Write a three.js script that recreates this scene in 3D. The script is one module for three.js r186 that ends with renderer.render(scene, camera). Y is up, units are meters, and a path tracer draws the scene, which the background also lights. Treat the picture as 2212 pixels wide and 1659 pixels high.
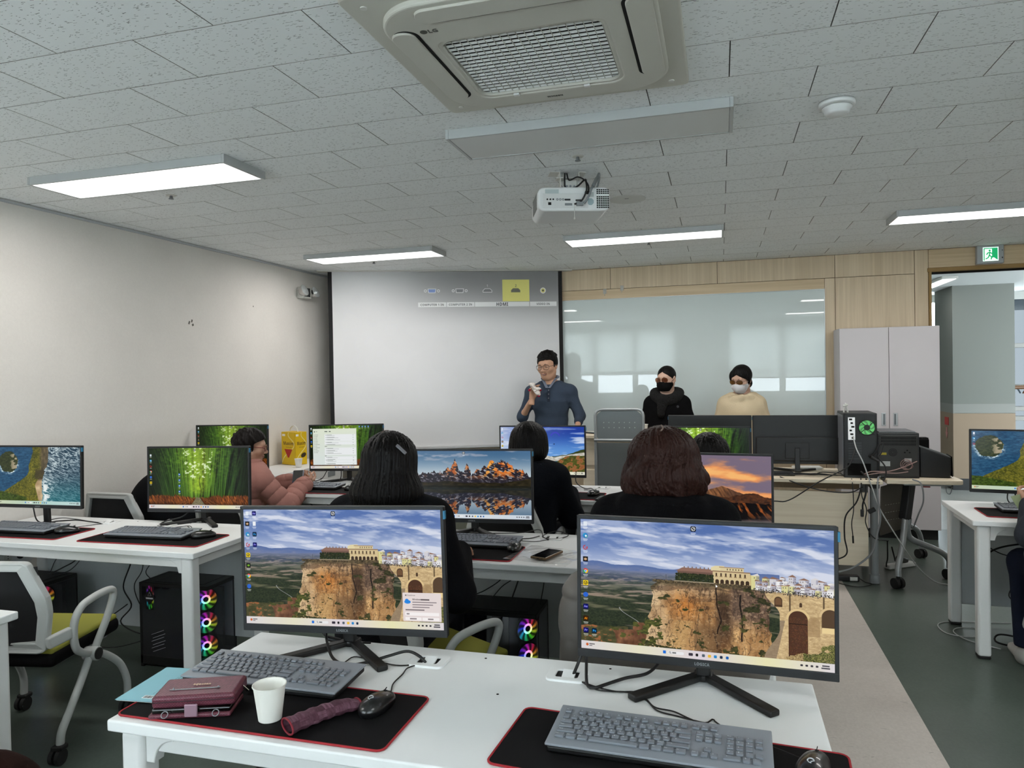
import * as THREE from 'three';
import { RoundedBoxGeometry } from 'three/addons/geometries/RoundedBoxGeometry.js';
import { mergeGeometries } from 'three/addons/utils/BufferGeometryUtils.js';
import { RectAreaLightUniformsLib } from 'three/addons/lights/RectAreaLightUniformsLib.js';
import { FontLoader } from 'three/addons/loaders/FontLoader.js';
import { TextGeometry } from 'three/addons/geometries/TextGeometry.js';

// ---------- camera, sky, exposure ----------
const scene = new THREE.Scene();
const camera = new THREE.PerspectiveCamera(56.0, 2212 / 1659, 0.05, 200);
camera.position.set(0, 1.52, 0);
camera.rotation.set(-0.01396, 0.28073, -0.01807, 'YXZ');
scene.background = new THREE.Color(0.80, 0.92, 1.0);      // even overcast daylight outside
scene.backgroundIntensity = 10.5;
const renderer = new THREE.WebGLRenderer({ antialias: true });
renderer.toneMapping = THREE.LinearToneMapping;
renderer.toneMappingExposure = 1.3;
renderer.shadowMap.enabled = true;
RectAreaLightUniformsLib.init();
const PANEL_RADIANCE = 11.5, PANEL_GLOW = 1.4;             // ceiling panels: light given, and what the eye sees of the diffuser

// ---------- helpers ----------
const H = 2.586, XL = -3.97, XR = 3.9, ZF = -7.4, ZB = 1.35;
let _seed = 12345;
const rnd = () => { _seed = (_seed + 0x6d2b79f5) | 0; let t = Math.imul(_seed ^ (_seed >>> 15), 1 | _seed); t = (t + Math.imul(t ^ (t >>> 7), 61 | t)) ^ t; return ((t ^ (t >>> 14)) >>> 0) / 4294967296; };
const rr = (a, b) => a + (b - a) * rnd();
const clamp = (x, a = 0, b = 1) => Math.min(b, Math.max(a, x));
const mix = (a, b, t) => a + (b - a) * t;
const sst = (a, b, x) => { const t = clamp((x - a) / (b - a)); return t * t * (3 - 2 * t); };
function hash2(x, y) { let h = Math.imul(x | 0, 374761393) + Math.imul(y | 0, 668265263); h = Math.imul(h ^ (h >>> 13), 1274126177); return ((h ^ (h >>> 16)) >>> 0) / 4294967296; }
function noise(x, y) { const xi = Math.floor(x), yi = Math.floor(y), fx = x - xi, fy = y - yi, u = fx * fx * (3 - 2 * fx), v = fy * fy * (3 - 2 * fy); return mix(mix(hash2(xi, yi), hash2(xi + 1, yi), u), mix(hash2(xi, yi + 1), hash2(xi + 1, yi + 1), u), v); }
function fbm(x, y, o = 4) { let s = 0, a = 0.5, t = 0; for (let i = 0; i < o; i++) { s += a * noise(x, y); t += a; a *= 0.5; x = x * 2.03 + 17.1; y = y * 2.03 + 9.7; } return s / t; }
const names = new Map();
function numbered(n) { const k = names.get(n) || 0; names.set(n, k + 1); return k ? n + '_' + String(k).padStart(3, '0') : n; }
function tag(o, label, category, group) { o.userData.label = label; o.userData.category = category; if (group) o.userData.group = group; return o; }
function thing(name, label, category, pos = [0, 0, 0], turn = 0, group) {
  const o = new THREE.Group(); o.name = numbered(name); scene.add(o); o.position.set(...pos); o.rotation.y = turn; return tag(o, label, category, group);
}
function part(name, geo, mat, parent, pos, rot) {
  const m = new THREE.Mesh(Array.isArray(geo) ? merge(geo) : geo, mat); m.name = name; m.castShadow = m.receiveShadow = true;
  if (pos) m.position.set(...pos); if (rot) m.rotation.set(...rot); parent.add(m); return m;
}
function solo(name, label, category, geo, mat, pos, rot, group) { const m = part(numbered(name), geo, mat, scene, pos, rot); return tag(m, label, category, group); }
const small = (m) => { m.userData.kind = 'stuff'; return m; };
function struct(name, geo, mat, pos, rot) { const m = part(name, geo, mat, scene, pos, rot); m.userData.kind = 'structure'; return m; }
function structGroup(name) { const g = new THREE.Group(); g.name = name; g.userData.kind = 'structure'; scene.add(g); return g; }
function copyOf(src, label, pos, turn, group) {
  const r = src.clone(); r.name = numbered(src.name.replace(/_\d\d\d$/, '')); r.userData = { ...src.userData }; scene.add(r); r.position.set(...pos); r.rotation.set(0, turn, 0);
  if (label) r.userData.label = label; if (group) r.userData.group = group; return r;
}
function merge(list) {
  const gs = list.map((g) => { g = g.index ? g.toNonIndexed() : g.clone(); for (const k of Object.keys(g.attributes)) if (!['position', 'normal', 'uv'].includes(k)) g.deleteAttribute(k); if (!g.attributes.uv) g.setAttribute('uv', new THREE.BufferAttribute(new Float32Array(g.attributes.position.count * 2), 2)); return g; });
  return mergeGeometries(gs);
}
const tf = (g, p = [0, 0, 0], r = [0, 0, 0], s) => { const m = new THREE.Matrix4().compose(new THREE.Vector3(...p), new THREE.Quaternion().setFromEuler(new THREE.Euler(...r)), new THREE.Vector3(...(s || [1, 1, 1]))); return g.clone().applyMatrix4(m); };
const box = (w, h, d, p, r) => { const g = new THREE.BoxGeometry(w, h, d); return p ? tf(g, p, r) : g; };
const rbox = (w, h, d, rad, p, r, seg = 2) => { const g = new RoundedBoxGeometry(w, h, d, seg, Math.min(rad, w / 2 - 1e-4, h / 2 - 1e-4, d / 2 - 1e-4)); return p ? tf(g, p, r) : g; };
const cyl = (r1, r2, h, p, r, n = 20) => { const g = new THREE.CylinderGeometry(r1, r2, h, n); return p ? tf(g, p, r) : g; };
const ball = (r, p, s, n = 16) => tf(new THREE.SphereGeometry(r, n, Math.ceil(n * 0.7)), p, [0, 0, 0], s);
const v3 = (a) => new THREE.Vector3(...a);
const tube = (pts, r, rs = 8, seg, closed = false, tens = 0.5) => new THREE.TubeGeometry(new THREE.CatmullRomCurve3(pts.map(v3), closed, 'catmullrom', tens), seg || Math.max(8, pts.length * 7), r, rs, closed);
const lathe = (pts, n = 32) => new THREE.LatheGeometry(pts.map((p) => new THREE.Vector2(...p)), n);
function rod(a, b, r, n = 12) { const A = v3(a), B = v3(b), d = B.clone().sub(A), g = new THREE.CylinderGeometry(r, r, d.length(), n); g.applyQuaternion(new THREE.Quaternion().setFromUnitVectors(new THREE.Vector3(0, 1, 0), d.clone().normalize())); const c = A.add(B).multiplyScalar(0.5); g.translate(c.x, c.y, c.z); return g; }
function bar(a, b, w, h, rad = 0.003) { const A = v3(a), B = v3(b), d = B.clone().sub(A), g = new RoundedBoxGeometry(w, h, d.length(), 2, rad); const m = new THREE.Matrix4().lookAt(B, A, new THREE.Vector3(0, 1, 0)); g.applyMatrix4(m); const c = A.add(B).multiplyScalar(0.5); g.translate(c.x, c.y, c.z); return g; }
function rrect(w, h, r, x = 0, y = 0) { const s = new THREE.Shape(), a = x - w / 2, b = y - h / 2; s.moveTo(a + r, b); s.lineTo(a + w - r, b); s.absarc(a + w - r, b + r, r, -Math.PI / 2, 0); s.lineTo(a + w, b + h - r); s.absarc(a + w - r, b + h - r, r, 0, Math.PI / 2); s.lineTo(a + r, b + h); s.absarc(a + r, b + h - r, r, Math.PI / 2, Math.PI); s.lineTo(a, b + r); s.absarc(a + r, b + r, r, Math.PI, 1.5 * Math.PI); return s; }
const extr = (shape, depth, bevel = 0, seg = 1, curve = 8) => new THREE.ExtrudeGeometry(shape, { depth, bevelEnabled: bevel > 0, bevelSize: bevel, bevelThickness: bevel, bevelOffset: -bevel, bevelSegments: seg, curveSegments: curve });
function planarUV(g, ax = 'x', ay = 'y', s = 1, ou = 0, ov = 0) { const p = g.attributes.position, i = { x: 0, y: 1, z: 2 }, uv = new Float32Array(p.count * 2); for (let k = 0; k < p.count; k++) { uv[k * 2] = p.getComponent(k, i[ax]) * s + ou; uv[k * 2 + 1] = p.getComponent(k, i[ay]) * s + ov; } g.setAttribute('uv', new THREE.BufferAttribute(uv, 2)); return g; }
function boxUV(g, s = 1, ou = 0, ov = 0) { const p = g.attributes.position, n = g.attributes.normal, uv = new Float32Array(p.count * 2); for (let k = 0; k < p.count; k++) { const ax = Math.abs(n.getX(k)), ay = Math.abs(n.getY(k)), az = Math.abs(n.getZ(k)); let a, b; if (ay >= ax && ay >= az) { a = p.getX(k); b = p.getZ(k); } else if (ax >= az) { a = p.getZ(k); b = p.getY(k); } else { a = p.getX(k); b = p.getY(k); } uv[k * 2] = a * s + ou; uv[k * 2 + 1] = b * s + ov; } g.setAttribute('uv', new THREE.BufferAttribute(uv, 2)); return g; }

// signed-distance modelling: fields, smooth union, surface nets
const fCone = (a, b, ra, rb) => { const [ax, ay, az] = a, dx = b[0] - ax, dy = b[1] - ay, dz = b[2] - az, L = dx * dx + dy * dy + dz * dz || 1e-9, dr = rb - ra; return (x, y, z) => { const px = x - ax, py = y - ay, pz = z - az, t = clamp((px * dx + py * dy + pz * dz) / L), qx = px - dx * t, qy = py - dy * t, qz = pz - dz * t; return Math.sqrt(qx * qx + qy * qy + qz * qz) - ra - dr * t; }; };
const fEll = (c, r) => (x, y, z) => { const a = (x - c[0]) / r[0], b = (y - c[1]) / r[1], d = (z - c[2]) / r[2], k0 = Math.sqrt(a * a + b * b + d * d), k1 = Math.sqrt((a / r[0]) ** 2 + (b / r[1]) ** 2 + (d / r[2]) ** 2); return k1 < 1e-9 ? -Math.min(...r) : k0 * (k0 - 1) / k1; };
const smin = (a, b, k) => { const h = Math.max(k - Math.abs(a - b), 0) / k; return Math.min(a, b) - h * h * k * 0.25; };
const smax = (a, b, k) => -smin(-a, -b, k);
const fU = (k, ...f) => (x, y, z) => { let d = f[0](x, y, z); for (let i = 1; i < f.length; i++) d = smin(d, f[i](x, y, z), k); return d; };
function nets(f, lo, hi, c) {
  const n = [0, 1, 2].map((i) => Math.ceil((hi[i] - lo[i]) / c) + 2), [nx, ny, nz] = n, F = new Float32Array(nx * ny * nz), at = (i, j, k) => i + nx * (j + ny * k);
  for (let k = 0; k < nz; k++) for (let j = 0; j < ny; j++) for (let i = 0; i < nx; i++) F[at(i, j, k)] = f(lo[0] + (i - 0.5) * c, lo[1] + (j - 0.5) * c, lo[2] + (k - 0.5) * c);
  const id = new Int32Array(nx * ny * nz).fill(-1), P = [], I = [];
  for (let k = 0; k < nz - 1; k++) for (let j = 0; j < ny - 1; j++) for (let i = 0; i < nx - 1; i++) {
    let m = 0, s = [0, 0, 0], e = 0; const g = [];
    for (let q = 0; q < 8; q++) { const d = F[at(i + (q & 1), j + ((q >> 1) & 1), k + (q >> 2))]; g.push(d); if (d < 0) m |= 1 << q; }
    if (!m || m === 255) continue;
    for (let a = 0; a < 8; a++) for (let b = 1; b < 8; b <<= 1) { if (a & b) continue; const o = a | b; if ((g[a] < 0) === (g[o] < 0)) continue; const t = g[a] / (g[a] - g[o]); s[0] += (a & 1) + (b === 1 ? t : 0); s[1] += ((a >> 1) & 1) + (b === 2 ? t : 0); s[2] += (a >> 2) + (b === 4 ? t : 0); e++; }
    id[at(i, j, k)] = P.length / 3; P.push(lo[0] + (i - 0.5 + s[0] / e) * c, lo[1] + (j - 0.5 + s[1] / e) * c, lo[2] + (k - 0.5 + s[2] / e) * c);
  }
  const quad = (a, b, d, e, flip) => { if (a < 0 || b < 0 || d < 0 || e < 0) return; if (flip) I.push(a, d, b, a, e, d); else I.push(a, b, d, a, d, e); };
  for (let k = 1; k < nz - 1; k++) for (let j = 1; j < ny - 1; j++) for (let i = 1; i < nx - 1; i++) {
    const d = F[at(i, j, k)] < 0;
    if (d !== F[at(i + 1, j, k)] < 0) quad(id[at(i, j - 1, k - 1)], id[at(i, j, k - 1)], id[at(i, j, k)], id[at(i, j - 1, k)], !d);
    if (d !== F[at(i, j + 1, k)] < 0) quad(id[at(i - 1, j, k - 1)], id[at(i - 1, j, k)], id[at(i, j, k)], id[at(i, j, k - 1)], !d);
    if (d !== F[at(i, j, k + 1)] < 0) quad(id[at(i - 1, j - 1, k)], id[at(i, j - 1, k)], id[at(i, j, k)], id[at(i - 1, j, k)], !d);
  }
  const geo = new THREE.BufferGeometry(); geo.setAttribute('position', new THREE.Float32BufferAttribute(P, 3)); geo.setIndex(I);
  const N = new Float32Array(P.length), h = c * 0.5;
  for (let q = 0; q < P.length; q += 3) { const x = P[q], y = P[q + 1], z = P[q + 2]; let a = f(x + h, y, z) - f(x - h, y, z), b = f(x, y + h, z) - f(x, y - h, z), d = f(x, y, z + h) - f(x, y, z - h); const l = Math.hypot(a, b, d) || 1; N[q] = a / l; N[q + 1] = b / l; N[q + 2] = d / l; }
  geo.setAttribute('normal', new THREE.BufferAttribute(N, 3)); return boxUV(geo);
}

// textures
function canvasTex(w, h, draw, opt = {}) { const c = document.createElement('canvas'); c.width = w; c.height = h; draw(c.getContext('2d'), w, h); const t = new THREE.CanvasTexture(c); t.colorSpace = opt.linear ? THREE.NoColorSpace : THREE.SRGBColorSpace; if (opt.repeat) { t.wrapS = t.wrapT = opt.mirror ? THREE.MirroredRepeatWrapping : THREE.RepeatWrapping; t.repeat.set(...opt.repeat); } return t; }
function paint(ctx, w, h, fn) { const im = ctx.createImageData(w, h), d = im.data; for (let y = 0; y < h; y++) for (let x = 0; x < w; x++) { const c = fn((x + 0.5) / w, (y + 0.5) / h), i = (y * w + x) * 4; d[i] = c[0]; d[i + 1] = c[1]; d[i + 2] = c[2]; d[i + 3] = 255; } ctx.putImageData(im, 0, 0); }
const lerp3 = (a, b, t) => [a[0] + (b[0] - a[0]) * t, a[1] + (b[1] - a[1]) * t, a[2] + (b[2] - a[2]) * t];
const std = (color, roughness = 0.6, extra = {}) => new THREE.MeshStandardMaterial({ color, roughness, ...extra });
const phys = (color, roughness = 0.6, extra = {}) => new THREE.MeshPhysicalMaterial({ color, roughness, ...extra });
// ---------- surfaces ----------
const fissureTex = canvasTex(1024, 1024, (c, w, h) => {
  c.fillStyle = '#ffffff'; c.fillRect(0, 0, w, h);
  for (let i = 0; i < 1050; i++) {
    let x = rnd() * w, y = rnd() * h; const n = 1 + Math.floor(rnd() * rnd() * 4.5), g = Math.floor(rr(95, 170));
    for (const ox of [0, w, -w]) { let X = x + ox, Y = y; c.strokeStyle = `rgb(${g},${g},${g})`; c.lineWidth = rr(1.1, 2.8); c.lineCap = 'round'; c.beginPath(); c.moveTo(X, Y); const k = i * 7.3; for (let s = 0; s < n; s++) { X += 3 + 5 * hash2(i, s); Y += (hash2(s, i + 99) - 0.5) * 4.5; c.lineTo(X, Y); } c.lineTo(X + 1, Y); c.stroke(); }
  }
}, { repeat: [1 / 0.62, 1 / 0.62] });
const fissureBump = fissureTex.clone(); fissureBump.colorSpace = THREE.NoColorSpace;
const M = {};
M.tile = std(new THREE.Color(0.90, 0.925, 0.925), 0.92, { map: fissureTex, bumpMap: fissureBump, bumpScale: 0.0012 });
M.slab = std(0x6a6b69, 0.95); M.tileEdge = std(0x9a9a95, 0.95);
const wallTex = canvasTex(1024, 1024, (c, w, h) => paint(c, w, h, (u, v) => { const n = fbm(u * 9, v * 9, 4) * 0.6 + fbm(u * 260, v * 260, 2) * 0.4; const g = 236 + (n - 0.5) * 13; return [g, g - 1, g - 3]; }), { repeat: [0.4, 0.4], mirror: true });
const paperBump = canvasTex(512, 512, (c, w, h) => paint(c, w, h, (u, v) => { const n = 255 * fbm(u * 150, v * 150, 3); return [n, n, n]; }), { linear: true, repeat: [2, 2] });
M.wall = std(new THREE.Color(0.86, 0.83, 0.79), 0.85, { map: wallTex, bumpMap: paperBump, bumpScale: 0.0006 });
const woodTex = (a, b, seed, horiz) => canvasTex(1024, 1024, (c, w, h) => paint(c, w, h, (u, v) => { if (horiz) [u, v] = [v, u]; const n = fbm(u * 70 + seed, v * 2.2, 4) * 0.55 + fbm(u * 300 + seed, v * 5, 2) * 0.25 + fbm(u * 8 + seed, v * 1.2, 3) * 0.3; return lerp3(a, b, clamp(n * 1.1 - 0.05)); }), { repeat: [0.8, 0.8], mirror: true });
M.oak = std(0xffffff, 0.5, { map: woodTex([196, 174, 142], [234, 215, 186], 3) });
M.oakH = std(0xffffff, 0.5, { map: woodTex([192, 166, 128], [230, 208, 174], 31, true) });
M.oakDark = std(0x6d5a42, 0.7);
M.maple = std(0xffffff, 0.45, { map: woodTex([212, 195, 168], [240, 228, 206], 57, true) });
const floorTex = (a, b, seed) => canvasTex(1024, 1024, (c, w, h) => { paint(c, w, h, (u, v) => { const n = fbm(u * 6 + seed, v * 6, 4) * 0.5 + fbm(u * 180 + seed, v * 140, 3) * 0.5; return lerp3(a, b, n); }); for (let i = 0; i < 90; i++) { const x = rnd() * w, y = rnd() * h, L = rr(4, 22), t = rr(-0.6, 0.6); c.strokeStyle = `rgba(30,32,30,${rr(0.1, 0.45)})`; c.lineWidth = rr(0.7, 2.2); c.beginPath(); c.moveTo(x, y); c.lineTo(x + L * Math.cos(t), y + L * Math.sin(t)); c.stroke(); } }, { repeat: [0.7, 0.7], mirror: true });
M.floor = std(0xffffff, 0.34, { map: floorTex([66, 76, 69], [90, 101, 93], 3) });
M.stripe = std(0xffffff, 0.42, { map: floorTex([168, 160, 152], [200, 192, 184], 40) });
M.hall = std(0xffffff, 0.3, { map: floorTex([120, 122, 118], [168, 170, 166], 77) });
M.white = std(0xdcdcda, 0.42); M.whiteGloss = phys(0xe6e7e6, 0.42, { specularIntensity: 0.8 });
M.plasticW = std(0xd4d3cc, 0.45); M.plasticAC = std(0xc9c7bd, 0.5);
M.black = std(0x0b0c0d, 0.45); M.blackMatte = phys(0x0a0a0b, 0.8, { specularIntensity: 0.3 }); M.blackGloss = phys(0x08080a, 0.12, { clearcoat: 1 });
M.darkGrey = std(0x1b1d20, 0.5); M.steel = std(0x8f9397, 0.4, { metalness: 0.7 }); M.chrome = std(0xd8d8d8, 0.18, { metalness: 1 });
M.alu = std(0xbfc3c6, 0.38, { metalness: 0.5 }); M.greyPaint = std(0x83888a, 0.5); M.greyTube = std(0x9fa3a5, 0.35, { metalness: 0.4 });
M.dark = std(0x050505, 0.9); M.rubber = std(0x18191a, 0.7);

// floor with its lighter walkway sheet
{
  const f = struct('floor', planarUV(box(XR - XL + 0.4, 0.12, ZB - ZF + 0.3, [(XL + XR) / 2, -0.06, (ZB + ZF) / 2]), 'x', 'z'), M.floor);
  part('walkway_sheet', planarUV(rbox(0.62, 0.004, ZB - ZF - 0.7, 0.0015, [0.505, 0.001, (ZB + ZF) / 2 + 0.35]), 'x', 'z'), M.stripe, f);
}
// ceiling: slab, staggered fissured tiles
{
  const ceil = structGroup('ceiling');
  part('slab', box(XR - XL + 0.4, 0.1, ZB - ZF + 0.3, [(XL + XR) / 2, H + 0.075, (ZB + ZF) / 2]), M.slab, ceil);
  const TH = 0.014, full = [0, 1, 2, 3, 4, 5].map((i) => boxUV(rbox(0.5966, TH, 0.2962, 0.0008, undefined, undefined, 1), 1, i * 0.37, i * 0.23));
  const rest = [];
  for (let j = -13; j < 17; j++) {
    let za = -2.463 - 0.3 * j, zb = za - 0.3; if (za > ZB) za = ZB; if (zb < ZF) zb = ZF; if (za - zb < 0.02) continue;
    const off = j % 2 === 0 ? 0.0462 : 0.3462;
    for (let k = -8; k < 8; k++) {
      let a = off + 0.6 * k, b = a + 0.6; if (a < XL) a = XL; if (b > XR) b = XR; if (b - a < 0.02) continue;
      const whole = b - a > 0.599 && za - zb > 0.299, c = [(a + b) / 2, H + TH / 2 + 0.0006 * (hash2(j, k) - 0.5), (za + zb) / 2];
      const px = (a + b) / 2, pz = (za + zb) / 2, lim = pz * 1.0, inView = za < -1.35 && px > 1.12 * pz * 1.0 - 0.9 && px < -pz * 0.55 + 0.75;
      const g = whole ? full[Math.floor(hash2(j * 3 + 1, k) * 6)] : boxUV(rbox(b - a - 0.0034, TH, za - zb - 0.0038, 0.0008, undefined, undefined, 1), 1, k * 0.31, j * 0.17);
      if (inView) part('ceiling_tile', g, [M.tileEdge, M.tileEdge, M.tile, M.tile, M.tileEdge, M.tileEdge], ceil, c); else rest.push(tf(g, c));
    }
  }
  const r = part('ceiling_tiles_beyond_view', rest, M.tile, ceil); r.userData.kind = 'stuff';
}
// walls
{
  const wl = struct('wall_left', planarUV(box(0.15, H + 0.12, ZB - ZF + 0.3, [XL - 0.075, H / 2 + 0.06, (ZB + ZF) / 2]), 'z', 'y'), M.wall);
  part('cornice_strip', box(0.012, 0.014, ZB - ZF, [XL + 0.006, H - 0.012, (ZB + ZF) / 2]), M.alu, wl);
  for (const [y, z] of [[1.98, -4.75], [1.965, -4.72], [1.95, -4.76]]) part('scuff', rbox(0.0012, rr(0.012, 0.03), rr(0.01, 0.02), 0.0004, [XL + 0.0006, y, z], [rr(-0.6, 0.6), 0, 0]), std(0x66615c, 0.9), wl);
  part('scuff', rbox(0.0012, 0.012, 0.01, 0.0004, [XL + 0.0006, 2.16, -5.53]), std(0x77726c, 0.9), wl);
  struct('baseboard_left', box(0.012, 0.09, ZB - ZF, [XL + 0.006, 0.045, (ZB + ZF) / 2]), std(0x4a4d4b, 0.6));
  struct('wall_right', planarUV(box(0.15, H + 0.12, ZB - ZF + 0.3, [XR + 0.075, H / 2 + 0.06, (ZB + ZF) / 2]), 'z', 'y'), M.wall);
  // back wall (behind the viewer) with two banks of windows over a parapet
  const B = structGroup('wall_back'), BW = (x0, x1, y0, y1) => part('wall_section', planarUV(box(x1 - x0, y1 - y0, 0.2, [(x0 + x1) / 2, (y0 + y1) / 2, ZB + 0.1]), 'x', 'y'), M.wall, B);
  BW(XL, XR, 0, 1.0); BW(XL, XR, 2.42, H + 0.12); BW(XL, -3.6, 1.0, 2.42); BW(-0.92, 0.17, 1.0, 2.42); BW(3.45, XR, 1.0, 2.42);
  const banks = [[-3.6, -0.92], [0.17, 3.45]]; let wi = 0;
  banks.forEach(([x0, x1], bi) => {
    const n = 3, w = (x1 - x0) / n;
    for (let i = 0; i < n; i++) {
      const W = structGroup('window_' + (++wi)), cx = x0 + w * (i + 0.5), fr = [];
      for (const s of [-1, 1]) fr.push(rbox(0.06, 1.42, 0.09, 0.006, [cx + s * (w / 2 - 0.03), 1.71, ZB + 0.09]));
      for (const y of [1.03, 1.48, 2.39]) fr.push(rbox(w, 0.06, 0.085, 0.006, [cx, y, ZB + 0.09]));
      part('window_frame', fr, M.white, W);
      part('window_pane', box(w - 0.1, 0.42, 0.006, [cx, 1.255, ZB + 0.1]), phys(0xffffff, 0, { transmission: 1, ior: 1.45 }), W);
      part('window_pane', box(w - 0.1, 0.86, 0.006, [cx, 1.935, ZB + 0.1]), phys(0xffffff, 0, { transmission: 1, ior: 1.45 }), W);
      const by = bi ? 1.36 : 1.52;
      const bl = thing('roller_blind', `pale roller blind in the ${['first', 'second', 'third'][i]} window of the ${bi ? 'corridor-side' : 'wall-side'} bank behind the viewer`, 'blind', [cx, 0, ZB - 0.03]);
      part('blind_fabric', box(w - 0.07, 2.44 - by, 0.0015, [0, (2.44 + by) / 2, 0]), phys(0xf0f2f0, 0.95, { transmission: 0.7 }), bl);
      part('bottom_rail', rbox(w - 0.07, 0.03, 0.014, 0.005, [0, by - 0.012, 0]), M.plasticW, bl);
      part('roller_tube', cyl(0.025, 0.025, w - 0.06, [0, 2.455, 0], [0, 0, Math.PI / 2]), M.plasticW, bl);
    }
    struct('trim_' + (bi + 1), rbox(x1 - x0 + 0.1, 0.03, 0.2, 0.006, [(x0 + x1) / 2, 1.0, ZB + 0.0]), M.white);
  });
  // front wall: solid core, oak panels with grooves, doorway on the right
  const F = structGroup('wall_front');
  part('wall_core', box(1.838 - XL + 0.2, H + 0.12, 0.14, [(1.838 + XL) / 2 - 0.1, H / 2 + 0.06, ZF - 0.085]), M.oakDark, F);
  part('wall_core', box(XR - 1.838, H + 0.12 - 2.40, 0.14, [(XR + 1.838) / 2, (H + 0.12 + 2.40) / 2, ZF - 0.085]), M.oakDark, F);
  part('wall_core', box(XR - 3.0, 2.41, 0.14, [(XR + 3.0) / 2, 1.205, ZF - 0.085]), M.oakDark, F);
  let uo = 0;
  const panel = (x0, x1, y0, y1, m = M.oak, dz = 0) => { const g = 0.004; return part('wall_panel', boxUV(rbox(x1 - x0 - g, y1 - y0 - g, 0.016, 0.002, undefined, undefined, 1), 1, uo += 0.37, uo * 1.7), m, F, [(x0 + x1) / 2, (y0 + y1) / 2, ZF - 0.008 + dz]); };
  panel(XL, -3.2, 2.371, H); panel(-3.2, -2.13, 2.371, H); panel(-2.13, -1.067, 2.371, H); panel(-1.067, -0.014, 2.371, H); panel(-0.014, 1.052, 2.371, H); panel(1.052, 1.724, 2.371, H);
  panel(XL, 0.96, 2.27, 2.371, M.oakH); panel(0.96, 1.052, 0, 2.371); panel(1.052, 1.724, 0, 2.371); panel(1.724, 1.838, 0, H); panel(XL, 0.96, 0, 0.86, M.oak);
  panel(1.838, XR, 2.415, H, M.oakH); panel(3.0, XR, 0, 2.415);
  const trim = std(0x9a7a45, 0.5);
  struct('trim_3', [rbox(1.2, 0.035, 0.17, 0.004, [2.43, 2.398, ZF - 0.07]), rbox(0.022, 2.4, 0.17, 0.004, [1.85, 1.2, ZF - 0.07]), rbox(0.022, 2.4, 0.17, 0.004, [2.99, 1.2, ZF - 0.07])], trim);
  struct('trim_4', box(1.12, 0.018, 0.04, [2.42, 2.373, ZF - 0.06]), M.dark);
  // glass board
  const gb = thing('glass_whiteboard', 'large pale green glass writing board mirroring the windows, set in the oak wall', 'whiteboard', [-1.5, 1.56, ZF + 0.002]);
  part('glass_panel', rbox(4.91, 1.412, 0.012, 0.002), phys(new THREE.Color(0.70, 0.78, 0.77), 0.012, { ior: 1.5 }), gb);
  part('frame_edge', [box(0.006, 1.42, 0.016, [2.458, 0, 0]), box(4.92, 0.005, 0.016, [0, 0.709, 0]), box(4.92, 0.005, 0.016, [0, -0.709, 0])], M.alu, gb);
}
// corridor beyond the doorway
{
  struct('floor_corridor', planarUV(box(5.4, 0.1, 4.1, [3.4, -0.052, -9.55]), 'x', 'z'), M.hall);
  struct('ceiling_corridor', box(5.4, 0.1, 4.1, [3.4, 2.55, -9.55]), std(0xc8cac8, 0.9));
  const up = std(0x6b6d66, 0.8), low = std(0x85735f, 0.8), band = std(0x7d7d77, 0.8);
  const pl = structGroup('pillar_corridor');
  part('upper_paint', box(0.66, 1.45, 0.75, [3.07, 1.775, -10.375]), up, pl); part('band', box(0.662, 0.115, 0.752, [3.07, 0.995, -10.375]), band, pl); part('lower_paint', box(0.662, 0.86, 0.752, [3.07, 0.51, -10.375]), low, pl);
  part('baseboard', box(0.68, 0.14, 0.77, [3.07, 0.07, -10.375]), M.black, pl);
  const w = structGroup('wall_corridor');
  const wm = std(0xb2b3ae, 0.8);
  part('parapet', box(5.4, 0.55, 0.12, [3.4, 0.275, -11.25]), low, w); part('end_wall', box(0.12, 2.6, 4.1, [1.2, 1.3, -9.55]), wm, w); part('end_wall', box(0.12, 2.6, 4.1, [6.1, 1.3, -9.55]), wm, w); part('lintel', box(5.4, 0.12, 0.12, [3.4, 2.46, -11.25]), wm, w);
  const wn = structGroup('window_7'), fr = [];
  for (const x of [2.25, 2.72, 3.72, 4.5, 5.3]) fr.push(rbox(0.06, 1.95, 0.08, 0.005, [x, 1.475, -11.24]));
  for (const y of [0.8, 0.93, 1.24, 1.78]) fr.push(rbox(5.3, y === 1.24 ? 0.03 : 0.06, 0.08, 0.005, [3.4, y, -11.24]));
  part('window_frame', fr, std(0x8c8a84, 0.5), wn);
  for (const [x0, x1] of [[1.3, 2.25], [2.25, 2.72], [3.72, 4.5], [4.5, 5.3]]) part('window_pane', box(x1 - x0 - 0.04, 1.9, 0.006, [(x0 + x1) / 2, 1.475, -11.25]), phys(new THREE.Color(0.080, 0.090, 0.096), 0, { transmission: 1, ior: 1.45 }), wn);
  solo('corridor_handrail', 'brown wooden handrail in front of the corridor window beyond the doorway', 'handrail', [rod([2.3, 1.22, -11.1], [5.9, 1.22, -11.1], 0.025), ...[2.6, 3.9, 5.2].map((x) => rod([x, 1.2, -11.1], [x, 1.14, -11.2], 0.01))], std(0x6b4a30, 0.5));
  const sg = thing('wall_sign', 'small red and white arrow sign on the corridor pillar side, behind the cabinet', 'sign', [2.735, 0.83, -10.25], -Math.PI / 2);
  part('sign_plate', rbox(0.16, 0.1, 0.004, 0.002), std(0xa8322c, 0.6), sg); part('arrow', extr(new THREE.Shape([[-0.02, 0.06], [0.02, 0.06], [0.02, 0], [0.05, 0], [0, -0.08], [-0.05, 0], [-0.02, 0]].map((p) => new THREE.Vector2(...p))), 0.003), std(0xc07f78, 0.6), sg, [0, -0.14, 0]);
}

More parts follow.
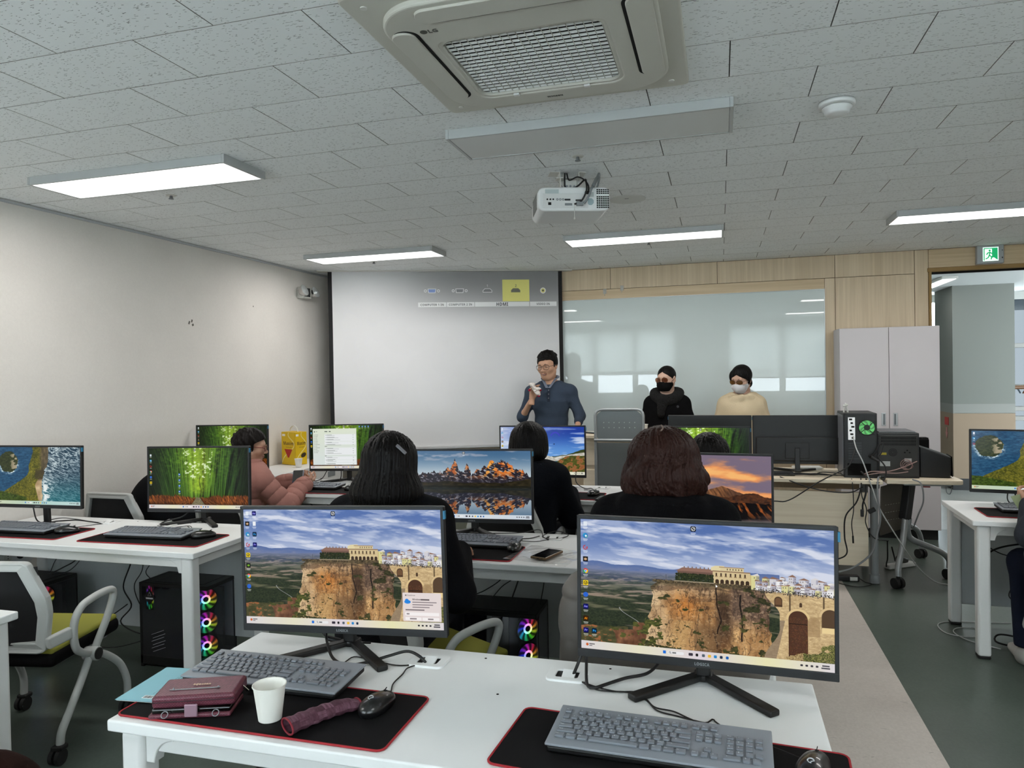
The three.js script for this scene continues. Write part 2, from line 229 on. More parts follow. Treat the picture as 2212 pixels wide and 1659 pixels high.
{ const t = thing('ceiling_light', 'lit slim ceiling lamp in the corridor beyond the doorway', 'light', [2.42, 2.5, -9.5]); part('frame', rbox(0.16, 0.03, 1.2, 0.004, [0, -0.015, 0]), M.plasticW, t); part('diffuser', rbox(0.13, 0.006, 1.16, 0.002, [0, -0.031, 0]), std(0xffffff, 0.5, { emissive: 0xffffff, emissiveIntensity: PANEL_GLOW }), t); const L = new THREE.RectAreaLight(0xffffff, 7, 0.13, 1.16); L.name = 'lamp_glow'; L.position.set(0, -0.036, 0); L.rotation.x = -Math.PI / 2; t.add(L); }
// ---------- ceiling fittings ----------
function panelLight(cx, cz, label, on = true) {
  const t = thing('ceiling_light', label, 'light', [cx, H, cz]), w = 1.2, d = 0.325, hh = 0.042;
  part('frame', [rbox(w - 0.0285, hh - 0.001, 0.0135, 0.002, [0, -hh / 2, d / 2 - 0.007]), rbox(w - 0.0285, hh - 0.001, 0.0135, 0.002, [0, -hh / 2, -d / 2 + 0.007]), rbox(0.014, hh, d, 0.002, [w / 2 - 0.007, -hh / 2, 0]), rbox(0.014, hh, d, 0.002, [-w / 2 + 0.007, -hh / 2, 0]), box(w - 0.02, 0.01, d - 0.02, [0, -0.006, 0])], std(0xb9bcbc, 0.4, { metalness: 0.2 }), t);
  part('diffuser', rbox(w - 0.03, 0.008, d - 0.03, 0.002, [0, -hh + 0.006, 0]), on ? std(0xffffff, 0.5, { emissive: 0xffffff, emissiveIntensity: PANEL_GLOW }) : std(0xd9dad8, 0.45), t);
  if (on) { const L = new THREE.RectAreaLight(new THREE.Color(1.0, 0.965, 0.93), PANEL_RADIANCE, w - 0.04, d - 0.04); L.name = 'panel_glow'; L.position.set(0, -hh - 0.004, 0); L.rotation.x = -Math.PI / 2; t.add(L); }
  return t;
}
panelLight(-2.84, -3.085, 'lit flat ceiling panel light nearest the left wall');
panelLight(-0.535, -3.12, 'unlit ceiling panel light between the air conditioner and the projector', false);
panelLight(-2.86, -5.70, 'lit flat ceiling panel light just in front of the projection screen');
panelLight(-0.56, -5.68, 'lit flat ceiling panel light over the lectern beyond the projector');
panelLight(1.77, -5.64, 'lit flat ceiling panel light before the exit sign, cut by the picture edge');
panelLight(1.77, -3.1, 'lit ceiling panel light over the desk row on the corridor side, outside the picture');
for (const [x, w] of [[-2.84, 'side wall'], [1.77, 'corridor']]) panelLight(x, -0.5, `lit ceiling panel light overhead by the windows on the ${w} side, outside the picture`);

{ // ceiling cassette air conditioner
  const ac = thing('air_conditioner', 'beige square ceiling cassette air conditioner with a grid grille', 'air conditioner', [-0.553, H, -2.262]), S = 0.918;
  const ring = rrect(S, S, 0.025); ring.holes.push(rrect(0.525, 0.475, 0.05, -0.017, -0.066));
  const face = rrect(0.80, 0.80, 0.16); face.holes.push(rrect(0.525, 0.475, 0.05, -0.017, -0.066));
  const flat = (g, y) => tf(g, [0, y, 0], [Math.PI / 2, 0, 0]);
  part('base_plate', flat(extr(ring, 0.018, 0.006, 2, 10), -0.002), M.plasticAC, ac);
  part('raised_face', flat(extr(face, 0.016, 0.008, 3, 16), -0.02), M.plasticAC, ac);
  part('intake_well', box(0.53, 0.004, 0.48, [-0.017, -0.003, -0.066]), std(0x1c1c1a, 0.9), ac);
  const ringIn = rrect(0.535, 0.485, 0.055, 0, 0); ringIn.holes.push(rrect(0.502, 0.452, 0.045, 0, 0));
  const gr = part('grille_frame', tf(extr(ringIn, 0.006, 0.002), [-0.017, -0.032, -0.066], [Math.PI / 2, 0, 0]), M.plasticAC, ac);
  const blade = rbox(0.505, 0.0018, 0.0078, 0.0008, undefined, undefined, 1), rib = rbox(0.0022, 0.003, 0.462, 0.001, undefined, undefined, 1), wm = std(0xdedfdb, 0.4);
  for (let i = 0; i < 18; i++) part('grille_blade', blade, wm, gr, [-0.017, -0.028, -0.066 + 0.0262 * (i - 8.5)], [-0.95, 0, 0]);
  for (let i = 0; i < 20; i++) part('grille_rib', rib, M.plasticAC, gr, [-0.264 + 0.026 * i, -0.0305, -0.066]);
  for (const [px, pz, turn] of [[0, 0.335, 0], [0.345, 0, 1], [-0.345, 0, 1]]) {
    const L = 0.545, slot = part('air_slot', tf(extr(rrect(L, 0.085, 0.0424), 0.003), [px, -0.0425, pz], [Math.PI / 2, 0, turn * Math.PI / 2]), M.dark, ac);
    const dx = turn ? (px > 0 ? -1 : 1) * 0.006 : 0, dz = turn ? 0 : (pz > 0 ? -1 : 1) * 0.006;
    part('air_vane', tf(extr(rrect(L - 0.006, 0.075, 0.0374), 0.005, 0.002), [px - dx, -0.0445, pz - dz], [Math.PI / 2, 0, turn * Math.PI / 2]), M.plasticAC, slot);
  }
  for (const x of [-0.13, 0.13]) part('release_tab', rbox(0.022, 0.008, 0.016, 0.002, [x - 0.017, -0.046, -0.298]), M.white, ac);
  for (const [x, z] of [[-0.4, 0.4], [0.4, 0.4], [0.4, -0.4], [-0.4, -0.4]]) part('screw_cap', cyl(0.01, 0.01, 0.003, [x, -0.0275, z]), M.plasticW, ac);
  M._ac = ac;
}
const font = await new FontLoader().loadAsync('fonts/droid/droid_sans_bold.typeface.json');
const text = (s, size, depth = 0.001) => { const g = new TextGeometry(s, { font, size, depth, curveSegments: 4 }); g.computeBoundingBox(); g.translate(-(g.boundingBox.max.x + g.boundingBox.min.x) / 2, -(g.boundingBox.max.y + g.boundingBox.min.y) / 2, 0); return g; };
{ // lettering lies on the face of the cassette
  const ac = M._ac, ink = std(0x55564f, 0.6), lay = (g, x, z) => tf(g, [x, -0.0442, z], [Math.PI / 2, 0, 0]);
  part('maker_logo', [lay(text('LG', 0.019), -0.252, 0.25), lay(extr(rrect(0.022, 0.022, 0.0109), 0.001), -0.281, 0.25)], ink, ac);
  part('range_logo', lay(text('WHISEN', 0.011), -0.017, -0.358), ink, ac);
}
{ // projector on its ceiling bracket
  const p = thing('projector', 'white ceiling projector with black cables hanging from a bracket', 'projector', [-0.765, H, -3.84], 0.35);
  const sh = rrect(0.375, 0.125, 0.035), body = tf(extr(sh, 0.30, 0.012, 4, 10), [0, -0.165, -0.165]);
  part('body', body, M.whiteGloss, p);
  const R0 = 0.148, bk = (g) => g;
  const back = part('rear_panel', rbox(0.235, 0.075, 0.004, 0.0015, [-0.045, -0.175, R0]), M.white, p);
  for (let i = 0; i < 3; i++) part('jack', cyl(0.0042, 0.0042, 0.004, [-0.14 + i * 0.0155, -0.168, R0 + 0.003], [Math.PI / 2, 0, 0], 12), M.dark, back);
  for (let i = 0; i < 3; i++) part('jack', new THREE.TorusGeometry(0.0045, 0.0016, 6, 14), M.steel, back, [-0.088 + i * 0.015, -0.169, R0 + 0.004]);
  part('network_port', box(0.016, 0.014, 0.004, [-0.128, -0.19, R0 + 0.002]), M.dark, back);
  for (const [x, y] of [[-0.035, -0.17], [0.022, -0.173]]) part('video_port', rbox(0.03, 0.009, 0.004, 0.002, [x, y, R0 + 0.003]), M.darkGrey, back);
  part('video_plug', [rbox(0.036, 0.02, 0.02, 0.003, [0.028, -0.193, R0 + 0.01]), rbox(0.038, 0.012, 0.004, 0.002, [-0.03, -0.194, R0 + 0.003])], M.greyPaint, back);
  part('rating_label', box(0.05, 0.024, 0.001, [0.078, -0.143, R0 + 0.001]), std(0xb9c0be, 0.6), back);
  part('rating_label', box(0.07, 0.022, 0.001, [-0.115, -0.127, R0 + 0.0015]), std(0xb9c4c4, 0.6), back);
  part('round_cover', cyl(0.0185, 0.0185, 0.002, [0.085, -0.18, R0 + 0.001], [Math.PI / 2, Math.PI / 8, 0], 8), std(0x9fb3b8, 0.4), back);
  const vents = []; for (let i = 0; i < 6; i++) for (let j = 0; j < 11; j++) if (j !== 3) vents.push(box(0.0085, 0.0055, 0.003, [0.122 + i * 0.0112, -0.118 - j * 0.0092, R0 + 0.0005]));
  small(part('vent_slots', vents, M.dark, p));
  const side = []; for (let i = 0; i < 10; i++) side.push(rbox(0.003, 0.003, 0.2, 0.001, [-0.1885, -0.125 - i * 0.0085, -0.01]));
  small(part('side_louvre', side, std(0x8b8c88, 0.6), p));
  part('lens', [cyl(0.035, 0.035, 0.03, [0.06, -0.165, -0.185], [Math.PI / 2, 0, 0])], M.blackGloss, p);
  part('foot', [cyl(0.012, 0.012, 0.02, [-0.13, -0.108, 0.06]), cyl(0.012, 0.012, 0.02, [-0.15, -0.108, -0.1])], M.white, p);
  part('hanging_screw', [rod([0, -0.2, 0.15], [0, -0.265, 0.15], 0.0016), rbox(0.008, 0.01, 0.006, 0.001, [0, -0.268, 0.15])], M.plasticW, p);
  part('ceiling_bracket', [rbox(0.055, 0.004, 0.09, 0.001, [-0.085, -0.003, 0.02]), rbox(0.04, 0.004, 0.09, 0.001, [0.06, -0.003, 0.02]), rbox(0.13, 0.004, 0.06, 0.001, [-0.01, -0.03, 0.02]), rbox(0.004, 0.03, 0.09, 0.001, [-0.06, -0.016, 0.02]), rbox(0.004, 0.03, 0.09, 0.001, [0.042, -0.016, 0.02]), rbox(0.004, 0.075, 0.06, 0.001, [-0.055, -0.065, 0.02]), rbox(0.07, 0.06, 0.004, 0.001, [0.0, -0.065, 0.03]), rbox(0.004, 0.075, 0.06, 0.001, [0.035, -0.065, 0.02]), rbox(0.16, 0.006, 0.1, 0.002, [-0.01, -0.1, 0.0])], M.plasticW, p);
  for (const [x, y] of [[-0.02, -0.07], [0.02, -0.07], [0, -0.07]]) part('bolt', cyl(0.006, 0.006, 0.004, [x, y, 0.034], [Math.PI / 2, 0, 0], 6), M.steel, p);
  part('black_cable', [tube([[-0.03, -0.005, 0.04], [-0.035, -0.05, 0.06], [-0.03, -0.09, 0.075], [0.02, -0.09, 0.09], [0.06, -0.06, 0.12], [0.062, -0.08, 0.16], [0.06, -0.13, 0.175], [0.035, -0.18, 0.165], [0.0, -0.194, 0.155]], 0.0045), tube([[-0.02, -0.005, 0.04], [-0.01, -0.045, 0.06], [0.03, -0.035, 0.085], [0.06, -0.06, 0.12], [0.072, -0.1, 0.165], [0.075, -0.13, 0.155]], 0.004), rbox(0.025, 0.016, 0.014, 0.003, [0.068, -0.135, 0.158])], M.black, p);
  part('grey_cable', [tube([[0.145, -0.09, -0.02], [0.16, -0.03, 0.0], [0.15, -0.01, 0.06], [0.12, -0.06, 0.12], [0.09, -0.115, 0.165], [0.07, -0.16, 0.175], [0.05, -0.192, 0.16]], 0.0055), rod([0.128, -0.05, 0.108], [0.1, -0.1, 0.155], 0.01)], M.greyPaint, p);
}
{
  const d = thing('smoke_detector', 'round white smoke detector standing proud of the ceiling tiles', 'smoke detector', [0.464, H, -3.16]);
  part('mounting_base', lathe([[0, 0], [0.068, 0], [0.07, -0.012], [0.066, -0.022], [0, -0.022]]), M.whiteGloss, d); part('sensing_cap', lathe([[0.0, -0.021], [0.056, -0.021], [0.057, -0.028], [0.048, -0.034], [0.047, -0.046], [0.036, -0.053], [0, -0.055]]), M.whiteGloss, d);
  const s = thing('ceiling_speaker', 'flat round ceiling speaker cover next to the projector', 'speaker', [-0.535, H, -4.5]);
  part('cover_disc', lathe([[0, -0.006], [0.09, -0.0065], [0.11, -0.004], [0.112, 0]]), std(0xd8dad6, 0.6), s); part('badge', rbox(0.025, 0.001, 0.006, 0.0004, [0, -0.007, 0.04]), M.darkGrey, s);
  [[-0.66, -3.53, 'small sprinkler head between the unlit panel light and the projector'], [-3.03, -3.48, 'small sprinkler head beside the panel light nearest the left wall'], [-3.07, -6.1, 'small sprinkler head between the far panel light and the projection screen'], [1.62, -5.95, 'small sprinkler head beyond the panel light before the exit sign'], [-0.55, -6.05, 'small sprinkler head beyond the panel light over the lectern']].forEach(([x, z, l]) => {
    const k = thing('sprinkler', l, 'sprinkler', [x, H, z]); part('escutcheon', lathe([[0, -0.003], [0.026, -0.004], [0.03, 0]], 20), M.plasticW, k); part('nozzle', [cyl(0.007, 0.01, 0.018, [0, -0.01, 0]), cyl(0.014, 0.014, 0.003, [0, -0.021, 0])], M.steel, k); });
}
{ // exit sign and emergency lamp
  const e = thing('exit_sign', 'lit green running-figure exit sign above the doorway', 'sign', [2.317, 2.505, ZF + 0.03]);
  part('case', rbox(0.21, 0.165, 0.055, 0.008), std(0xaeb2b4, 0.45), e);
  const tex = canvasTex(256, 256, (c) => { c.fillStyle = '#d8f5e6'; c.fillRect(0, 0, 256, 256); c.fillStyle = '#0a8f55'; c.fillRect(14, 14, 228, 228); c.fillStyle = '#dff8ea'; c.fillRect(30, 30, 120, 212); c.beginPath(); c.moveTo(150, 242); c.lineTo(242, 242); c.lineTo(180, 190); c.lineTo(150, 200); c.fill(); c.strokeStyle = c.fillStyle = '#0a8f55'; c.lineWidth = 20; c.lineCap = c.lineJoin = 'round'; c.beginPath(); c.arc(112, 62, 18, 0, 7); c.fill(); const L = (...p) => { c.beginPath(); c.moveTo(p[0], p[1]); for (let i = 2; i < p.length; i += 2) c.lineTo(p[i], p[i + 1]); c.stroke(); }; L(116, 92, 106, 150); L(116, 96, 150, 118, 176, 104); L(112, 96, 82, 104, 66, 132); L(108, 150, 142, 178, 138, 222); L(106, 150, 88, 192, 52, 212); });
  part('pictogram', new THREE.PlaneGeometry(0.122, 0.122), std(0xffffff, 0.5, { map: tex, emissive: 0xffffff, emissiveMap: tex, emissiveIntensity: 0.9 }), e, [0.0, 0, 0.0285]);
  part('test_button', [cyl(0.004, 0.004, 0.003, [0.09, 0.03, 0.028], [Math.PI / 2, 0, 0]), box(0.008, 0.012, 0.002, [0.09, -0.035, 0.028])], M.darkGrey, e);
  const m = thing('emergency_light', 'twin-lamp emergency light on the left wall beside the projection screen', 'lamp', [XL + 0.035, 2.355, -6.3]);
  part('housing', rbox(0.07, 0.11, 0.15, 0.008), M.plasticW, m); part('nameplate', rbox(0.004, 0.085, 0.1, 0.001, [0.036, 0.005, 0.0]), M.darkGrey, m);
  for (const s of [-1, 1]) { const h = part('lamp_head', tf(lathe([[0.0, -0.02], [0.03, -0.015], [0.055, 0.03], [0.057, 0.045]], 20), [0.03, 0, s * 0.1], [0, 0, -1.2]), M.chrome, m); part('lens', tf(lathe([[0, 0.052], [0.04, 0.05], [0.057, 0.044]], 20), [0.03, 0, s * 0.1], [0, 0, -1.2]), phys(0xe8ecec, 0.1, { transmission: 0.6 }), h); }
}
// ---------- what the screens show ----------
const jit = (x, y) => (hash2(Math.floor(x), Math.floor(y)) - 0.5);
function ridge(u, s, k = 4) { return fbm(u * s, s * 1.7, k); }
function rondaPix(u, v) {
  let c;
  const hz = 0.335 - 0.02 * u;
  // sky with streaked cirrus
  const su = u * 3.2 + v * 5.5, sv = v * 15 - u * 3.0 + 2.2 * fbm(u * 5, v * 6, 3);
  const cl = fbm(su, sv, 5) * 0.72 + fbm(u * 26 + 9, v * 44 - u * 9, 3) * 0.28;
  c = lerp3([80, 108, 168], [124, 145, 190], sst(0, hz, v)); const wisp = fbm(u * 7 + v * 9 + 2 * fbm(u * 3, v * 5, 2), v * 34 - u * 8, 4); c = lerp3(c, [212, 217, 232], clamp(sst(0.36, 0.68, cl) * 0.62 + sst(0.46, 0.7, wisp) * 0.5 + 0.5 * sst(hz - 0.16, hz, v) - 0.06));
  if (v < hz) { /* sky */ }
  const mt = 0.315 + 0.045 * (1 - fbm(u * 9, 3.3, 4)) - 0.02 * Math.exp(-((u - 0.07) ** 2) / 0.003);
  if (v > mt && u < 0.8) c = lerp3([88, 110, 160], [116, 126, 160], sst(mt, mt + 0.05, v) * fbm(u * 30, v * 60, 3) * 1.6);
  const dg = (v - 0.372 - 0.012 * fbm(u * 12, 8, 3)) / 0.56;
  if (dg > 0) {
    const q = dg + 0.07, X = (u - 0.35) / q, Y = Math.log(q) * 3.2, fld = fbm(X * 1.1 + 4, Y * 0.9, 4), tr = fbm(X * 3.6 + fld * 2, Y * 3.0, 4), fine = fbm(u * 150, v * 170, 3), hedge = 1 - Math.abs(2 * fbm(X * 1.6 + 9, Y * 1.5, 3) - 1);
    const far = Math.exp(-dg * 7), mid = Math.exp(-(((v - 0.505) / 0.035) ** 2)); let g = lerp3([118, 108, 92], [172, 146, 122], clamp(fld * 1.3 - 0.2)); g = lerp3(g, [84, 90, 62], sst(0.5, 0.62, fbm(X * 2 + 30, Y * 2, 3)) * 0.7);
    const wood = clamp(sst(0.44, 0.58, tr + 0.10 * sst(0.53, 0.62, v) + 0.06 * (fine - 0.5) - 0.16 * mid) + 0.7 * sst(0.88, 0.97, hedge)); g = lerp3(g, lerp3([22, 30, 22], [72, 82, 50], fine * 0.9 + (fld - 0.5) * 0.5), wood); c = lerp3(g, [112, 122, 156], clamp(far * 0.95)); if (v > 0.42 && v < 0.455) c = lerp3(c, [56, 68, 92], 0.6 * sst(0.40, 0.55, fbm(u * 30, v * 80, 3)));
  }
  if (v > 0.83 + 0.05 * fbm(u * 12, 5, 3) && u < 0.2) c = lerp3(c, lerp3([44, 50, 30], [140, 104, 66], fbm(u * 90, v * 70, 3)), 0.6);
  const road = Math.abs(u - 0.205 - 0.035 * Math.sin(v * 26) - (v - 0.7) * 0.15); if (v > 0.66 && v < 0.80 && road < 0.0022) c = lerp3(c, [176, 176, 178], 0.75);
  if (v > 0.80 + 0.05 * fbm(u * 12, 5, 3) && u < 0.2) { const n = fbm(u * 50, v * 50, 3); c = lerp3([44, 50, 30], [110, 100, 62], n); if (n > 0.62 && u < 0.13) c = [150, 96, 60]; }
  // reddish outcrop bottom left
  if (u > 0.115 + 0.05 * fbm(v * 9, 4, 3) && u < 0.31 && v > 0.80 + 0.05 * fbm(u * 18, 9, 3) - (u > 0.22 ? 0.06 : 0)) { const n = fbm(u * 60, v * 26, 4); c = lerp3([66, 40, 28], [168, 118, 84], n); if (fbm(u * 22 + 5, v * 22, 3) > 0.56) c = lerp3([34, 42, 20], [110, 110, 50], n); }
  // plateau and cliff
  const topE = 0.425 + 0.012 * fbm(u * 40, 1, 3) + 0.05 * sst(0.34, 0.29, u) + 0.20 * sst(0.73, 0.83, u);
  const le = 0.298 + 0.028 * (fbm(v * 22, 7, 4) - 0.5) + (v > 0.65 ? (0.65 - v) * 0.10 : 0), re = 0.765 + 0.02 * (fbm(v * 14, 3, 3) - 0.5);
  if (v > topE && u > le && u < re) {
    const wx = u + 0.02 * (fbm(u * 9, v * 9, 3) - 0.5), s = fbm(wx * 20, v * 7, 5), st = fbm(u * 64 + 3 * fbm(u * 6, v * 9, 2), v * 9, 3), b = fbm(u * 7, v * 52 + 2 * fbm(u * 14, v * 4, 2), 3), d = fbm(u * 120, v * 95, 3), rg = 1 - Math.abs(2 * fbm(wx * 44, v * 8 + 3, 4) - 1), r2 = 1 - Math.abs(2 * fbm(u * 46, v * 30, 3) - 1);
    c = lerp3([112, 74, 42], [222, 178, 120], clamp(s * 0.9 + st * 0.7 - 0.28)); c = lerp3(c, [232, 208, 168], sst(0.41, 0.315, u) * 0.7 * (0.3 + s)); c = lerp3(c, [198, 176, 146], sst(0.60, 0.47, v) * 0.55 * sst(0.64, 0.52, u));
    c = lerp3(c, [70, 52, 40], sst(0.54, 0.62, b) * 0.5 * sst(0.72, 0.5, v)); c = lerp3(c, [196, 120, 52], Math.exp(-(((u - 0.43) / 0.06) ** 2 + ((v - 0.61) / 0.10) ** 2)) * 0.65 * (0.5 + st));
    const sh1 = sst(0.545, 0.575, u) * sst(0.635, 0.60, u) * sst(0.46, 0.52, v); c = lerp3(c, [52, 38, 30], sh1 * 0.75 * sst(0.98, 0.72, v));
    if (u > 0.595) { const tw = sst(0.595, 0.63, u); c = lerp3(c, lerp3([58, 48, 46], [140, 112, 92], clamp(s + (d - 0.5))), tw * 0.85 * sst(0.80, 0.64, v)); }
    if (v > 0.72) c = lerp3(c, [206, 170, 112], 0.5 * sst(0.055, 0.02, Math.abs(u - (0.40 + 0.16 * (0.9 - v)))) ); if (v > 0.70 && u > 0.47 && u < 0.575) c = lerp3(c, [96, 74, 52], 0.5 * sst(0.70, 0.78, v));
    c = lerp3(c, [34, 24, 18], sst(0.93, 0.99, rg) * 0.45); c = lerp3(c, [44, 32, 24], sst(0.93, 0.99, r2) * 0.35); c = lerp3(c, lerp3(c, [250, 226, 186], 0.5), sst(0.62, 0.74, d) * 0.4);
    if (Math.abs(u - 0.655 - 0.02 * (fbm(v * 9, 2, 3) - 0.5)) < 0.0035 && v > 0.5 && v < 0.84) c = lerp3(c, [22, 18, 16], 0.85); if (Math.abs(u - 0.565 - 0.03 * (fbm(v * 7, 5, 3) - 0.5)) < 0.003 && v > 0.45 && v < 0.8) c = lerp3(c, [26, 18, 14], 0.8);
    if (v < topE + 0.05) c = lerp3(lerp3([40, 38, 26], [116, 98, 72], d), c, sst(topE + 0.012, topE + 0.05, v));
    if (fbm(u * 30 + 40, v * 30, 4) > 0.72 - 0.13 * sst(0.84, 0.95, v)) c = lerp3([30, 36, 20], [92, 88, 46], d); if (u > 0.67 && fbm(u * 30, v * 30, 3) > 0.58 && v < 0.62) c = lerp3([24, 28, 16], [80, 76, 44], d);
  }
  const bushL = u > 0.235 && u < 0.345 && v > 0.70 && fbm(u * 36, v * 30, 3) > 0.50 + 0.35 * Math.abs(u - 0.29) * 6; if (bushL) c = lerp3([30, 38, 18], [120, 122, 56], fbm(u * 120, v * 120, 2));
  return c;
}
function drawRonda(c, w, h) {
  paint(c, w, h, rondaPix);
  const R = (x0, y0, x1, y1, f) => { c.fillStyle = f; c.fillRect(x0 * w, y0 * h, (x1 - x0) * w, (y1 - y0) * h); };
  const poly = (pts, f) => { c.fillStyle = f; c.beginPath(); pts.forEach(([x, y], i) => (i ? c.lineTo(x * w, y * h) : c.moveTo(x * w, y * h))); c.fill(); };
  const rgb = (a) => `rgb(${a.map(Math.round)})`;
  // bridge masonry
  const bx0 = 0.735;
  for (let y = Math.floor(0.445 * h); y < 0.95 * h; y++) for (let x = Math.floor(bx0 * w); x < w; x++) {
    const u = x / w, v = y / h; if (v < 0.45 - 0.012 * (u - bx0) * 3 || u < 0.745 + sst(0.47, 0.62, v) * 0.055 - sst(0.72, 0.95, v) * 0.06) continue;
    const n = fbm(u * 90, v * 120, 3), bl = jit(x / 7 + (Math.floor(y / 4) % 2) * 0.5, y / 4) * 0.22, s = fbm(u * 16, v * 8, 4); let col = lerp3([150, 122, 84], [236, 210, 160], clamp(n * 0.7 + bl + s * 0.4 - 0.02));
    if (u < 0.815 - 0.12 * (v - 0.7) && v > 0.66) col = lerp3(col, [112, 96, 84], 0.6);
    if (v < 0.472) col = lerp3(col, [110, 90, 64], 0.35); c.fillStyle = rgb(col); c.fillRect(x, y, 1, 1);
  }
  for (const x of [0.838, 0.962]) R(x - 0.003, 0.47, x + 0.003, 0.62, 'rgba(70,55,40,0.8)');
  const arch = (cx, wd, top, bot, f, rim) => { const r = wd / 2; if (rim) { c.strokeStyle = rim; c.lineWidth = 0.010 * w; c.beginPath(); c.ellipse(cx * w, (top * h) + r * w, r * w + 0.004 * w, r * w + 0.004 * w, 0, Math.PI, 0); c.stroke(); } c.fillStyle = f; c.beginPath(); c.moveTo((cx - r) * w, bot * h); c.lineTo((cx - r) * w, top * h + r * w); c.ellipse(cx * w, top * h + r * w, r * w, r * w, 0, Math.PI, 0); c.lineTo((cx + r) * w, bot * h); c.fill(); };
  arch(0.795, 0.030, 0.492, 0.565, '#4a3626', '#c9ac7c'); arch(0.795, 0.024, 0.50, 0.55, '#6d4f36');
  arch(0.868, 0.071, 0.585, 0.97, '#4b2f1f', '#dcc08c'); for (let i = 0; i < 500; i++) { const x = 0.836 + rnd() * 0.064, y = 0.63 + rnd() * 0.3; R(x, y, x + 0.003, y + 0.005, `rgba(${rr(90, 130)},${rr(60, 82)},${rr(36, 50)},0.5)`); } R(0.835, 0.675, 0.902, 0.682, 'rgba(30,20,14,0.8)');
  arch(0.985, 0.062, 0.56, 0.70, '#54402e', '#d4b98a'); R(0.955, 0.69, 1, 0.73, '#e8cf98');
  arch(0.878, 0.010, 0.525, 0.557, '#4a3626'); arch(0.925, 0.045, 0.62, 0.76, 'rgba(150,120,84,0.55)');
  // hotel on the plateau
  R(0.405, 0.345, 0.545, 0.40, '#6f5348'); poly([[0.398, 0.352], [0.425, 0.325], [0.545, 0.328], [0.548, 0.352]], '#8d6a5c');
  for (let i = 0; i < 7; i++) R(0.43 + i * 0.016, 0.316, 0.434 + i * 0.016, 0.33, '#7c6256');
  R(0.545, 0.335, 0.69, 0.43, '#d3be92'); poly([[0.538, 0.312], [0.555, 0.298], [0.59, 0.296], [0.59, 0.335], [0.538, 0.335]], '#e0d2a6'); R(0.575, 0.306, 0.665, 0.336, '#d8c79c'); R(0.69, 0.35, 0.705, 0.43, '#c4b070'); R(0.545, 0.333, 0.69, 0.341, '#8f7358'); R(0.57, 0.303, 0.667, 0.309, '#a58a6a');
  for (let i = 0; i < 6; i++) R(0.6 + i * 0.011, 0.314, 0.604 + i * 0.011, 0.326, '#6d5a44');
  for (let i = 0; i < 7; i++) { R(0.556 + i * 0.0185, 0.35, 0.562 + i * 0.0185, 0.372, '#4d3c2e'); R(0.554 + i * 0.0185, 0.372, 0.564 + i * 0.0185, 0.378, '#8d7454'); arch(0.562 + i * 0.0195, 0.014, 0.396, 0.43, '#3c2d22'); }
  for (let i = 0; i < 900; i++) { const x = 0.395 + rnd() * 0.15, y = 0.365 + rnd() * 0.06; R(x, y, x + 0.004, y + 0.008, rgb(lerp3([22, 32, 16], [82, 88, 46], rnd() * rnd()))); }
  for (let i = 0; i < 700; i++) { const x = 0.30 + rnd() * 0.45, y = 0.425 + rnd() * 0.016; R(x, y, x + 0.006, y + 0.006, rgb(lerp3([40, 34, 24], [130, 112, 80], rnd()))); }
  R(0.392, 0.425, 0.55, 0.432, '#9d8f78'); R(0.35, 0.395, 0.366, 0.41, '#6a6f7c'); R(0.357, 0.385, 0.36, 0.42, '#555b68');
  // white houses
  for (let r = 0; r < 3; r++) for (let i = 0; i < 9 + r * 3; i++) { const a = 0.70 + r * 0.005 + i * (0.3 / (8.6 + r * 3)) + (hash2(i, r) - 0.5) * 0.014, wd = 0.020 + 0.020 * hash2(i, r + 3), b = 0.350 + r * 0.026 + 0.022 * hash2(i, r + 6) - (r === 0 && i > 3 && i < 7 ? 0.014 : 0) + (a - 0.7) * 0.03, e = 0.455 + (a - 0.7) * 0.07, t = hash2(i, r + 11), f = t > 0.82 ? '#d8d296' : t > 0.45 ? '#ecebec' : t > 0.2 ? '#cfcdd4' : '#b9b6c0', d = a + wd;
    R(a, b, d, e, f); R(a + wd * 0.62, b, d, e, 'rgba(80,80,112,0.32)'); const rf = hash2(i, r + 17); poly([[a - 0.002, b + 0.002], [a + wd * rf, b - 0.006 - 0.010 * hash2(i, r + 19)], [d + 0.002, b + 0.002]], hash2(i, r + 23) > 0.35 ? '#8d6a58' : '#d9d5d4'); for (let k = 0; k < 8; k++) if (hash2(i * 9 + k, r) > 0.3) { const x = a + wd * (0.12 + 0.24 * (k % 4)), y = b + 0.010 + 0.022 * Math.floor(k / 4) + 0.004 * hash2(k, i); R(x, y, x + 0.0028, y + 0.009, hash2(k, i + r) > 0.5 ? '#4d4650' : '#77706f'); } }
  for (let i = 0; i < 160; i++) { const x = 0.7 + rnd() * 0.3, y = 0.435 + rnd() * 0.03 + (x - 0.7) * 0.06; R(x, y, x + 0.004, y + 0.007, rgb(lerp3([40, 36, 36], [200, 190, 170], rnd() * rnd()))); }
  // shrubs in the corner
  for (let i = 0; i < 5200; i++) { const x = 0.82 + rnd() * 0.19, y = 0.78 + rnd() * 0.17, n = fbm(x * 14, y * 11, 3); if (y < 0.965 - (x - 0.815) * 0.75 + (n - 0.5) * 0.2) continue; const yl = x < 0.885; R(x, y, x + 0.003, y + 0.005, rgb(yl ? lerp3([120, 96, 60], [216, 194, 138], rnd()) : lerp3([40, 46, 22], [146, 146, 78], rnd()))); }
}
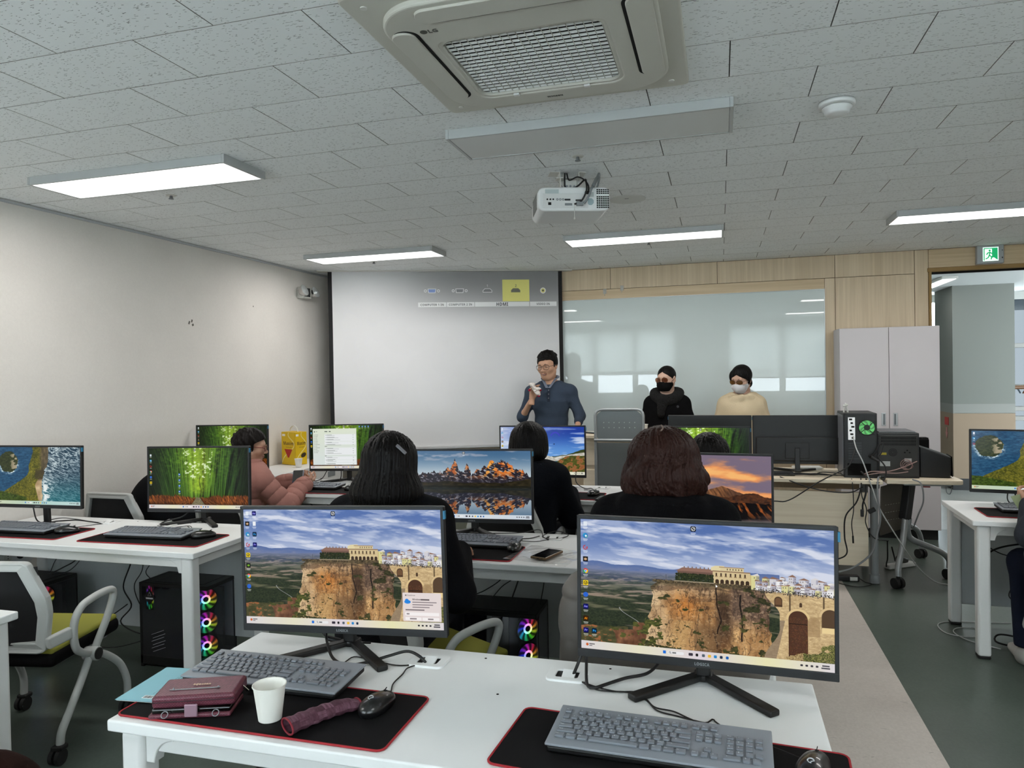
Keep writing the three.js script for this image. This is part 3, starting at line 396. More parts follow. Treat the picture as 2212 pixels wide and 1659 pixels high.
function desktopUI(c, w, h, o) {
  const u = w / 1280, R = (x, y, a, b, f, r = 0) => { c.fillStyle = f; if (r) { c.beginPath(); c.roundRect(x * u, y * u, a * u, b * u, r * u); c.fill(); } else c.fillRect(x * u, y * u, a * u, b * u); };
  const T = (s, x, y, px, f = '#fff', al = 'center', wt = '') => { c.fillStyle = f; c.font = `${wt} ${px * u}px sans-serif`; c.textAlign = al; c.fillText(s, x * u, y * u); };
  const g = c.createLinearGradient(0, 0, w, 0); (o.bar || ['#d9d4d8', '#e3dfc4', '#dcd2da', '#e6e2b4', '#dcd6da']).forEach((f, i, a) => g.addColorStop(i / (a.length - 1), f)); c.fillStyle = g; c.fillRect(0, 676 * u, w, 44 * u);
  const B = 690; ['#1f6fd6', '#e9e9ea'].forEach((f, i) => R(440 + i * 24, B, i ? 84 : 15, 16, f, i ? 7 : 2)); c.strokeStyle = '#333'; c.lineWidth = 1.5 * u; c.beginPath(); c.arc(476 * u, (B + 7) * u, 4.5 * u, 0, 7); c.moveTo(479 * u, (B + 10) * u); c.lineTo(483 * u, (B + 14) * u); c.stroke(); R(488, B + 4, 20, 8, '#777');
  [['#3a3440', 572, 22], ['#222', 608, 13], ['#56606c', 640, 15], ['#e9b93c', 670, 16], ['#2a86c8', 700, 15], ['#23324a', 730, 14], ['#1f5fae', 760, 14]].slice(0, o.n || 7).forEach(([f, x, s]) => R(x, B, s, 15, f, 4));
  R(26, B - 1, 14, 15, '#c8612e', 6); R(44, B, 30, 5, '#5a5558'); R(44, B + 9, 16, 5, '#7a7578');
  for (let i = 0; i < 4; i++) R(1120 + i * 24, B + 2, 12, 10, '#3c3a40', 3); R(1222, B - 3, 34, 7, '#4c4a50'); R(1218, B + 9, 40, 7, '#4c4a50');
  const icon = (k, x, y) => {
    const s = 28, X = x - s / 2; R(X + 1, y + 34, s - 2, 4, 'rgba(255,255,255,0.65)'); R(X + 4, y + 41, s - 8, 4, 'rgba(255,255,255,0.5)');
    if (k === 'bin') { R(X + 4, y + 3, 20, 25, '#dfe6ee', 3); T('♻', x, y + 22, 16, '#2d6db5'); } else if (k === 'edge') { const q = c.createLinearGradient(X * u, y * u, (X + s) * u, (y + s) * u); q.addColorStop(0, '#2fb4d8'); q.addColorStop(0.6, '#1d6fb8'); q.addColorStop(1, '#4fc07a'); c.fillStyle = q; c.beginPath(); c.arc(x * u, (y + 15) * u, 14 * u, 0, 7); c.fill(); c.fillStyle = '#d8eef6'; c.beginPath(); c.arc((x + 3) * u, (y + 17) * u, 6 * u, 0, 7); c.fill(); } else if (k === 'G') { c.strokeStyle = '#c3343a'; c.lineWidth = 4 * u; c.beginPath(); for (let i = 0; i < 6; i++) { const a = i * 1.047 - 0.5; c.lineTo((x + 12 * Math.cos(a)) * u, (y + 15 + 12 * Math.sin(a)) * u); } c.stroke(); c.beginPath(); c.moveTo(x * u, (y + 15) * u); c.lineTo((x + 11) * u, (y + 15) * u); c.stroke(); } else if (k === 'pic') { R(X, y, s, s, '#15100e'); R(X + 6, y + 8, 16, 13, '#c9a27c', 6); } else if (k === 'chrome') { [['#db4437', 0], ['#f4b400', 2.09], ['#0f9d58', 4.19]].forEach(([f, a]) => { c.fillStyle = f; c.beginPath(); c.moveTo(x * u, (y + 14) * u); c.arc(x * u, (y + 14) * u, 14 * u, a - 2.6, a - 0.5); c.fill(); }); c.fillStyle = '#fff'; c.beginPath(); c.arc(x * u, (y + 14) * u, 7 * u, 0, 7); c.fill(); c.fillStyle = '#4285f4'; c.beginPath(); c.arc(x * u, (y + 14) * u, 5 * u, 0, 7); c.fill(); } else if (k === 'check') { R(X, y, s, s, '#f2d218', 5); c.strokeStyle = '#222'; c.lineWidth = 3 * u; c.beginPath(); c.arc(x * u, (y + 14) * u, 9 * u, 0, 7); c.moveTo((x - 4) * u, (y + 14) * u); c.lineTo(x * u, (y + 18) * u); c.lineTo((x + 7) * u, (y + 8) * u); c.stroke(); } else if (k === 'bolt') { c.fillStyle = '#2a62c8'; c.beginPath(); c.arc(x * u, (y + 14) * u, 14 * u, 0, 7); c.fill(); T('⚡', x, y + 21, 19, '#fff'); T('✦', x, y + 20, 16, '#fff'); } else if (k === 'gpu') { R(X, y, s, s, '#141414'); R(X + 6, y + 8, 16, 12, '#6fae1e', 5); } else if (k === 'doc') { R(X + 4, y, 20, 27, '#eceff2', 2); } else if (k === 'dark') { R(X, y, s, s, '#15181c', 6); c.strokeStyle = '#fff'; c.lineWidth = 2.5 * u; c.beginPath(); c.arc(x * u, (y + 14) * u, 9 * u, 0, 7); c.moveTo((x - 6) * u, (y + 20) * u); c.lineTo((x + 6) * u, (y + 8) * u); c.stroke(); } else if (k === 'star') { R(X + 2, y + 2, s - 4, s - 4, '#1d5dc4', 6); c.fillStyle = '#fff'; c.beginPath(); c.arc(x * u, (y + 14) * u, 5 * u, 0, 7); c.fill(); } else { R(X, y, s, s, k === 'Ai' ? '#2d1400' : k === 'Ps' ? '#001e36' : '#00005b', 5); T(k, x, y + 20, 17, k === 'Ai' ? '#ff9a00' : k === 'Ps' ? '#31a8ff' : '#9f9cff', 'center', 'bold'); }
  };
  (o.icons || []).forEach(([k, x, y]) => icon(k, x, y));
  if (o.popup) {
    R(1030, 500, 238, 172, '#e4d8d6', 6); R(1046, 512, 8, 8, '#666'); T('OneDrive', 1058, 520, 12, '#555', 'left'); T('✕', 1250, 522, 12, '#777'); c.fillStyle = '#2a86e0'; c.beginPath(); c.ellipse(1060 * u, 556 * u, 20 * u, 11 * u, 0, 0, 7); c.ellipse(1056 * u, 549 * u, 12 * u, 12 * u, 0, 0, 7); c.fill(); T('Windows', 1090, 545, 13, '#3b3334', 'left', 'bold'); R(1142, 537, 54, 8, '#5d5356');
    for (let i = 0; i < 3; i++) R(1090, 554 + i * 15, 150 - i * 22, 6, '#8d8386'); R(1046, 600, 118, 7, '#7a7073'); R(1044, 618, 210, 20, '#f5f0ef', 3); R(1052, 624, 18, 8, '#8d8386'); R(1044, 648, 100, 18, '#f5f0ef', 3); R(1150, 648, 104, 18, '#f5f0ef', 3); R(1072, 653, 42, 8, '#8d8386'); R(1184, 653, 34, 8, '#8d8386');
  }
  if (o.cursor) { c.fillStyle = '#fff'; c.beginPath(); c.moveTo(712 * u, 314 * u); c.lineTo(712 * u, 330 * u); c.lineTo(722 * u, 325 * u); c.fill(); }
}
const bambooPix = (u, v) => {
  const d = Math.abs(u - 0.5), mid = Math.exp(-(d * d) / 0.07), glow = Math.exp(-(d * d) / (0.006 + 0.016 * (1 - v))), lf = fbm(u * 40, v * 34, 4), big = fbm(u * 9, v * 7, 3); let c = [8, 14, 6];
  [[34, 0.42, 3], [62, 0.30, 11], [120, 0.20, 23]].forEach(([f, ln, sd], k) => { const s = (u - (u - 0.5) * (1 - v) * ln * (0.6 + 0.8 * hash2(Math.floor(u * 9), sd))) * f + 0.5 * noise(v * 2 + sd, u * 5), i = Math.floor(s), q = s - i, h = hash2(i, sd); if (h > 0.32) { const w = 0.55 + 0.4 * hash2(i, sd + 5), e = Math.abs(q - 0.5) / (w * 0.5); if (e < 1) { const sh = (1 - e * e * 0.8) * (0.25 + 0.9 * hash2(i, sd + 9)); c = lerp3(c, lerp3([14, 34, 10], [104, 156, 48], sh * (0.35 + mid * 0.85)), 0.85); } } });
  c = lerp3(c, [118, 166, 40], clamp(lf * 1.8 - 0.72 + 0.3 * (big - 0.5)) * (0.25 + mid * 0.8) * sst(0.75, 0.1, v)); c = lerp3(c, [176, 206, 56], clamp(glow * (0.28 + lf * 0.75)) * sst(0.86, 0.66, v)); c = lerp3(c, [0, 4, 0], 0.55 * sst(0.28, 0.5, d) * (0.6 + 0.8 * (1 - big)));
  if (lf > 0.60 && glow > 0.35 && v < 0.5) c = lerp3(c, [228, 240, 214], sst(0.60, 0.68, lf) * 0.8);
  const gr = 0.78 + 0.03 * fbm(u * 26, 4, 3) + 0.04 * Math.exp(-d * d * 60), ge = gr - 0.05 * fbm(u * 140, v * 6, 2);
  if (v > ge) { const n = fbm(u * 170 - v * 40, v * 22, 3); c = lerp3(c, lerp3([52, 22, 8], [206, 118, 44], clamp(n * 1.5 - 0.3) * (0.4 + 0.7 * fbm(u * 6, 3, 2))), sst(ge, ge + 0.03, v)); c = lerp3(c, [16, 10, 6], sst(0.88, 0.97, v) * 0.75); const pw = 0.010 + (v - 0.80) * 0.42; if (d < pw && v > 0.80) c = lerp3([84, 76, 56], [146, 136, 104], fbm(u * 80, v * 60, 3)); else if (v > 0.81 && (Math.abs(d - pw * 2.1) < 0.004 || Math.abs(d - pw * 3.0) < 0.004)) c = [128, 84, 46]; }
  if (Math.abs(u - 0.523 - 0.010 * Math.sin(v * 20)) < 0.003 && v > 0.48 && v < 0.80) c = [44, 40, 10]; return c;
};
const torresPix = (u, v0) => {
  const refl = v0 > 0.545, v = refl ? 0.545 - (v0 - 0.545) * 0.95 : v0; let c = lerp3([62, 100, 136], [188, 200, 206], sst(0, 0.42, v)); const cl = fbm(u * 7, v * 16, 4); c = lerp3(c, [196, 186, 190], sst(0.6, 0.75, cl) * 0.5 * sst(0.3, 0.05, v));
  const pk = (x, w, hgt) => { const t = 1 - Math.abs(u - x) / w; return t > 0 ? hgt * Math.pow(t, 0.62) : 0; }; const top = 0.43 - Math.max(pk(0.29, 0.06, 0.18), pk(0.36, 0.05, 0.30), pk(0.465, 0.05, 0.23), pk(0.76, 0.25, 0.27), pk(0.67, 0.13, 0.28), pk(0.40, 0.16, 0.13), pk(0.55, 0.12, 0.15), pk(0.2, 0.15, 0.12), pk(0.1, 0.2, 0.08)) + 0.10 * (fbm(u * 30, 4, 4) - 0.5) + 0.035 * (noise(u * 130, 2) - 0.5);
  if (v > top) { const n = fbm(u * 26 + v * 14, v * 22 - u * 20, 5), m = fbm(u * 60 - v * 40, v * 50, 4); c = lerp3([18, 18, 26], [70, 62, 70], m); const lit = sst(0.47, 0.64, n + (m - 0.5) * 0.45) * sst(0.45, 0.30, v) * (u > 0.56 ? 1 : u > 0.28 ? 0.8 : 0.3); c = lerp3(c, lerp3([196, 70, 34], [246, 168, 60], m + (u > 0.6 && u < 0.7 ? 0.3 : 0)), lit); c = lerp3(c, [196, 200, 212], 0.75 * sst(0.60, 0.66, m) * sst(0.5, 0.38, v) * (1 - lit * 0.7)); }
  const fh = 0.44 + 0.06 * fbm(u * 7, 9, 4) - (u > 0.75 ? (u - 0.75) * 0.2 : 0); if (v > fh) c = lerp3([16, 16, 12], [66, 56, 34], fbm(u * 30, v * 50, 4)); if (v > 0.515) c = lerp3([12, 14, 12], [50, 48, 36], fbm(u * 22, v * 160, 3));
  return refl ? lerp3(c, [50, 66, 84], 0.22) : c;
};
const bromoPix = (u, v) => {
  const n = fbm(u * 4 + v * 3, v * 8 - u * 1.5, 5); let c = lerp3([118, 104, 122], [232, 150, 92], sst(0.36, 0.62, n)); c = lerp3(c, [250, 196, 120], sst(0.58, 0.75, n) * 0.7 + 0.5 * Math.exp(-(((u - 0.42) / 0.15) ** 2 + ((v - 0.4) / 0.1) ** 2)));
  const vol = 0.40 + Math.abs(u - 0.655) * 0.62 - 0.0 + 0.012 * fbm(u * 60, 2, 3), t2 = 0.50 - 0.06 * Math.exp(-(((u - 0.86) / 0.07) ** 2)) + 0.05 * (fbm(u * 20, 5, 3) - 0.5) + (u < 0.5 ? 0.1 : 0);
  if (v > Math.max(vol, 0.405)) { const m = fbm(u * 90 - v * 30, v * 14, 3); c = lerp3([60, 40, 30], [168, 112, 70], m); c = lerp3(c, [70, 50, 44], sst(0.66, 0.76, u) * 0.6); }
  if (v > t2 + 0.04) c = lerp3([26, 22, 24], [120, 66, 34], fbm(u * 50, v * 40, 4));
  if (v > 0.60 + 0.03 * fbm(u * 20, 8, 3)) { const st = fbm(u * 46 - 40 * (v - 0.6) * (u - 0.5), v * 9, 4); c = lerp3([14, 11, 12], [206, 104, 42], sst(0.50, 0.70, st) * sst(0.95, 0.62, v) * (0.35 + 0.8 * fbm(u * 9, v * 14, 3))); }
  const cone = 0.70 + Math.abs(u - 0.635) * 0.95; if (v > cone && v > 0.71) { const a = (u - 0.635) / (v - 0.5), st = fbm(a * 46, v * 3, 2); c = lerp3([34, 18, 12], [206, 104, 46], sst(0.42, 0.62, st)); }
  const fog = fbm(u * 5 + 2, v * 14, 4); c = lerp3(c, [206, 186, 186], sst(0.82 - 0.1 * sst(0.7, 1, u), 0.96, v + 0.18 * (fog - 0.5)) * 0.85); return c;
};
const coastPix = (u, v) => {
  const n = fbm(u * 5 + v, v * 22, 4); let c = lerp3([16, 52, 150], [96, 150, 214], sst(0, 0.6, v)); c = lerp3(c, [226, 232, 244], sst(0.5, 0.72, n) * 0.8 * (0.5 + 0.5 * sst(0.05, 0.3, v))); c = lerp3(c, [206, 212, 226], sst(0.35, 0.0, u) * 0.75);
  const a = Math.hypot((u - 0.66) / 0.06, (v - 0.225) / 0.12); if (a < 1 && a > 0.78 && v < 0.19) c = [52, 52, 190]; if (Math.hypot((u - 0.645) / 0.006, (v - 0.36) / 0.014) < 1) c = [20, 24, 40];
  if (v > 0.62) c = lerp3([70, 118, 130], [40, 96, 120], fbm(u * 20, v * 90, 3)); const wl = 0.60 - 0.09 * sst(0.6, 1, u) + 0.03 * fbm(u * 18, 3, 3); if (u > 0.5 && v > wl && v < wl + 0.1) c = lerp3([150, 146, 132], [242, 240, 232], fbm(u * 50, v * 30, 3)); if (u > 0.62 && v > wl - 0.05 * sst(0.8, 1, u) && v < wl + 0.015) c = [56, 66, 34];
  const hl = 0.93 - 0.34 * sst(0.42, 0.85, u) + 0.03 * fbm(u * 24, 6, 3); if (v > hl && u > 0.35) { const m = fbm(u * 26, v * 26, 4); c = lerp3([118, 66, 34], [206, 150, 98], m); c = lerp3(c, lerp3([46, 52, 20], [104, 106, 46], fbm(u * 90, v * 90, 3)), sst(0.40, 0.54, m) * sst(0.48, 0.6, u)); } if (v > 0.80 && u < 0.5 && v < hl && fbm(u * 24, v * 60, 3) > 0.55) c = [216, 224, 224]; return c;
};
const headlandPix = (u, v) => {
  const n = fbm(u * 40, v * 60, 4); let c = lerp3([14, 46, 78], [58, 108, 140], n);
  if (u > 0.52) { const rp = fbm(u * 22 + 3 * fbm(u * 7, v * 7, 3), v * 60 - u * 30, 5), rr2 = 1 - Math.abs(2 * rp - 1); c = lerp3(lerp3([34, 62, 80], [24, 96, 108], sst(0.4, 1, v)), [214, 226, 228], sst(0.72, 0.98, rr2) * (0.35 + 0.6 * sst(0.9, 0.2, v + (u - 0.7)))); }
  const rk = Math.hypot((u - 0.145) / 0.115, (v - 0.26) / 0.185) + 0.22 * (fbm(u * 22, v * 22, 3) - 0.5); c = lerp3(c, [214, 228, 231], sst(1.3, 1.02, rk) * sst(0.2, 0.36, v) * sst(0.3, 0.6, fbm(u * 60, v * 60, 3))); if (rk < 1) c = lerp3(lerp3([26, 36, 22], [78, 84, 48], fbm(u * 60, v * 60, 3)), [164, 152, 126], sst(0.5, 0.62, fbm(u * 26, v * 20, 3)) * sst(0.1, 0.2, u - 0.02));
  const le = 0.385 + 0.05 * sst(0.45, 0.05, v) - 0.36 * sst(0.42, 0.92, v) + 0.03 * (fbm(v * 16, 2, 4) - 0.5), re = 0.63 - 0.06 * sst(0.2, 0.5, v) - 0.02 * sst(0.5, 0.6, v) + 0.03 * (fbm(v * 18, 4, 4) - 0.5) - 0.2 * sst(0.78, 1, v) * 0;
  const fm = sst(re - 0.01, re + 0.03, u) * sst(re + 0.20, re + 0.03, u) * sst(0.42, 0.7, v); c = lerp3(c, [232, 238, 236], fm * sst(0.42, 0.56, fbm(u * 34 - v * 20, v * 30, 4)));
  if (u > le && u < re) {
    const m = fbm(u * 70 + v * 30, v * 60 - u * 50, 4), sl = fbm(u * 14 + v * 9, v * 8 - u * 12, 3); c = lerp3([44, 50, 20], [158, 148, 50], clamp(m * 0.9 + sl * 0.5 - 0.25)); const cl = sst(0.50, 0.56, u) * sst(0.56, 0.40, v); c = lerp3(c, lerp3([52, 46, 38], [134, 116, 92], fbm(u * 60, v * 16, 4)), cl * 0.9); if (v > 0.36 && v < 0.56 && u > 0.47) c = lerp3(c, [60, 52, 40], 0.7 * sst(0.36, 0.42, v));
    const bc = Math.hypot((u - 0.585) / 0.125, (v - 0.745) / 0.235); if (bc < 1 && u > 0.455 + (v - 0.6) * 0.16 && v > 0.53) { c = lerp3([150, 122, 88], [220, 196, 156], fbm(u * 18, v * 14, 4)); if (v < 0.60) c = lerp3([62, 50, 36], c, sst(0.53, 0.61, v)); }
  }
  const bu = 0.80 - 0.05 * fbm(u * 14, 8, 3) + 0.25 * u; if (v > bu && u < 0.36) c = lerp3([16, 30, 8], [98, 120, 40], fbm(u * 70, v * 60, 4)); return c;
};
const LINE = (ks, x, y0, dy) => ks.map((k, i) => [k, x, y0 + i * dy]);
const BIG = [1600, 900], MID = [960, 540];
const shots = {};
const shot = (key, size, draw) => (shots[key] = canvasTex(...size, draw));
shot('rondaB', BIG, (c, w, h) => { drawRonda(c, w, h); desktopUI(c, w, h, { icons: [...LINE(['bin', 'edge', 'G', 'pic', 'chrome', 'check', 'bolt', 'Ae', 'Ai', 'Pr'], 26, 10, 66), ['Ps', 72, 604], ['dark', 600, 12]], cursor: 1 }); });
shot('rondaA', BIG, (c, w, h) => { const s = shots.rondaB.image; drawRonda(c, w, h); desktopUI(c, w, h, { icons: [...LINE(['bin', 'pic', 'edge', 'G', 'check', 'gpu', 'chrome', 'bolt'], 24, 10, 66), ...LINE(['Ae', 'doc', 'Ps', 'Pr'], 72, 10, 66), ['dark', 600, 10]], popup: 1, n: 6 }); });
const leftIcons = LINE(['bin', 'edge', 'G', 'chrome', 'bolt', 'check'], 26, 70, 66);
shot('bamboo', MID, (c, w, h) => { paint(c, w, h, bambooPix); desktopUI(c, w, h, { icons: [...leftIcons, ...LINE(['star', 'star', 'star', 'star'], 400, 300, 68), ['dark', 600, 10]] }); });
shot('bamboo2', MID, (c, w, h) => { paint(c, w, h, bambooPix); desktopUI(c, w, h, { icons: [...LINE(['bin', 'edge', 'G', 'pic', 'check'], 26, 14, 66), ['dark', 640, 10]] }); });
shot('settings', MID, (c, w, h) => {
  paint(c, w, h, bambooPix); desktopUI(c, w, h, { icons: [...LINE(['bin', 'edge', 'G', 'bolt', 'check'], 22, 30, 74), ...[0, 1, 2, 3].map((i) => ['star', 885 + i * 52, 8]), ['dark', 610, 6]] }); const u = w / 1280, R = (x, y, a, b, f) => { c.fillStyle = f; c.fillRect(x * u, y * u, a * u, b * u); };
  const g = c.createLinearGradient(0, 50 * u, 0, 660 * u); g.addColorStop(0, '#dfe6d2'); g.addColorStop(1, '#d9e2e0'); c.fillStyle = g; c.fillRect(50 * u, 50 * u, 780 * u, 610 * u); c.fillStyle = '#4a4f4a'; c.font = `bold ${20 * u}px sans-serif`; R(262, 90, 52, 14, '#5a605a'); R(340, 90, 34, 14, '#5a605a'); R(74, 88, 14, 22, '#444'); R(106, 92, 24, 7, '#666');
  for (let i = 0; i < 12; i++) { R(72, 150 + i * 27, 9, 9, '#6d776c'); R(90, 151 + i * 27, 34 + hash2(i, 4) * 60, 6, '#8b948a'); } [[145, 74], [220, 42], [268, 52], [370, 120], [520, 52], [578, 40], [625, 30]].forEach(([y, hh], k) => { R(262, y, 552, hh, '#eceff0'); for (let i = 0; i * 36 < hh - 12; i++) { R(282, y + 10 + i * 38, 10, 10, '#7d867f'); R(302, y + 8 + i * 38, 90 + hash2(k, i) * 60, 6, '#858d86'); R(302, y + 19 + i * 38, 140 + hash2(i, k) * 130, 5, '#a3aaa4'); R(760, y + 12 + i * 38, 20, 7, '#9aa19b'); } }); R(262, 345, 40, 8, '#777'); R(262, 505, 30, 8, '#666');
});
shot('torres', MID, (c, w, h) => { paint(c, w, h, torresPix); desktopUI(c, w, h, { bar: ['#c6d0da', '#d6dde4', '#c9d3dd'], icons: [...LINE(['edge', 'Ae', 'pic', 'Pr'], 26, 20, 66), ['dark', 560, 8]] }); });
shot('bromo', MID, (c, w, h) => { paint(c, w, h, bromoPix); desktopUI(c, w, h, { icons: LINE(['bin', 'edge', 'G', 'pic', 'chrome', 'check', 'bolt', 'star'], 28, 14, 70) }); });
shot('coast', MID, (c, w, h) => { paint(c, w, h, coastPix); desktopUI(c, w, h, { bar: ['#d5d6b8', '#dcdcc4', '#e2e0cc'], icons: LINE(['bin', 'edge', 'G', 'pic', 'check'], 26, 14, 66) }); });
shot('headland', MID, (c, w, h) => { paint(c, w, h, headlandPix); desktopUI(c, w, h, { bar: ['#c6cfb0', '#b9cdb8', '#b4d2cc', '#bcd6d4'], icons: LINE(['bin', 'edge', 'G'], 26, 14, 66) }); });
// ---------- desks ----------
const DT = 0.72;
function makeDesk(name, label, pos, turn, L = 1.62, D = 0.6, group) {
  const t = thing(name, label, 'desk', pos, turn, group), T = 0.028;     // local: x along the desk, +z towards the sitter, origin on the floor at the centre
  part('tabletop', boxUV(rbox(L, T, D, 0.005, [0, DT - T / 2, 0])), M.whiteGloss, t);
  for (const sx of [-1, 1]) for (const sz of [-1, 1]) { const l = part('leg', rbox(0.062, DT - T - 0.012, 0.062, 0.014, [sx * (L / 2 - 0.055), (DT - T + 0.012) / 2, sz * (D / 2 - 0.045)], undefined, 3), M.white, t); part('foot_cap', rbox(0.058, 0.016, 0.058, 0.006, [sx * (L / 2 - 0.055), 0.008, sz * (D / 2 - 0.045)]), M.rubber, l); }
  for (const sz of [-1, 1]) part('apron', rbox(L - 0.17, 0.05, 0.022, 0.004, [0, DT - T - 0.026, sz * (D / 2 - 0.045)]), M.white, t);
  for (const sx of [-1, 1]) part('side_rail', rbox(0.022, 0.05, D - 0.15, 0.004, [sx * (L / 2 - 0.055), DT - T - 0.026, 0]), M.white, t);
  const br = new THREE.Shape(); br.moveTo(0, 0); br.lineTo(0.075, 0); br.lineTo(0.075, -0.018); br.quadraticCurveTo(0.03, -0.022, 0.022, -0.075); br.lineTo(0, -0.075);
  for (const sx of [-1, 1]) part('bracket', tf(extr(br, 0.03, 0.002), [sx * (L / 2 - 0.086), DT - T - 0.001, D / 2 - 0.06], [0, sx > 0 ? Math.PI : 0, 0]), M.white, t, sx > 0 ? [0, 0, 0.03] : [0, 0, 0]);
  part('modesty_panel', rbox(L - 0.18, 0.56, 0.016, 0.002, [0, 0.40, -D / 2 + 0.045]), std(0xb4b9ba, 0.55), t);
  for (const gx of [-0.197, 0.197]) { const g = part('grommet', tf(extr((() => { const s = rrect(0.105, 0.085, 0.016); s.holes.push(rrect(0.06, 0.045, 0.006)); return s; })(), 0.006, 0.002, 2), [gx, DT - 0.002, -0.2], [-Math.PI / 2, 0, 0]), M.whiteGloss, t); part('flap', rbox(0.034, 0.006, 0.036, 0.002, [gx + 0.004, DT + 0.005, -0.198], [0.25, 0, 0]), M.whiteGloss, g); part('opening', box(0.06, 0.002, 0.045, [gx, DT + 0.0008, -0.2]), M.dark, g); }
  for (const [x, z] of [[-0.05, -0.26], [0.3, -0.27], [0.05, -0.05]]) part('screw_hole', cyl(0.0035, 0.0035, 0.0012, [x, DT + 0.0002, z], undefined, 8), M.dark, t);
  return t;
}
const GD = 'two-seat white computer desks';
makeDesk('computer_desk', 'white two-seat desk nearest the viewer, with a paper cup and purple wallet', [-0.595, 0, -1.66], 0, 1.62, 0.6, GD);
makeDesk('computer_desk', 'white two-seat desk of the second row, carrying the phone on a clear plastic bag', [-0.595, 0, -3.2], 0, 1.62, 0.6, GD);
makeDesk('computer_desk', 'white two-seat desk of the far middle row, in front of the lectern', [-0.595, 0, -4.75], 0, 1.62, 0.62, GD);
makeDesk('computer_desk', 'white two-seat desk beside the left wall, behind the empty yellow-seat chair', [-3.14, 0, -3.08], 0.0, 1.6, 0.62, GD);
makeDesk('computer_desk', 'white two-seat desk of the far row by the left wall, before the pink padded jacket', [-3.165, 0, -4.70], 0.0, 1.58, 0.62, GD);
makeDesk('computer_desk', 'white desk corner cut off by the left picture edge, before the yellow-seat chair', [-3.165, 0, -1.64], 0.0, 1.58, 0.6, GD);
makeDesk('computer_desk', 'white desk beside the aisle near the doorway, cut by the right picture edge', [2.06, 0, -4.51], -0.03, 1.62, 0.62, GD);

// ---------- monitors ----------
const MW = 0.63, MH = 0.368;
const logoMat = std(0x8a8d90, 0.5);
function makeMonitor(label, key, [cx, cy, cz], yaw, tilt, roll, group, opt = {}) {
  const t = thing('monitor', label, 'monitor', [cx, DT + (opt.up || 0), cz], yaw, group), top = new THREE.Group(); top.name = 'display'; t.add(top); top.position.set(0, cy - DT - (opt.up || 0), 0); top.rotation.set(-tilt, 0, roll); if (opt.size) top.scale.setScalar(opt.size);
  const bz = 0.010, chin = 0.021, SW = MW - 2 * bz, SH = MH - bz - chin;
  part('back_shell', [rbox(MW, MH, 0.018, 0.005, [0, 0, -0.008]), rbox(MW * 0.93, MH * 0.5, 0.028, 0.01, [0, -0.07, -0.026]), rbox(0.17, 0.12, 0.012, 0.004, [0, -0.08, -0.044])], M.black, top);
  part('bezel', [rbox(MW, bz, 0.006, 0.002, [0, MH / 2 - bz / 2, 0.002]), rbox(MW, chin, 0.007, 0.002, [0, -MH / 2 + chin / 2, 0.002]), rbox(bz, MH - 0.004, 0.006, 0.002, [-MW / 2 + bz / 2, 0, 0.002]), rbox(bz, MH - 0.004, 0.006, 0.002, [MW / 2 - bz / 2, 0, 0.002])], M.darkGrey, top);
  const img = shots[key];
  if (img) part('screen', new THREE.PlaneGeometry(SW, SH), phys(0x0a0a0c, 0.22, { emissive: 0xffffff, emissiveMap: img, emissiveIntensity: 0.6 * (opt.lum || 1.25), specularIntensity: 0.55 }), top, [0, (chin - bz) / 2, 0.003]); else part('screen', box(SW, SH, 0.002), M.blackGloss, top, [0, (chin - bz) / 2, 0.002]);
  if (!opt.plain) part('maker_logo', text('LOGICA', 0.0072, 0.0006), logoMat, top, [0, -MH / 2 + chin / 2, 0.0055]);
  if (opt.tape !== false) part('blue_tape', rbox(0.006, 0.024, 0.012, 0.001, [MW / 2 + 0.001, MH / 2 - 0.024, 0.0]), std(0x1f6f93, 0.5), top);
  // neck and V-shaped foot
  const h = cy - DT - (opt.up || 0);
  part('neck', [bar([0, 0.012, -0.052], [0, h - 0.06, -0.045], 0.036, 0.022, 0.005), rbox(0.05, 0.05, 0.02, 0.006, [0, h - 0.075, -0.04])], M.black, t);
  const foot = (s) => { const sh = new THREE.Shape(); sh.moveTo(0.0, 0.03); sh.lineTo(0.018, -0.02); sh.lineTo(-0.018, -0.02); return bar([0, 0.013, -0.065], [s * 0.165, 0.008, 0.105], 0.032, 0.016, 0.005); };
  for (const s of [-1, 1]) part('stand_foot', foot(s), M.black, t);
  part('foot_joint', rbox(0.05, 0.02, 0.045, 0.008, [0, 0.012, -0.06]), M.black, t);
  return t;
}
const GM = 'monitors on the desks';
makeMonitor('large near monitor showing a cliff-top town with a pop-up window, behind the paper cup', 'rondaA', [-1.06, 0.963, -1.859], 0.078, 0.015, 0.018, GM);
makeMonitor('large near monitor showing a cliff-top town without a pop-up, nearest the aisle', 'rondaB', [-0.052, 0.962, -1.854], -0.013, 0.017, -0.006, GM);
makeMonitor('monitor showing orange-lit peaks mirrored in a lake, beside the long black bob hair', 'torres', [-1.204, 0.964, -3.41], 0.056, 0.03, 0.006, GM);
makeMonitor('monitor showing a bright bamboo path on the desk beside the left wall', 'bamboo', [-2.8, 0.965, -3.37], 0.098, 0.03, 0.006, GM);
makeMonitor('monitor showing a green headland and surf at the left picture edge', 'headland', [-3.61, 1.002, -3.085], 0.028, 0.03, 0.006, GM, { size: 0.933 });
makeMonitor('monitor with a pale settings window open over a bamboo picture', 'settings', [-2.755, 0.980, -4.945], 0.069, 0.03, 0.015, GM, { lum: 1.2, size: 0.972 });
makeMonitor('far monitor with a dim bamboo picture behind the head of the pink jacket wearer', 'bamboo2', [-3.625, 0.992, -4.745], 0.117, 0.03, 0.005, GM, { lum: 1.1, size: 0.953 });
makeMonitor('monitor showing a blue sky with a paraglider over white cliffs', 'coast', [-1.225, 0.965, -4.99], 0.007, 0.03, 0.004, GM);
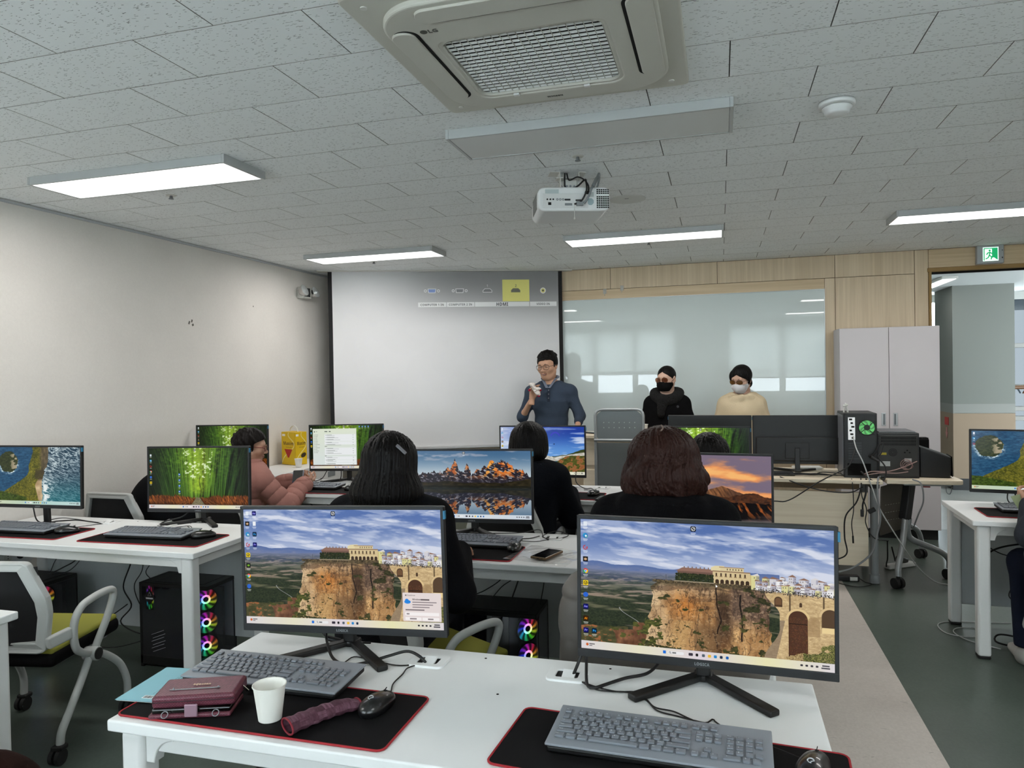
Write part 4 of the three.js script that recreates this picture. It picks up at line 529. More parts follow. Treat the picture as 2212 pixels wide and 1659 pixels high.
makeMonitor('monitor showing an orange sunset volcano, behind the wavy brown hair', 'bromo', [-0.095, 0.964, -3.369], -0.099, 0.03, 0, GM, { tape: false });
makeMonitor('far monitor with a bright bamboo picture below the blank black monitor backs', 'bamboo2', [-0.13, 0.965, -4.95], -0.015, 0.03, 0, GM, { lum: 1.6 });
makeMonitor('monitor showing a sea rock and headland on the desk near the doorway', 'headland', [1.708, 0.964, -4.76], -0.095, 0.03, -0.008, GM);
const TT = 0.745;
makeMonitor('black monitor seen from behind on the teacher table, below the black-coated woman', null, [-0.087, 0.985, -5.86], Math.PI - 0.06, 0.0, 0, GM, { up: TT - DT });
makeMonitor('black monitor seen from behind on the teacher table, beside the green-fan computer', null, [0.547, 0.985, -5.84], Math.PI + 0.04, 0.0, 0, GM, { up: TT - DT });

// ---------- keyboards, mice, mats ----------
const keyTop = rbox(0.0145, 0.006, 0.0145, 0.002, undefined, undefined, 1), keyCap = std(0x14161a, 0.5), coverMat = phys(0x9aa0a8, 0.35, { transmission: 0.55, thickness: 0 }), keyGrey = std(0x767b83, 0.42), kbBase = std(0x868b92, 0.45);
function makeKeyboard(label, pos, turn, detail, group = 'covered keyboards on the desks') {
  const t = thing('keyboard', label, 'keyboard', pos, turn, group), W = 0.455, D = 0.165;
  const under = part('base', rbox(W - 0.006, 0.016, D - 0.004, 0.006, [0, 0.0125, 0], [0.05, 0, 0]), M.black, t);
  const deck = part('silicone_cover', rbox(W, 0.006, D, 0.0028, [0, 0.0225, 0], [0.05, 0, 0]), kbBase, t);
  const U = 0.0188, rows = [[-0.066, [[1, 1.0], [0.7, 0], [1, 4], [0.4, 0], [1, 4], [0.4, 0], [1, 4], [0.3, 0], [1, 3]]], [-0.04, [[1, 13], [2, 1], [0.3, 0], [1, 3], [0.3, 0], [1, 4]]], [-0.0212, [[1.5, 1], [1, 12], [1.5, 1], [0.3, 0], [1, 3], [0.3, 0], [1, 3], [1, 1]]], [-0.0024, [[1.8, 1], [1, 11], [2.2, 1], [3.6, 0], [1, 3]]], [0.0164, [[2.3, 1], [1, 10], [2.7, 1], [1.3, 0], [1, 1], [1.3, 0], [1, 4]]], [0.0352, [[1.3, 3], [5.6, 1], [1.3, 4], [0.3, 0], [1, 3], [0.3, 0], [2, 1], [1, 2]]]];
  const merged = [];
  for (const [z, segs] of rows) { let x = -W / 2 + 0.013; for (const [w, n] of segs) { if (!n) { x += w * U; continue; } for (let i = 0; i < n; i++) { const kw = w * U - 0.0035, y = 0.0275 - z * 0.05; if (x + kw > W / 2 - 0.008) break; const p = [x + w * U / 2, y, z + 0.014]; if (detail) part('key', w === 1 ? keyTop : rbox(kw, 0.006, 0.0145, 0.002, undefined, undefined, 1), keyGrey, t, p, [0.05, 0, 0]); else merged.push(box(kw, 0.006, 0.0145, p, [0.05, 0, 0])); x += w * U; } } }
  if (!detail) small(part('keys', merged, keyGrey, t));
  else { const rowsT = ['Esc F1 F2 F3 F4 F5 F6 F7 F8 F9 F10 F11 F12 Prt Scr Pau', '` 1 2 3 4 5 6 7 8 9 0 - = Back Ins Hom PgU Num / * -', 'Tab Q W E R T Y U I O P [ ] | Del End PgD 7 8 9 +', 'Caps A S D F G H J K L ; Enter 4 5 6', 'Shift Z X C V B N M , . Shift ^ 1 2 3 .', 'Ctrl Win Alt   Alt Win Fn Ctrl < v > 0 . .']; const L = []; let ri = 0; for (const [z, segs] of rows) { const words = rowsT[ri++].split(' '); let x = -W / 2 + 0.013, k = 0; for (const [w, n] of segs) { if (!n) { x += w * U; continue; } for (let i = 0; i < n; i++) { if (x + w * U - 0.0035 > W / 2 - 0.008) break; const s = words[k++]; if (s) L.push(tf(text(s, s.length > 1 ? 0.0026 : 0.0036, 0.0002), [x + w * U / 2 - (w > 1 ? w * U * 0.25 : 0.002), 0.0308 - z * 0.05, z + 0.0125], [-Math.PI / 2 + 0.05, 0, 0])); x += w * U; } } } small(part('key_legends', L, std(0xc9ced4, 0.6), t)); }
  return t;
}
makeKeyboard('grey covered keyboard between the blue booklet and the black mouse', [-1.145, DT + 0.0045, -1.648], -0.0, true);
makeKeyboard('grey covered keyboard in front of the near aisle monitor, its keys large in view', [-0.135, DT + 0.0045, -1.535], -0.03, true);
makeKeyboard('grey covered keyboard below the mountain lake monitor, beside the mouse near the phone', [-1.13, DT + 0.0045, -3.20], 0.0, false);
makeKeyboard('grey covered keyboard below the bright bamboo monitor by the left wall', [-2.80, DT + 0.0045, -3.03], 0.06, false);
makeKeyboard('grey covered keyboard below the headland monitor at the left picture edge', [-3.62, DT + 0.0045, -3.0], 0.02, false);
makeKeyboard('grey covered keyboard beside the hands of the pink jacket wearer', [-2.84, DT + 0.0045, -4.60], 0.02, false);
makeKeyboard('grey covered keyboard below the paraglider monitor', [-1.16, DT + 0.0045, -4.70], 0.02, false);
makeKeyboard('grey covered keyboard on the desk near the doorway', [1.68, DT + 0.0045, -4.52], -0.05, false);

function makeMat(label, pos, turn, W = 0.70, D = 0.265, group = 'black mouse mats with red edging') {
  const t = thing('mouse_mat', label, 'mouse mat', pos, turn, group); part('cloth', tf(extr(rrect(W, D, 0.018), 0.0022, 0.0006), [0, 0.0008, 0], [-Math.PI / 2, 0, 0]), phys(0x0b0b0c, 0.85, { specularIntensity: 0.35 }), t);
  const pts = []; const r = 0.018, a = W / 2, b = D / 2; for (let i = 0; i <= 48; i++) { const q = Math.floor(i / 12) % 4, th = (i % 12) / 11 * Math.PI / 2 + q * Math.PI / 2, cx = (q === 0 || q === 3) ? a - r : -a + r, cz = (q < 2) ? b - r : -b + r; if (i < 48) pts.push([cx + r * Math.cos(th), 0.0028, cz + r * Math.sin(th)]); }
  part('red_edging', new THREE.TubeGeometry(new THREE.CatmullRomCurve3(pts.map(v3), true, 'catmullrom', 0.0), 240, 0.0026, 8, true), std(0x9c1420, 0.7), t); return t;
}
makeMat('black red-edged mat under the paper cup and purple wallet', [-1.05, DT + 0.0002, -1.515], 0.0);
makeMat('black red-edged mat under the large keyboard nearest the aisle', [-0.115, DT + 0.0002, -1.50], -0.07, 0.70, 0.26);
makeMat('black red-edged mat beside the phone on its plastic bag', [-1.22, DT + 0.0002, -3.065], 0.0);
makeMat('black red-edged mat below the bright bamboo monitor', [-2.765, DT + 0.0002, -2.995], 0.03);
makeMat('black red-edged mat at the left picture edge below the headland monitor', [-3.585, DT + 0.0002, -2.98], 0.03, 0.66);
makeMat('black red-edged mat in front of the pink jacket wearer', [-2.75, DT + 0.0002, -4.52], 0.02);
makeMat('black red-edged mat below the paraglider monitor', [-1.08, DT + 0.0002, -4.60], 0.0);
makeMat('black red-edged mat on the desk near the doorway', [1.70, DT + 0.0002, -4.45], -0.05);

const mouseGeo = (() => nets(fU(0.02, fEll([0, 0.012, 0.012], [0.031, 0.026, 0.045]), fEll([0, 0.01, -0.03], [0.026, 0.02, 0.034])), [-0.04, 0, -0.07], [0.04, 0.045, 0.065], 0.003))();
function makeMouse(label, pos, turn) {
  const t = thing('computer_mouse', label, 'mouse', pos, turn, 'black mice on the mats'); part('shell', mouseGeo, phys(0x0c0d0e, 0.3, { clearcoat: 0.4 }), t);
  part('scroll_wheel', cyl(0.009, 0.009, 0.006, [0, 0.024, -0.036], [0, 0, Math.PI / 2]), M.rubber, t); part('button_seam', rbox(0.0012, 0.003, 0.03, 0.0004, [0, 0.031, -0.03], [0.35, 0, 0]), M.dark, t);
  part('maker_logo', [new THREE.TorusGeometry(0.006, 0.0012, 6, 20, 5).applyMatrix4(new THREE.Matrix4().makeRotationX(-Math.PI / 2 + 0.25)).translate(0, 0.0385, 0.022), tf(box(0.006, 0.001, 0.0015), [0.003, 0.0388, 0.024], [0.25, 0.6, 0])], std(0xb8bcbf, 0.4), t); return t;
}
makeMouse('black mouse beside the quilted purple pouch on the near mat', [-0.80, DT + 0.0035, -1.555], -0.15);
makeMouse('black mouse at the bottom of the picture on the mat nearest the aisle', [0.165, DT + 0.0035, -1.51], -0.3);
makeMouse('black mouse just left of the phone on its plastic bag', [-0.905, DT + 0.0035, -3.13], 0.05);
makeMouse('black mouse beside the keyboard below the bright bamboo monitor', [-2.515, DT + 0.0035, -3.05], -0.8);
makeMouse('black mouse beside the keyboard below the headland monitor on the left', [-3.33, DT + 0.0035, -3.0], -0.9);
makeMouse('black mouse below the monitor with the settings window', [-2.50, DT + 0.0035, -4.56], -0.9);
makeMouse('black mouse below the paraglider monitor, beside the dark phone', [-0.80, DT + 0.0035, -4.63], -0.3);

// ---------- computers under the desks ----------
const fanTex = canvasTex(256, 256, (c, w, h) => paint(c, w, h, (u, v) => { const x = u - 0.5, y = v - 0.5, r = Math.hypot(x, y) * 2, a = Math.atan2(y, x), hue = ((a / 6.283 + 0.12) % 1 + 1) % 1; const f = (n) => { const k = (n + hue * 6) % 6; return 1 - Math.max(0, Math.min(k, 4 - k, 1)); }; const bl = 0.55 + 0.45 * Math.sin(a * 9 + r * 5); let g = r < 0.24 ? 0 : r < 0.42 ? 1 : r < 0.98 ? 0.62 * bl * (1.15 - 0.5 * r) : 0; const wv = r > 0.22 && r < 0.44 ? 0.55 : 0.12; return [f(5), f(3), f(1)].map((q) => 255 * Math.pow(g * mix(q, 1, wv), 0.8)); }));
const caseGlass = phys(0x08080c, 0.06, { transmission: 0.0, clearcoat: 1 });
function rgbFan(parent, p, rot, r = 0.056) { const f = part('lit_fan', tf(lathe([[r, -0.006], [r + 0.004, -0.006], [r + 0.004, 0.006], [r, 0.006]], 28), [0, 0, 0], [Math.PI / 2, 0, 0]), M.black, parent, p, rot); part('light_disc', new THREE.CircleGeometry(r, 40), std(0x050505, 0.3, { emissive: 0xffffff, emissiveMap: fanTex, emissiveIntensity: 2.0 }), f, [0, 0, 0.004]); return f; }
function makeTower(label, pos, turn, sticker) { // local: length along x, glass side towards +z, lit front towards +x
  const t = thing('computer_tower', label, 'computer', pos, turn, 'computers under the desks'), L = 0.43, W = 0.23, Ht = 0.45;
  part('case_frame', [rbox(L, 0.022, W, 0.005, [0, Ht - 0.011, 0]), rbox(L, 0.05, W, 0.005, [0, 0.04, 0]), rbox(0.02, Ht, W, 0.004, [-L / 2 + 0.01, Ht / 2, 0]), rbox(L, Ht - 0.02, 0.012, 0.003, [0, Ht / 2, -W / 2 + 0.006]), rbox(0.012, Ht - 0.02, 0.012, 0.003, [L / 2 - 0.006, Ht / 2, -W / 2 + 0.008]), box(L - 0.04, Ht - 0.1, 0.02, [-0.02, Ht / 2, -0.06])], M.black, t);
  part('side_glass', box(L - 0.14, Ht - 0.05, 0.004, [-0.06, Ht / 2 + 0.02, W / 2 - 0.003]), phys(0x1a1a20, 0.05, { clearcoat: 1 }), t);
  part('corner_glass', box(0.13, Ht - 0.075, 0.003, [L / 2 - 0.067, Ht / 2 + 0.027, W / 2 - 0.003]), phys(0xd8d8e0, 0.02, { transmission: 1 }), t);
  part('front_glass', box(0.003, Ht - 0.075, W - 0.02, [L / 2 - 0.003, Ht / 2 + 0.027, 0.003]), phys(0xd8d8e0, 0.02, { transmission: 1 }), t);
  part('fan_bay', box(0.004, Ht - 0.075, W - 0.02, [L / 2 - 0.132, Ht / 2 + 0.027, 0.0]), M.black, t);
  for (let i = 0; i < 3; i++) rgbFan(t, [L / 2 - 0.058, 0.365 - i * 0.122, W / 2 - 0.06], [0, 0.85, 0]);
  part('foot', [-1, 1].flatMap((a) => [-1, 1].map((b) => rbox(0.05, 0.018, 0.03, 0.004, [a * 0.16, 0.009, b * 0.085]))), M.rubber, t);
  const vent = []; for (let i = 0; i < 6; i++) vent.push(rbox(0.085, 0.0022, 0.002, 0.0006, [-0.1 + 0.008 * (i % 2), 0.19 - i * 0.018, W / 2], [0, 0, 0.35])); small(part('vent_marks', vent, std(0x9b9ba0, 0.4), t));
  part('top_mesh', rbox(0.3, 0.003, W - 0.05, 0.001, [0.02, Ht + 0.0012, 0]), M.darkGrey, t);
  if (sticker) part('warning_sticker', [extr(new THREE.Shape([[0, 0.045], [0.034, 0], [0, -0.045], [-0.034, 0]].map((p) => new THREE.Vector2(...p))), 0.001)], std(0x121214, 0.4, { emissive: 0x000000 }), t, [-0.145, 0.375, W / 2 + 0.0005]), part('sticker_print', [new THREE.TorusGeometry(0.013, 0.0014, 3, 3).rotateZ(Math.PI / 2).translate(-0.145, 0.388, W / 2 + 0.002), box(0.046, 0.008, 0.001, [-0.145, 0.368, W / 2 + 0.0022])], std(0xc9c9cc, 0.5), t), part('inner_glow', box(0.05, 0.13, 0.001, [-0.145, 0.372, W / 2 - 0.0004]), std(0x111111, 0.3, { emissive: 0xffffff, emissiveMap: fanTex, emissiveIntensity: 0.5 }), t);
  return t;
}
makeTower('black computer tower with three rainbow fans and a diamond sticker by the left wall', [-2.77, 0, -3.235], 0.0, true);
makeTower('black computer tower partly hidden behind the empty chair, its two rainbow fans showing', [-3.69, 0, -3.08], 0.0, false);
makeTower('black computer tower with rainbow fans between the two near monitors', [-1.012, 0, -3.2], 0.0, false);
makeTower('black computer tower under the nearest desk, only its top showing at the bottom', [-1.03, 0, -1.67], 0.0, false);
makeTower('black computer tower under the desk near the doorway, beside the blue jeans', [1.86, 0, -4.6], Math.PI / 2 + 0.0, false);
// ---------- projection screen hung across the corner ----------
{
  const W = 2.378, yT = 2.58, yB = 0.80, t = thing('projection_screen', 'white pull-down projection screen hung across the front corner, a yellow input tile on it', 'projection screen', [-3.77, 0, -6.47], 0.37895);
  const tex = canvasTex(1600, 1200, (c, w, h) => {
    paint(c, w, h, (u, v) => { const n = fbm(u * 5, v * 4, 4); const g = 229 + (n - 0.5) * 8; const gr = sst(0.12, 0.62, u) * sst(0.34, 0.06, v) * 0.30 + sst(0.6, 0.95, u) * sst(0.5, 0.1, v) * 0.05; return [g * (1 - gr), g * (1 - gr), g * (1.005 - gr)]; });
    const X = (s) => ((s - 0.04) / 2.298) * w, Y = (y) => ((yT - y) / (yT - yB)) * h, R = (a, b, d, e, f) => { c.fillStyle = f; c.fillRect(X(a), Y(b), X(d) - X(a), Y(e) - Y(b)); };
    R(1.757, 2.49, 2.036, 2.267, '#f4ee8e'); [[0.895, 1.18], [1.186, 1.466], [1.472, 2.033], [2.04, 2.318]].forEach(([a, b]) => R(a, 2.262, b, 2.215, '#f6f7f7'));
    c.textAlign = 'center'; c.fillStyle = '#7d7f80'; c.font = 'bold 22px sans-serif'; const T = (s, x, y) => c.fillText(s, X(x), Y(y)); T('COMPUTER 1 IN', 1.037, 2.226); T('COMPUTER 2 IN', 1.325, 2.226); T('VIDEO IN', 2.178, 2.226); c.font = 'bold 32px sans-serif'; c.fillStyle = '#4c4e50'; T('HDMI', 1.752, 2.222);
    c.font = '24px sans-serif'; c.fillStyle = '#fafafa'; T('1', 1.603, 2.415); c.fillStyle = '#666'; T('2', 1.896, 2.415);
    const port = (x, f, s) => { c.strokeStyle = s; c.fillStyle = f; c.lineWidth = 4; c.beginPath(); c.moveTo(X(x - 0.04), Y(2.398)); c.lineTo(X(x + 0.04), Y(2.398)); c.lineTo(X(x + 0.034), Y(2.36)); c.lineTo(X(x - 0.034), Y(2.36)); c.closePath(); c.fill(); c.stroke(); for (const k of [-1, 1]) { c.beginPath(); c.arc(X(x + k * 0.066), Y(2.379), 8, 0, 7); c.stroke(); } };
    port(1.037, '#8fa6dc', '#fafafa'); port(1.319, '#909294', '#fafafa');
    const hd = (x, f, s) => { c.strokeStyle = s; c.fillStyle = f; c.lineWidth = 4; c.beginPath(); c.moveTo(X(x - 0.045), Y(2.362)); c.lineTo(X(x - 0.045), Y(2.38)); c.lineTo(X(x - 0.026), Y(2.398)); c.lineTo(X(x + 0.026), Y(2.398)); c.lineTo(X(x + 0.045), Y(2.38)); c.lineTo(X(x + 0.045), Y(2.362)); c.closePath(); c.fill(); c.stroke(); }; hd(1.603, '#8d8f90', '#f4f4f4'); hd(1.894, '#7d7e72', '#8a8a70');
    c.lineWidth = 6; c.strokeStyle = '#f4f0a0'; c.fillStyle = '#55574a'; c.beginPath(); c.arc(X(2.178), Y(2.376), 18, 0, 7); c.fillStyle = '#f1ec9a'; c.fill(); c.strokeStyle = '#fafafa'; c.stroke(); c.fillStyle = '#6a6a50'; c.beginPath(); c.arc(X(2.178), Y(2.376), 7, 0, 7); c.fill();
  });
  const warp = (x0, x1, nx, m, nm) => { const g = new THREE.PlaneGeometry(x1 - x0, yT - yB, nx, 40), p = g.attributes.position; for (let i = 0; i < p.count; i++) { const x = p.getX(i) + (x0 + x1) / 2, y = p.getY(i) + (yT + yB) / 2, k = sst(yT, 1.5, y); p.setXYZ(i, x, y, k * (0.012 * Math.sin(x * 2.6 + 0.6 + y * 1.5) + 0.006 * Math.sin(x * 5.1 - y * 2.7) + 0.003 * Math.sin(x * 9 + y * 5))); } g.computeVertexNormals(); return part(nm, g, m, t); };
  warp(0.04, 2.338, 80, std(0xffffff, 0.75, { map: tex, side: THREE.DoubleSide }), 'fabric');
  warp(0, 0.04, 3, std(0x0b0b0c, 0.7, { side: THREE.DoubleSide }), 'black_border'); warp(2.338, 2.378, 3, std(0x0b0b0c, 0.7, { side: THREE.DoubleSide }), 'black_border');
  part('bottom_bar', rbox(W + 0.03, 0.035, 0.028, 0.01, [W / 2, yB - 0.015, 0]), std(0xc9cacb, 0.4), t); part('case_slot', box(W + 0.2, 0.012, 0.09, [W / 2, H - 0.004, 0]), M.plasticW, t);
}
// ---------- cabinet ----------
{
  const m = std(0xd0cbcd, 0.5), t = thing('cabinet', 'tall pale grey two-door cabinet beside the doorway', 'cabinet', [1.429, 0, -7.2]), W = 0.80, D = 0.34, Ht = 1.873;
  part('carcass', [rbox(W, Ht - 0.09, D - 0.02, 0.003, [0, (Ht + 0.09) / 2, -0.01])], m, t); part('plinth', box(W - 0.03, 0.09, D - 0.05, [0, 0.045, -0.02]), M.black, t);
  for (const s of [-1, 1]) { const d = part('door', rbox(W / 2 - 0.004, Ht - 0.095, 0.019, 0.002, [s * W / 4, (Ht + 0.09) / 2, D / 2 - 0.008]), m, t); part('handle', [rbox(0.035, 0.115, 0.006, 0.004, [s * 0.048, 1.06, D / 2 + 0.003])], M.alu, d); part('handle_recess', rbox(0.014, 0.095, 0.003, 0.003, [s * 0.044, 1.06, D / 2 + 0.0055]), std(0x707478, 0.35, { metalness: 0.6 }), d); }
}
// ---------- lectern, perforated trolley panel, teacher tables ----------
{
  const t = thing('lectern', 'light oak lectern with drawers standing behind the grey perforated panel', 'lectern', [-0.88, 0, -6.35]);
  part('top', boxUV(rbox(0.60, 0.03, 0.46, 0.006, [0, 0.968, 0])), M.maple, t); part('body', boxUV(rbox(0.54, 0.94, 0.38, 0.004, [0, 0.483, -0.01])), M.maple, t);
  for (let i = 0; i < 3; i++) part('drawer_front', boxUV(rbox(0.52, 0.20 + i * 0.05, 0.014, 0.003, [0, 0.82 - i * 0.262, 0.184])), M.maple, t); part('plinth', box(0.5, 0.03, 0.36, [0, 0.015, -0.01]), M.black, t);
  const g = thing('panel_trolley', 'grey perforated metal panel in a rounded tube frame with a cross bar', 'trolley', [-0.80, 0, -5.92], 0.04), w = 0.195;
  part('tube_frame', [tube([[-w, 0.05, 0], [-w, 0.6, 0], [-w, 1.10, 0], [-w, 1.17, 0], [-w + 0.015, 1.2, 0], [-w + 0.05, 1.212, 0], [0, 1.212, 0], [w - 0.05, 1.212, 0], [w - 0.015, 1.2, 0], [w, 1.17, 0], [w, 1.10, 0], [w, 0.6, 0], [w, 0.05, 0]], 0.0125, 10, 120, false, 0.3), rod([-w - 0.01, 0.962, 0.016], [w + 0.01, 0.962, 0.016], 0.012)], M.greyTube, g);
  const s = rrect(0.37, 0.235, 0.03, 0, 1.085); for (let j = 0; j < 2; j++) for (let i = 0; i < 7; i++) { const p = new THREE.Path(); p.absarc(-0.126 + i * 0.042, 1.085 + (0.5 - j) * 0.042, 0.0045, 0, 6.283); s.holes.push(p); }
  part('perforated_sheet', extr(s, 0.002, 0, 1, 6), std(0x7b8183, 0.45, { metalness: 0.3 }), g, [0, 0, -0.004]); part('lower_sheet', rbox(0.37, 0.82, 0.003, 0.001, [0, 0.53, -0.003]), std(0x74797a, 0.5, { metalness: 0.2 }), g);
  for (const sx of [-1, 1]) part('corner_gusset', extr(new THREE.Shape([[0, 0], [0.05, 0], [0.05, -0.06], [0.038, -0.03]].map((p) => new THREE.Vector2(p[0] * sx, p[1]))), 0.003), M.plasticW, g, [sx * 0.14, 1.205, 0.002]);
  part('base', [rod([-w, 0.05, -0.2], [-w, 0.05, 0.22], 0.0125), rod([w, 0.05, -0.2], [w, 0.05, 0.22], 0.0125)], M.greyTube, g); for (const a of [-1, 1]) for (const b of [-0.19, 0.21]) part('caster', [cyl(0.025, 0.025, 0.018, [a * w, 0.025, b], [0, 0, Math.PI / 2])], M.rubber, g);
}
{
  const t = thing('teacher_desk', 'maple teacher desk with a solid front panel, carrying the monitors seen from behind', 'desk', [0.26, 0, -5.76], -0.03);
  part('tabletop', boxUV(rbox(1.62, 0.028, 0.62, 0.006, [0, TT - 0.014, 0])), M.maple, t); part('front_panel', boxUV(rbox(1.5, 0.52, 0.018, 0.003, [-0.02, 0.385, 0.2])), M.maple, t); part('cable_tray', rbox(1.4, 0.05, 0.12, 0.004, [-0.02, TT - 0.06, 0.12]), M.oakDark, t);
  for (const sx of [-1, 1]) { part('post', [cyl(0.026, 0.026, 0.70, [sx * 0.772, 0.36, 0.17], undefined, 20), cyl(0.034, 0.034, 0.06, [sx * 0.772, 0.035, 0.17], undefined, 20)], M.greyPaint, t); part('post', cyl(0.026, 0.026, 0.70, [sx * 0.772, 0.36, -0.25]), M.greyPaint, t); part('top_bracket', rbox(0.06, 0.04, 0.5, 0.006, [sx * 0.772, TT - 0.05, -0.03]), M.darkGrey, t); }
  const f = thing('folding_table', 'maple flip-top table on grey tube legs with black casters, under the speaker', 'table', [1.30, 0, -5.93], 0.03);
  const top = new THREE.Shape(); top.moveTo(-0.22, -0.45); top.lineTo(0.2, -0.45); top.quadraticCurveTo(0.26, -0.45, 0.26, -0.39); top.lineTo(0.26, 0.39); top.quadraticCurveTo(0.26, 0.45, 0.2, 0.45); top.lineTo(-0.22, 0.45);
  part('tabletop', boxUV(tf(extr(top, 0.02, 0.005, 2), [0, TT - 0.024, 0], [-Math.PI / 2, 0, 0])), M.maple, f); part('underframe', [rbox(0.3, 0.028, 0.05, 0.008, [0.06, TT - 0.04, 0.32]), rbox(0.05, 0.03, 0.6, 0.006, [-0.03, TT - 0.045, 0])], M.alu, f);
  part('cable_hook', tube([[0.17, TT - 0.05, 0.36], [0.17, TT - 0.09, 0.37], [0.185, TT - 0.10, 0.38], [0.195, TT - 0.08, 0.38], [0.2, TT - 0.05, 0.38]], 0.003), M.steel, f); part('release_lever', rbox(0.05, 0.008, 0.012, 0.003, [0.05, TT - 0.058, 0.35]), std(0xa3202a, 0.5), f);
  part('leg_housing', bar([-0.035, TT - 0.05, 0.27], [-0.075, TT - 0.30, 0.3], 0.065, 0.06, 0.012), M.darkGrey, f);
  part('leg_tube', tube([[-0.075, TT - 0.29, 0.31], [-0.11, 0.30, 0.38], [-0.155, 0.15, 0.45], [-0.16, 0.085, 0.46]], 0.021, 12), M.greyTube, f); part('leg_tube', tube([[-0.05, TT - 0.29, 0.30], [-0.055, 0.36, 0.29], [-0.02, 0.30, 0.27], [0.12, 0.235, 0.22], [0.2, 0.19, 0.18], [0.245, 0.14, 0.155], [0.25, 0.08, 0.15]], 0.021, 12), M.greyTube, f); part('leg_tube', tube([[-0.03, 0.33, -0.2], [0.05, 0.31, -0.28], [0.18, 0.24, -0.38], [0.225, 0.14, -0.43], [0.226, 0.08, -0.44]], 0.019, 12), M.greyTube, f);
  part('leg_tube', tube([[-0.05, TT - 0.05, -0.2], [-0.05, 0.5, -0.2], [-0.03, 0.33, -0.2]], 0.021, 12), M.greyTube, f);
  for (const [x, z] of [[-0.16, 0.46], [0.25, 0.15], [0.226, -0.44]]) part('caster', [cyl(0.036, 0.036, 0.022, [x - 0.018, 0.036, z], [0, 0.5, Math.PI / 2]), cyl(0.036, 0.036, 0.022, [x + 0.018, 0.036, z - 0.02], [0, 0.5, Math.PI / 2]), cyl(0.012, 0.012, 0.04, [x, 0.07, z])], M.rubber, f);
  const pf = part('folded_panel', rbox(0.26, 0.36, 0.012, 0.03, [-0.135, TT - 0.235, 0.21], [0.12, 0.75, 0]), std(0x57524a, 0.6, { metalness: 0.2 }), f); const dots = []; for (let j = 0; j < 4; j++) for (let i = 0; i < 6; i++) dots.push(box(0.014, 0.003, 0.002, [-0.135 + (i - 2.5) * 0.03 * Math.cos(0.75), TT - 0.15 - j * 0.055, 0.221 - (i - 2.5) * 0.03 * Math.sin(0.75)], [0.12, 0.75, 0])); small(part('slots', dots, std(0xb5b2aa, 0.6), pf));
}
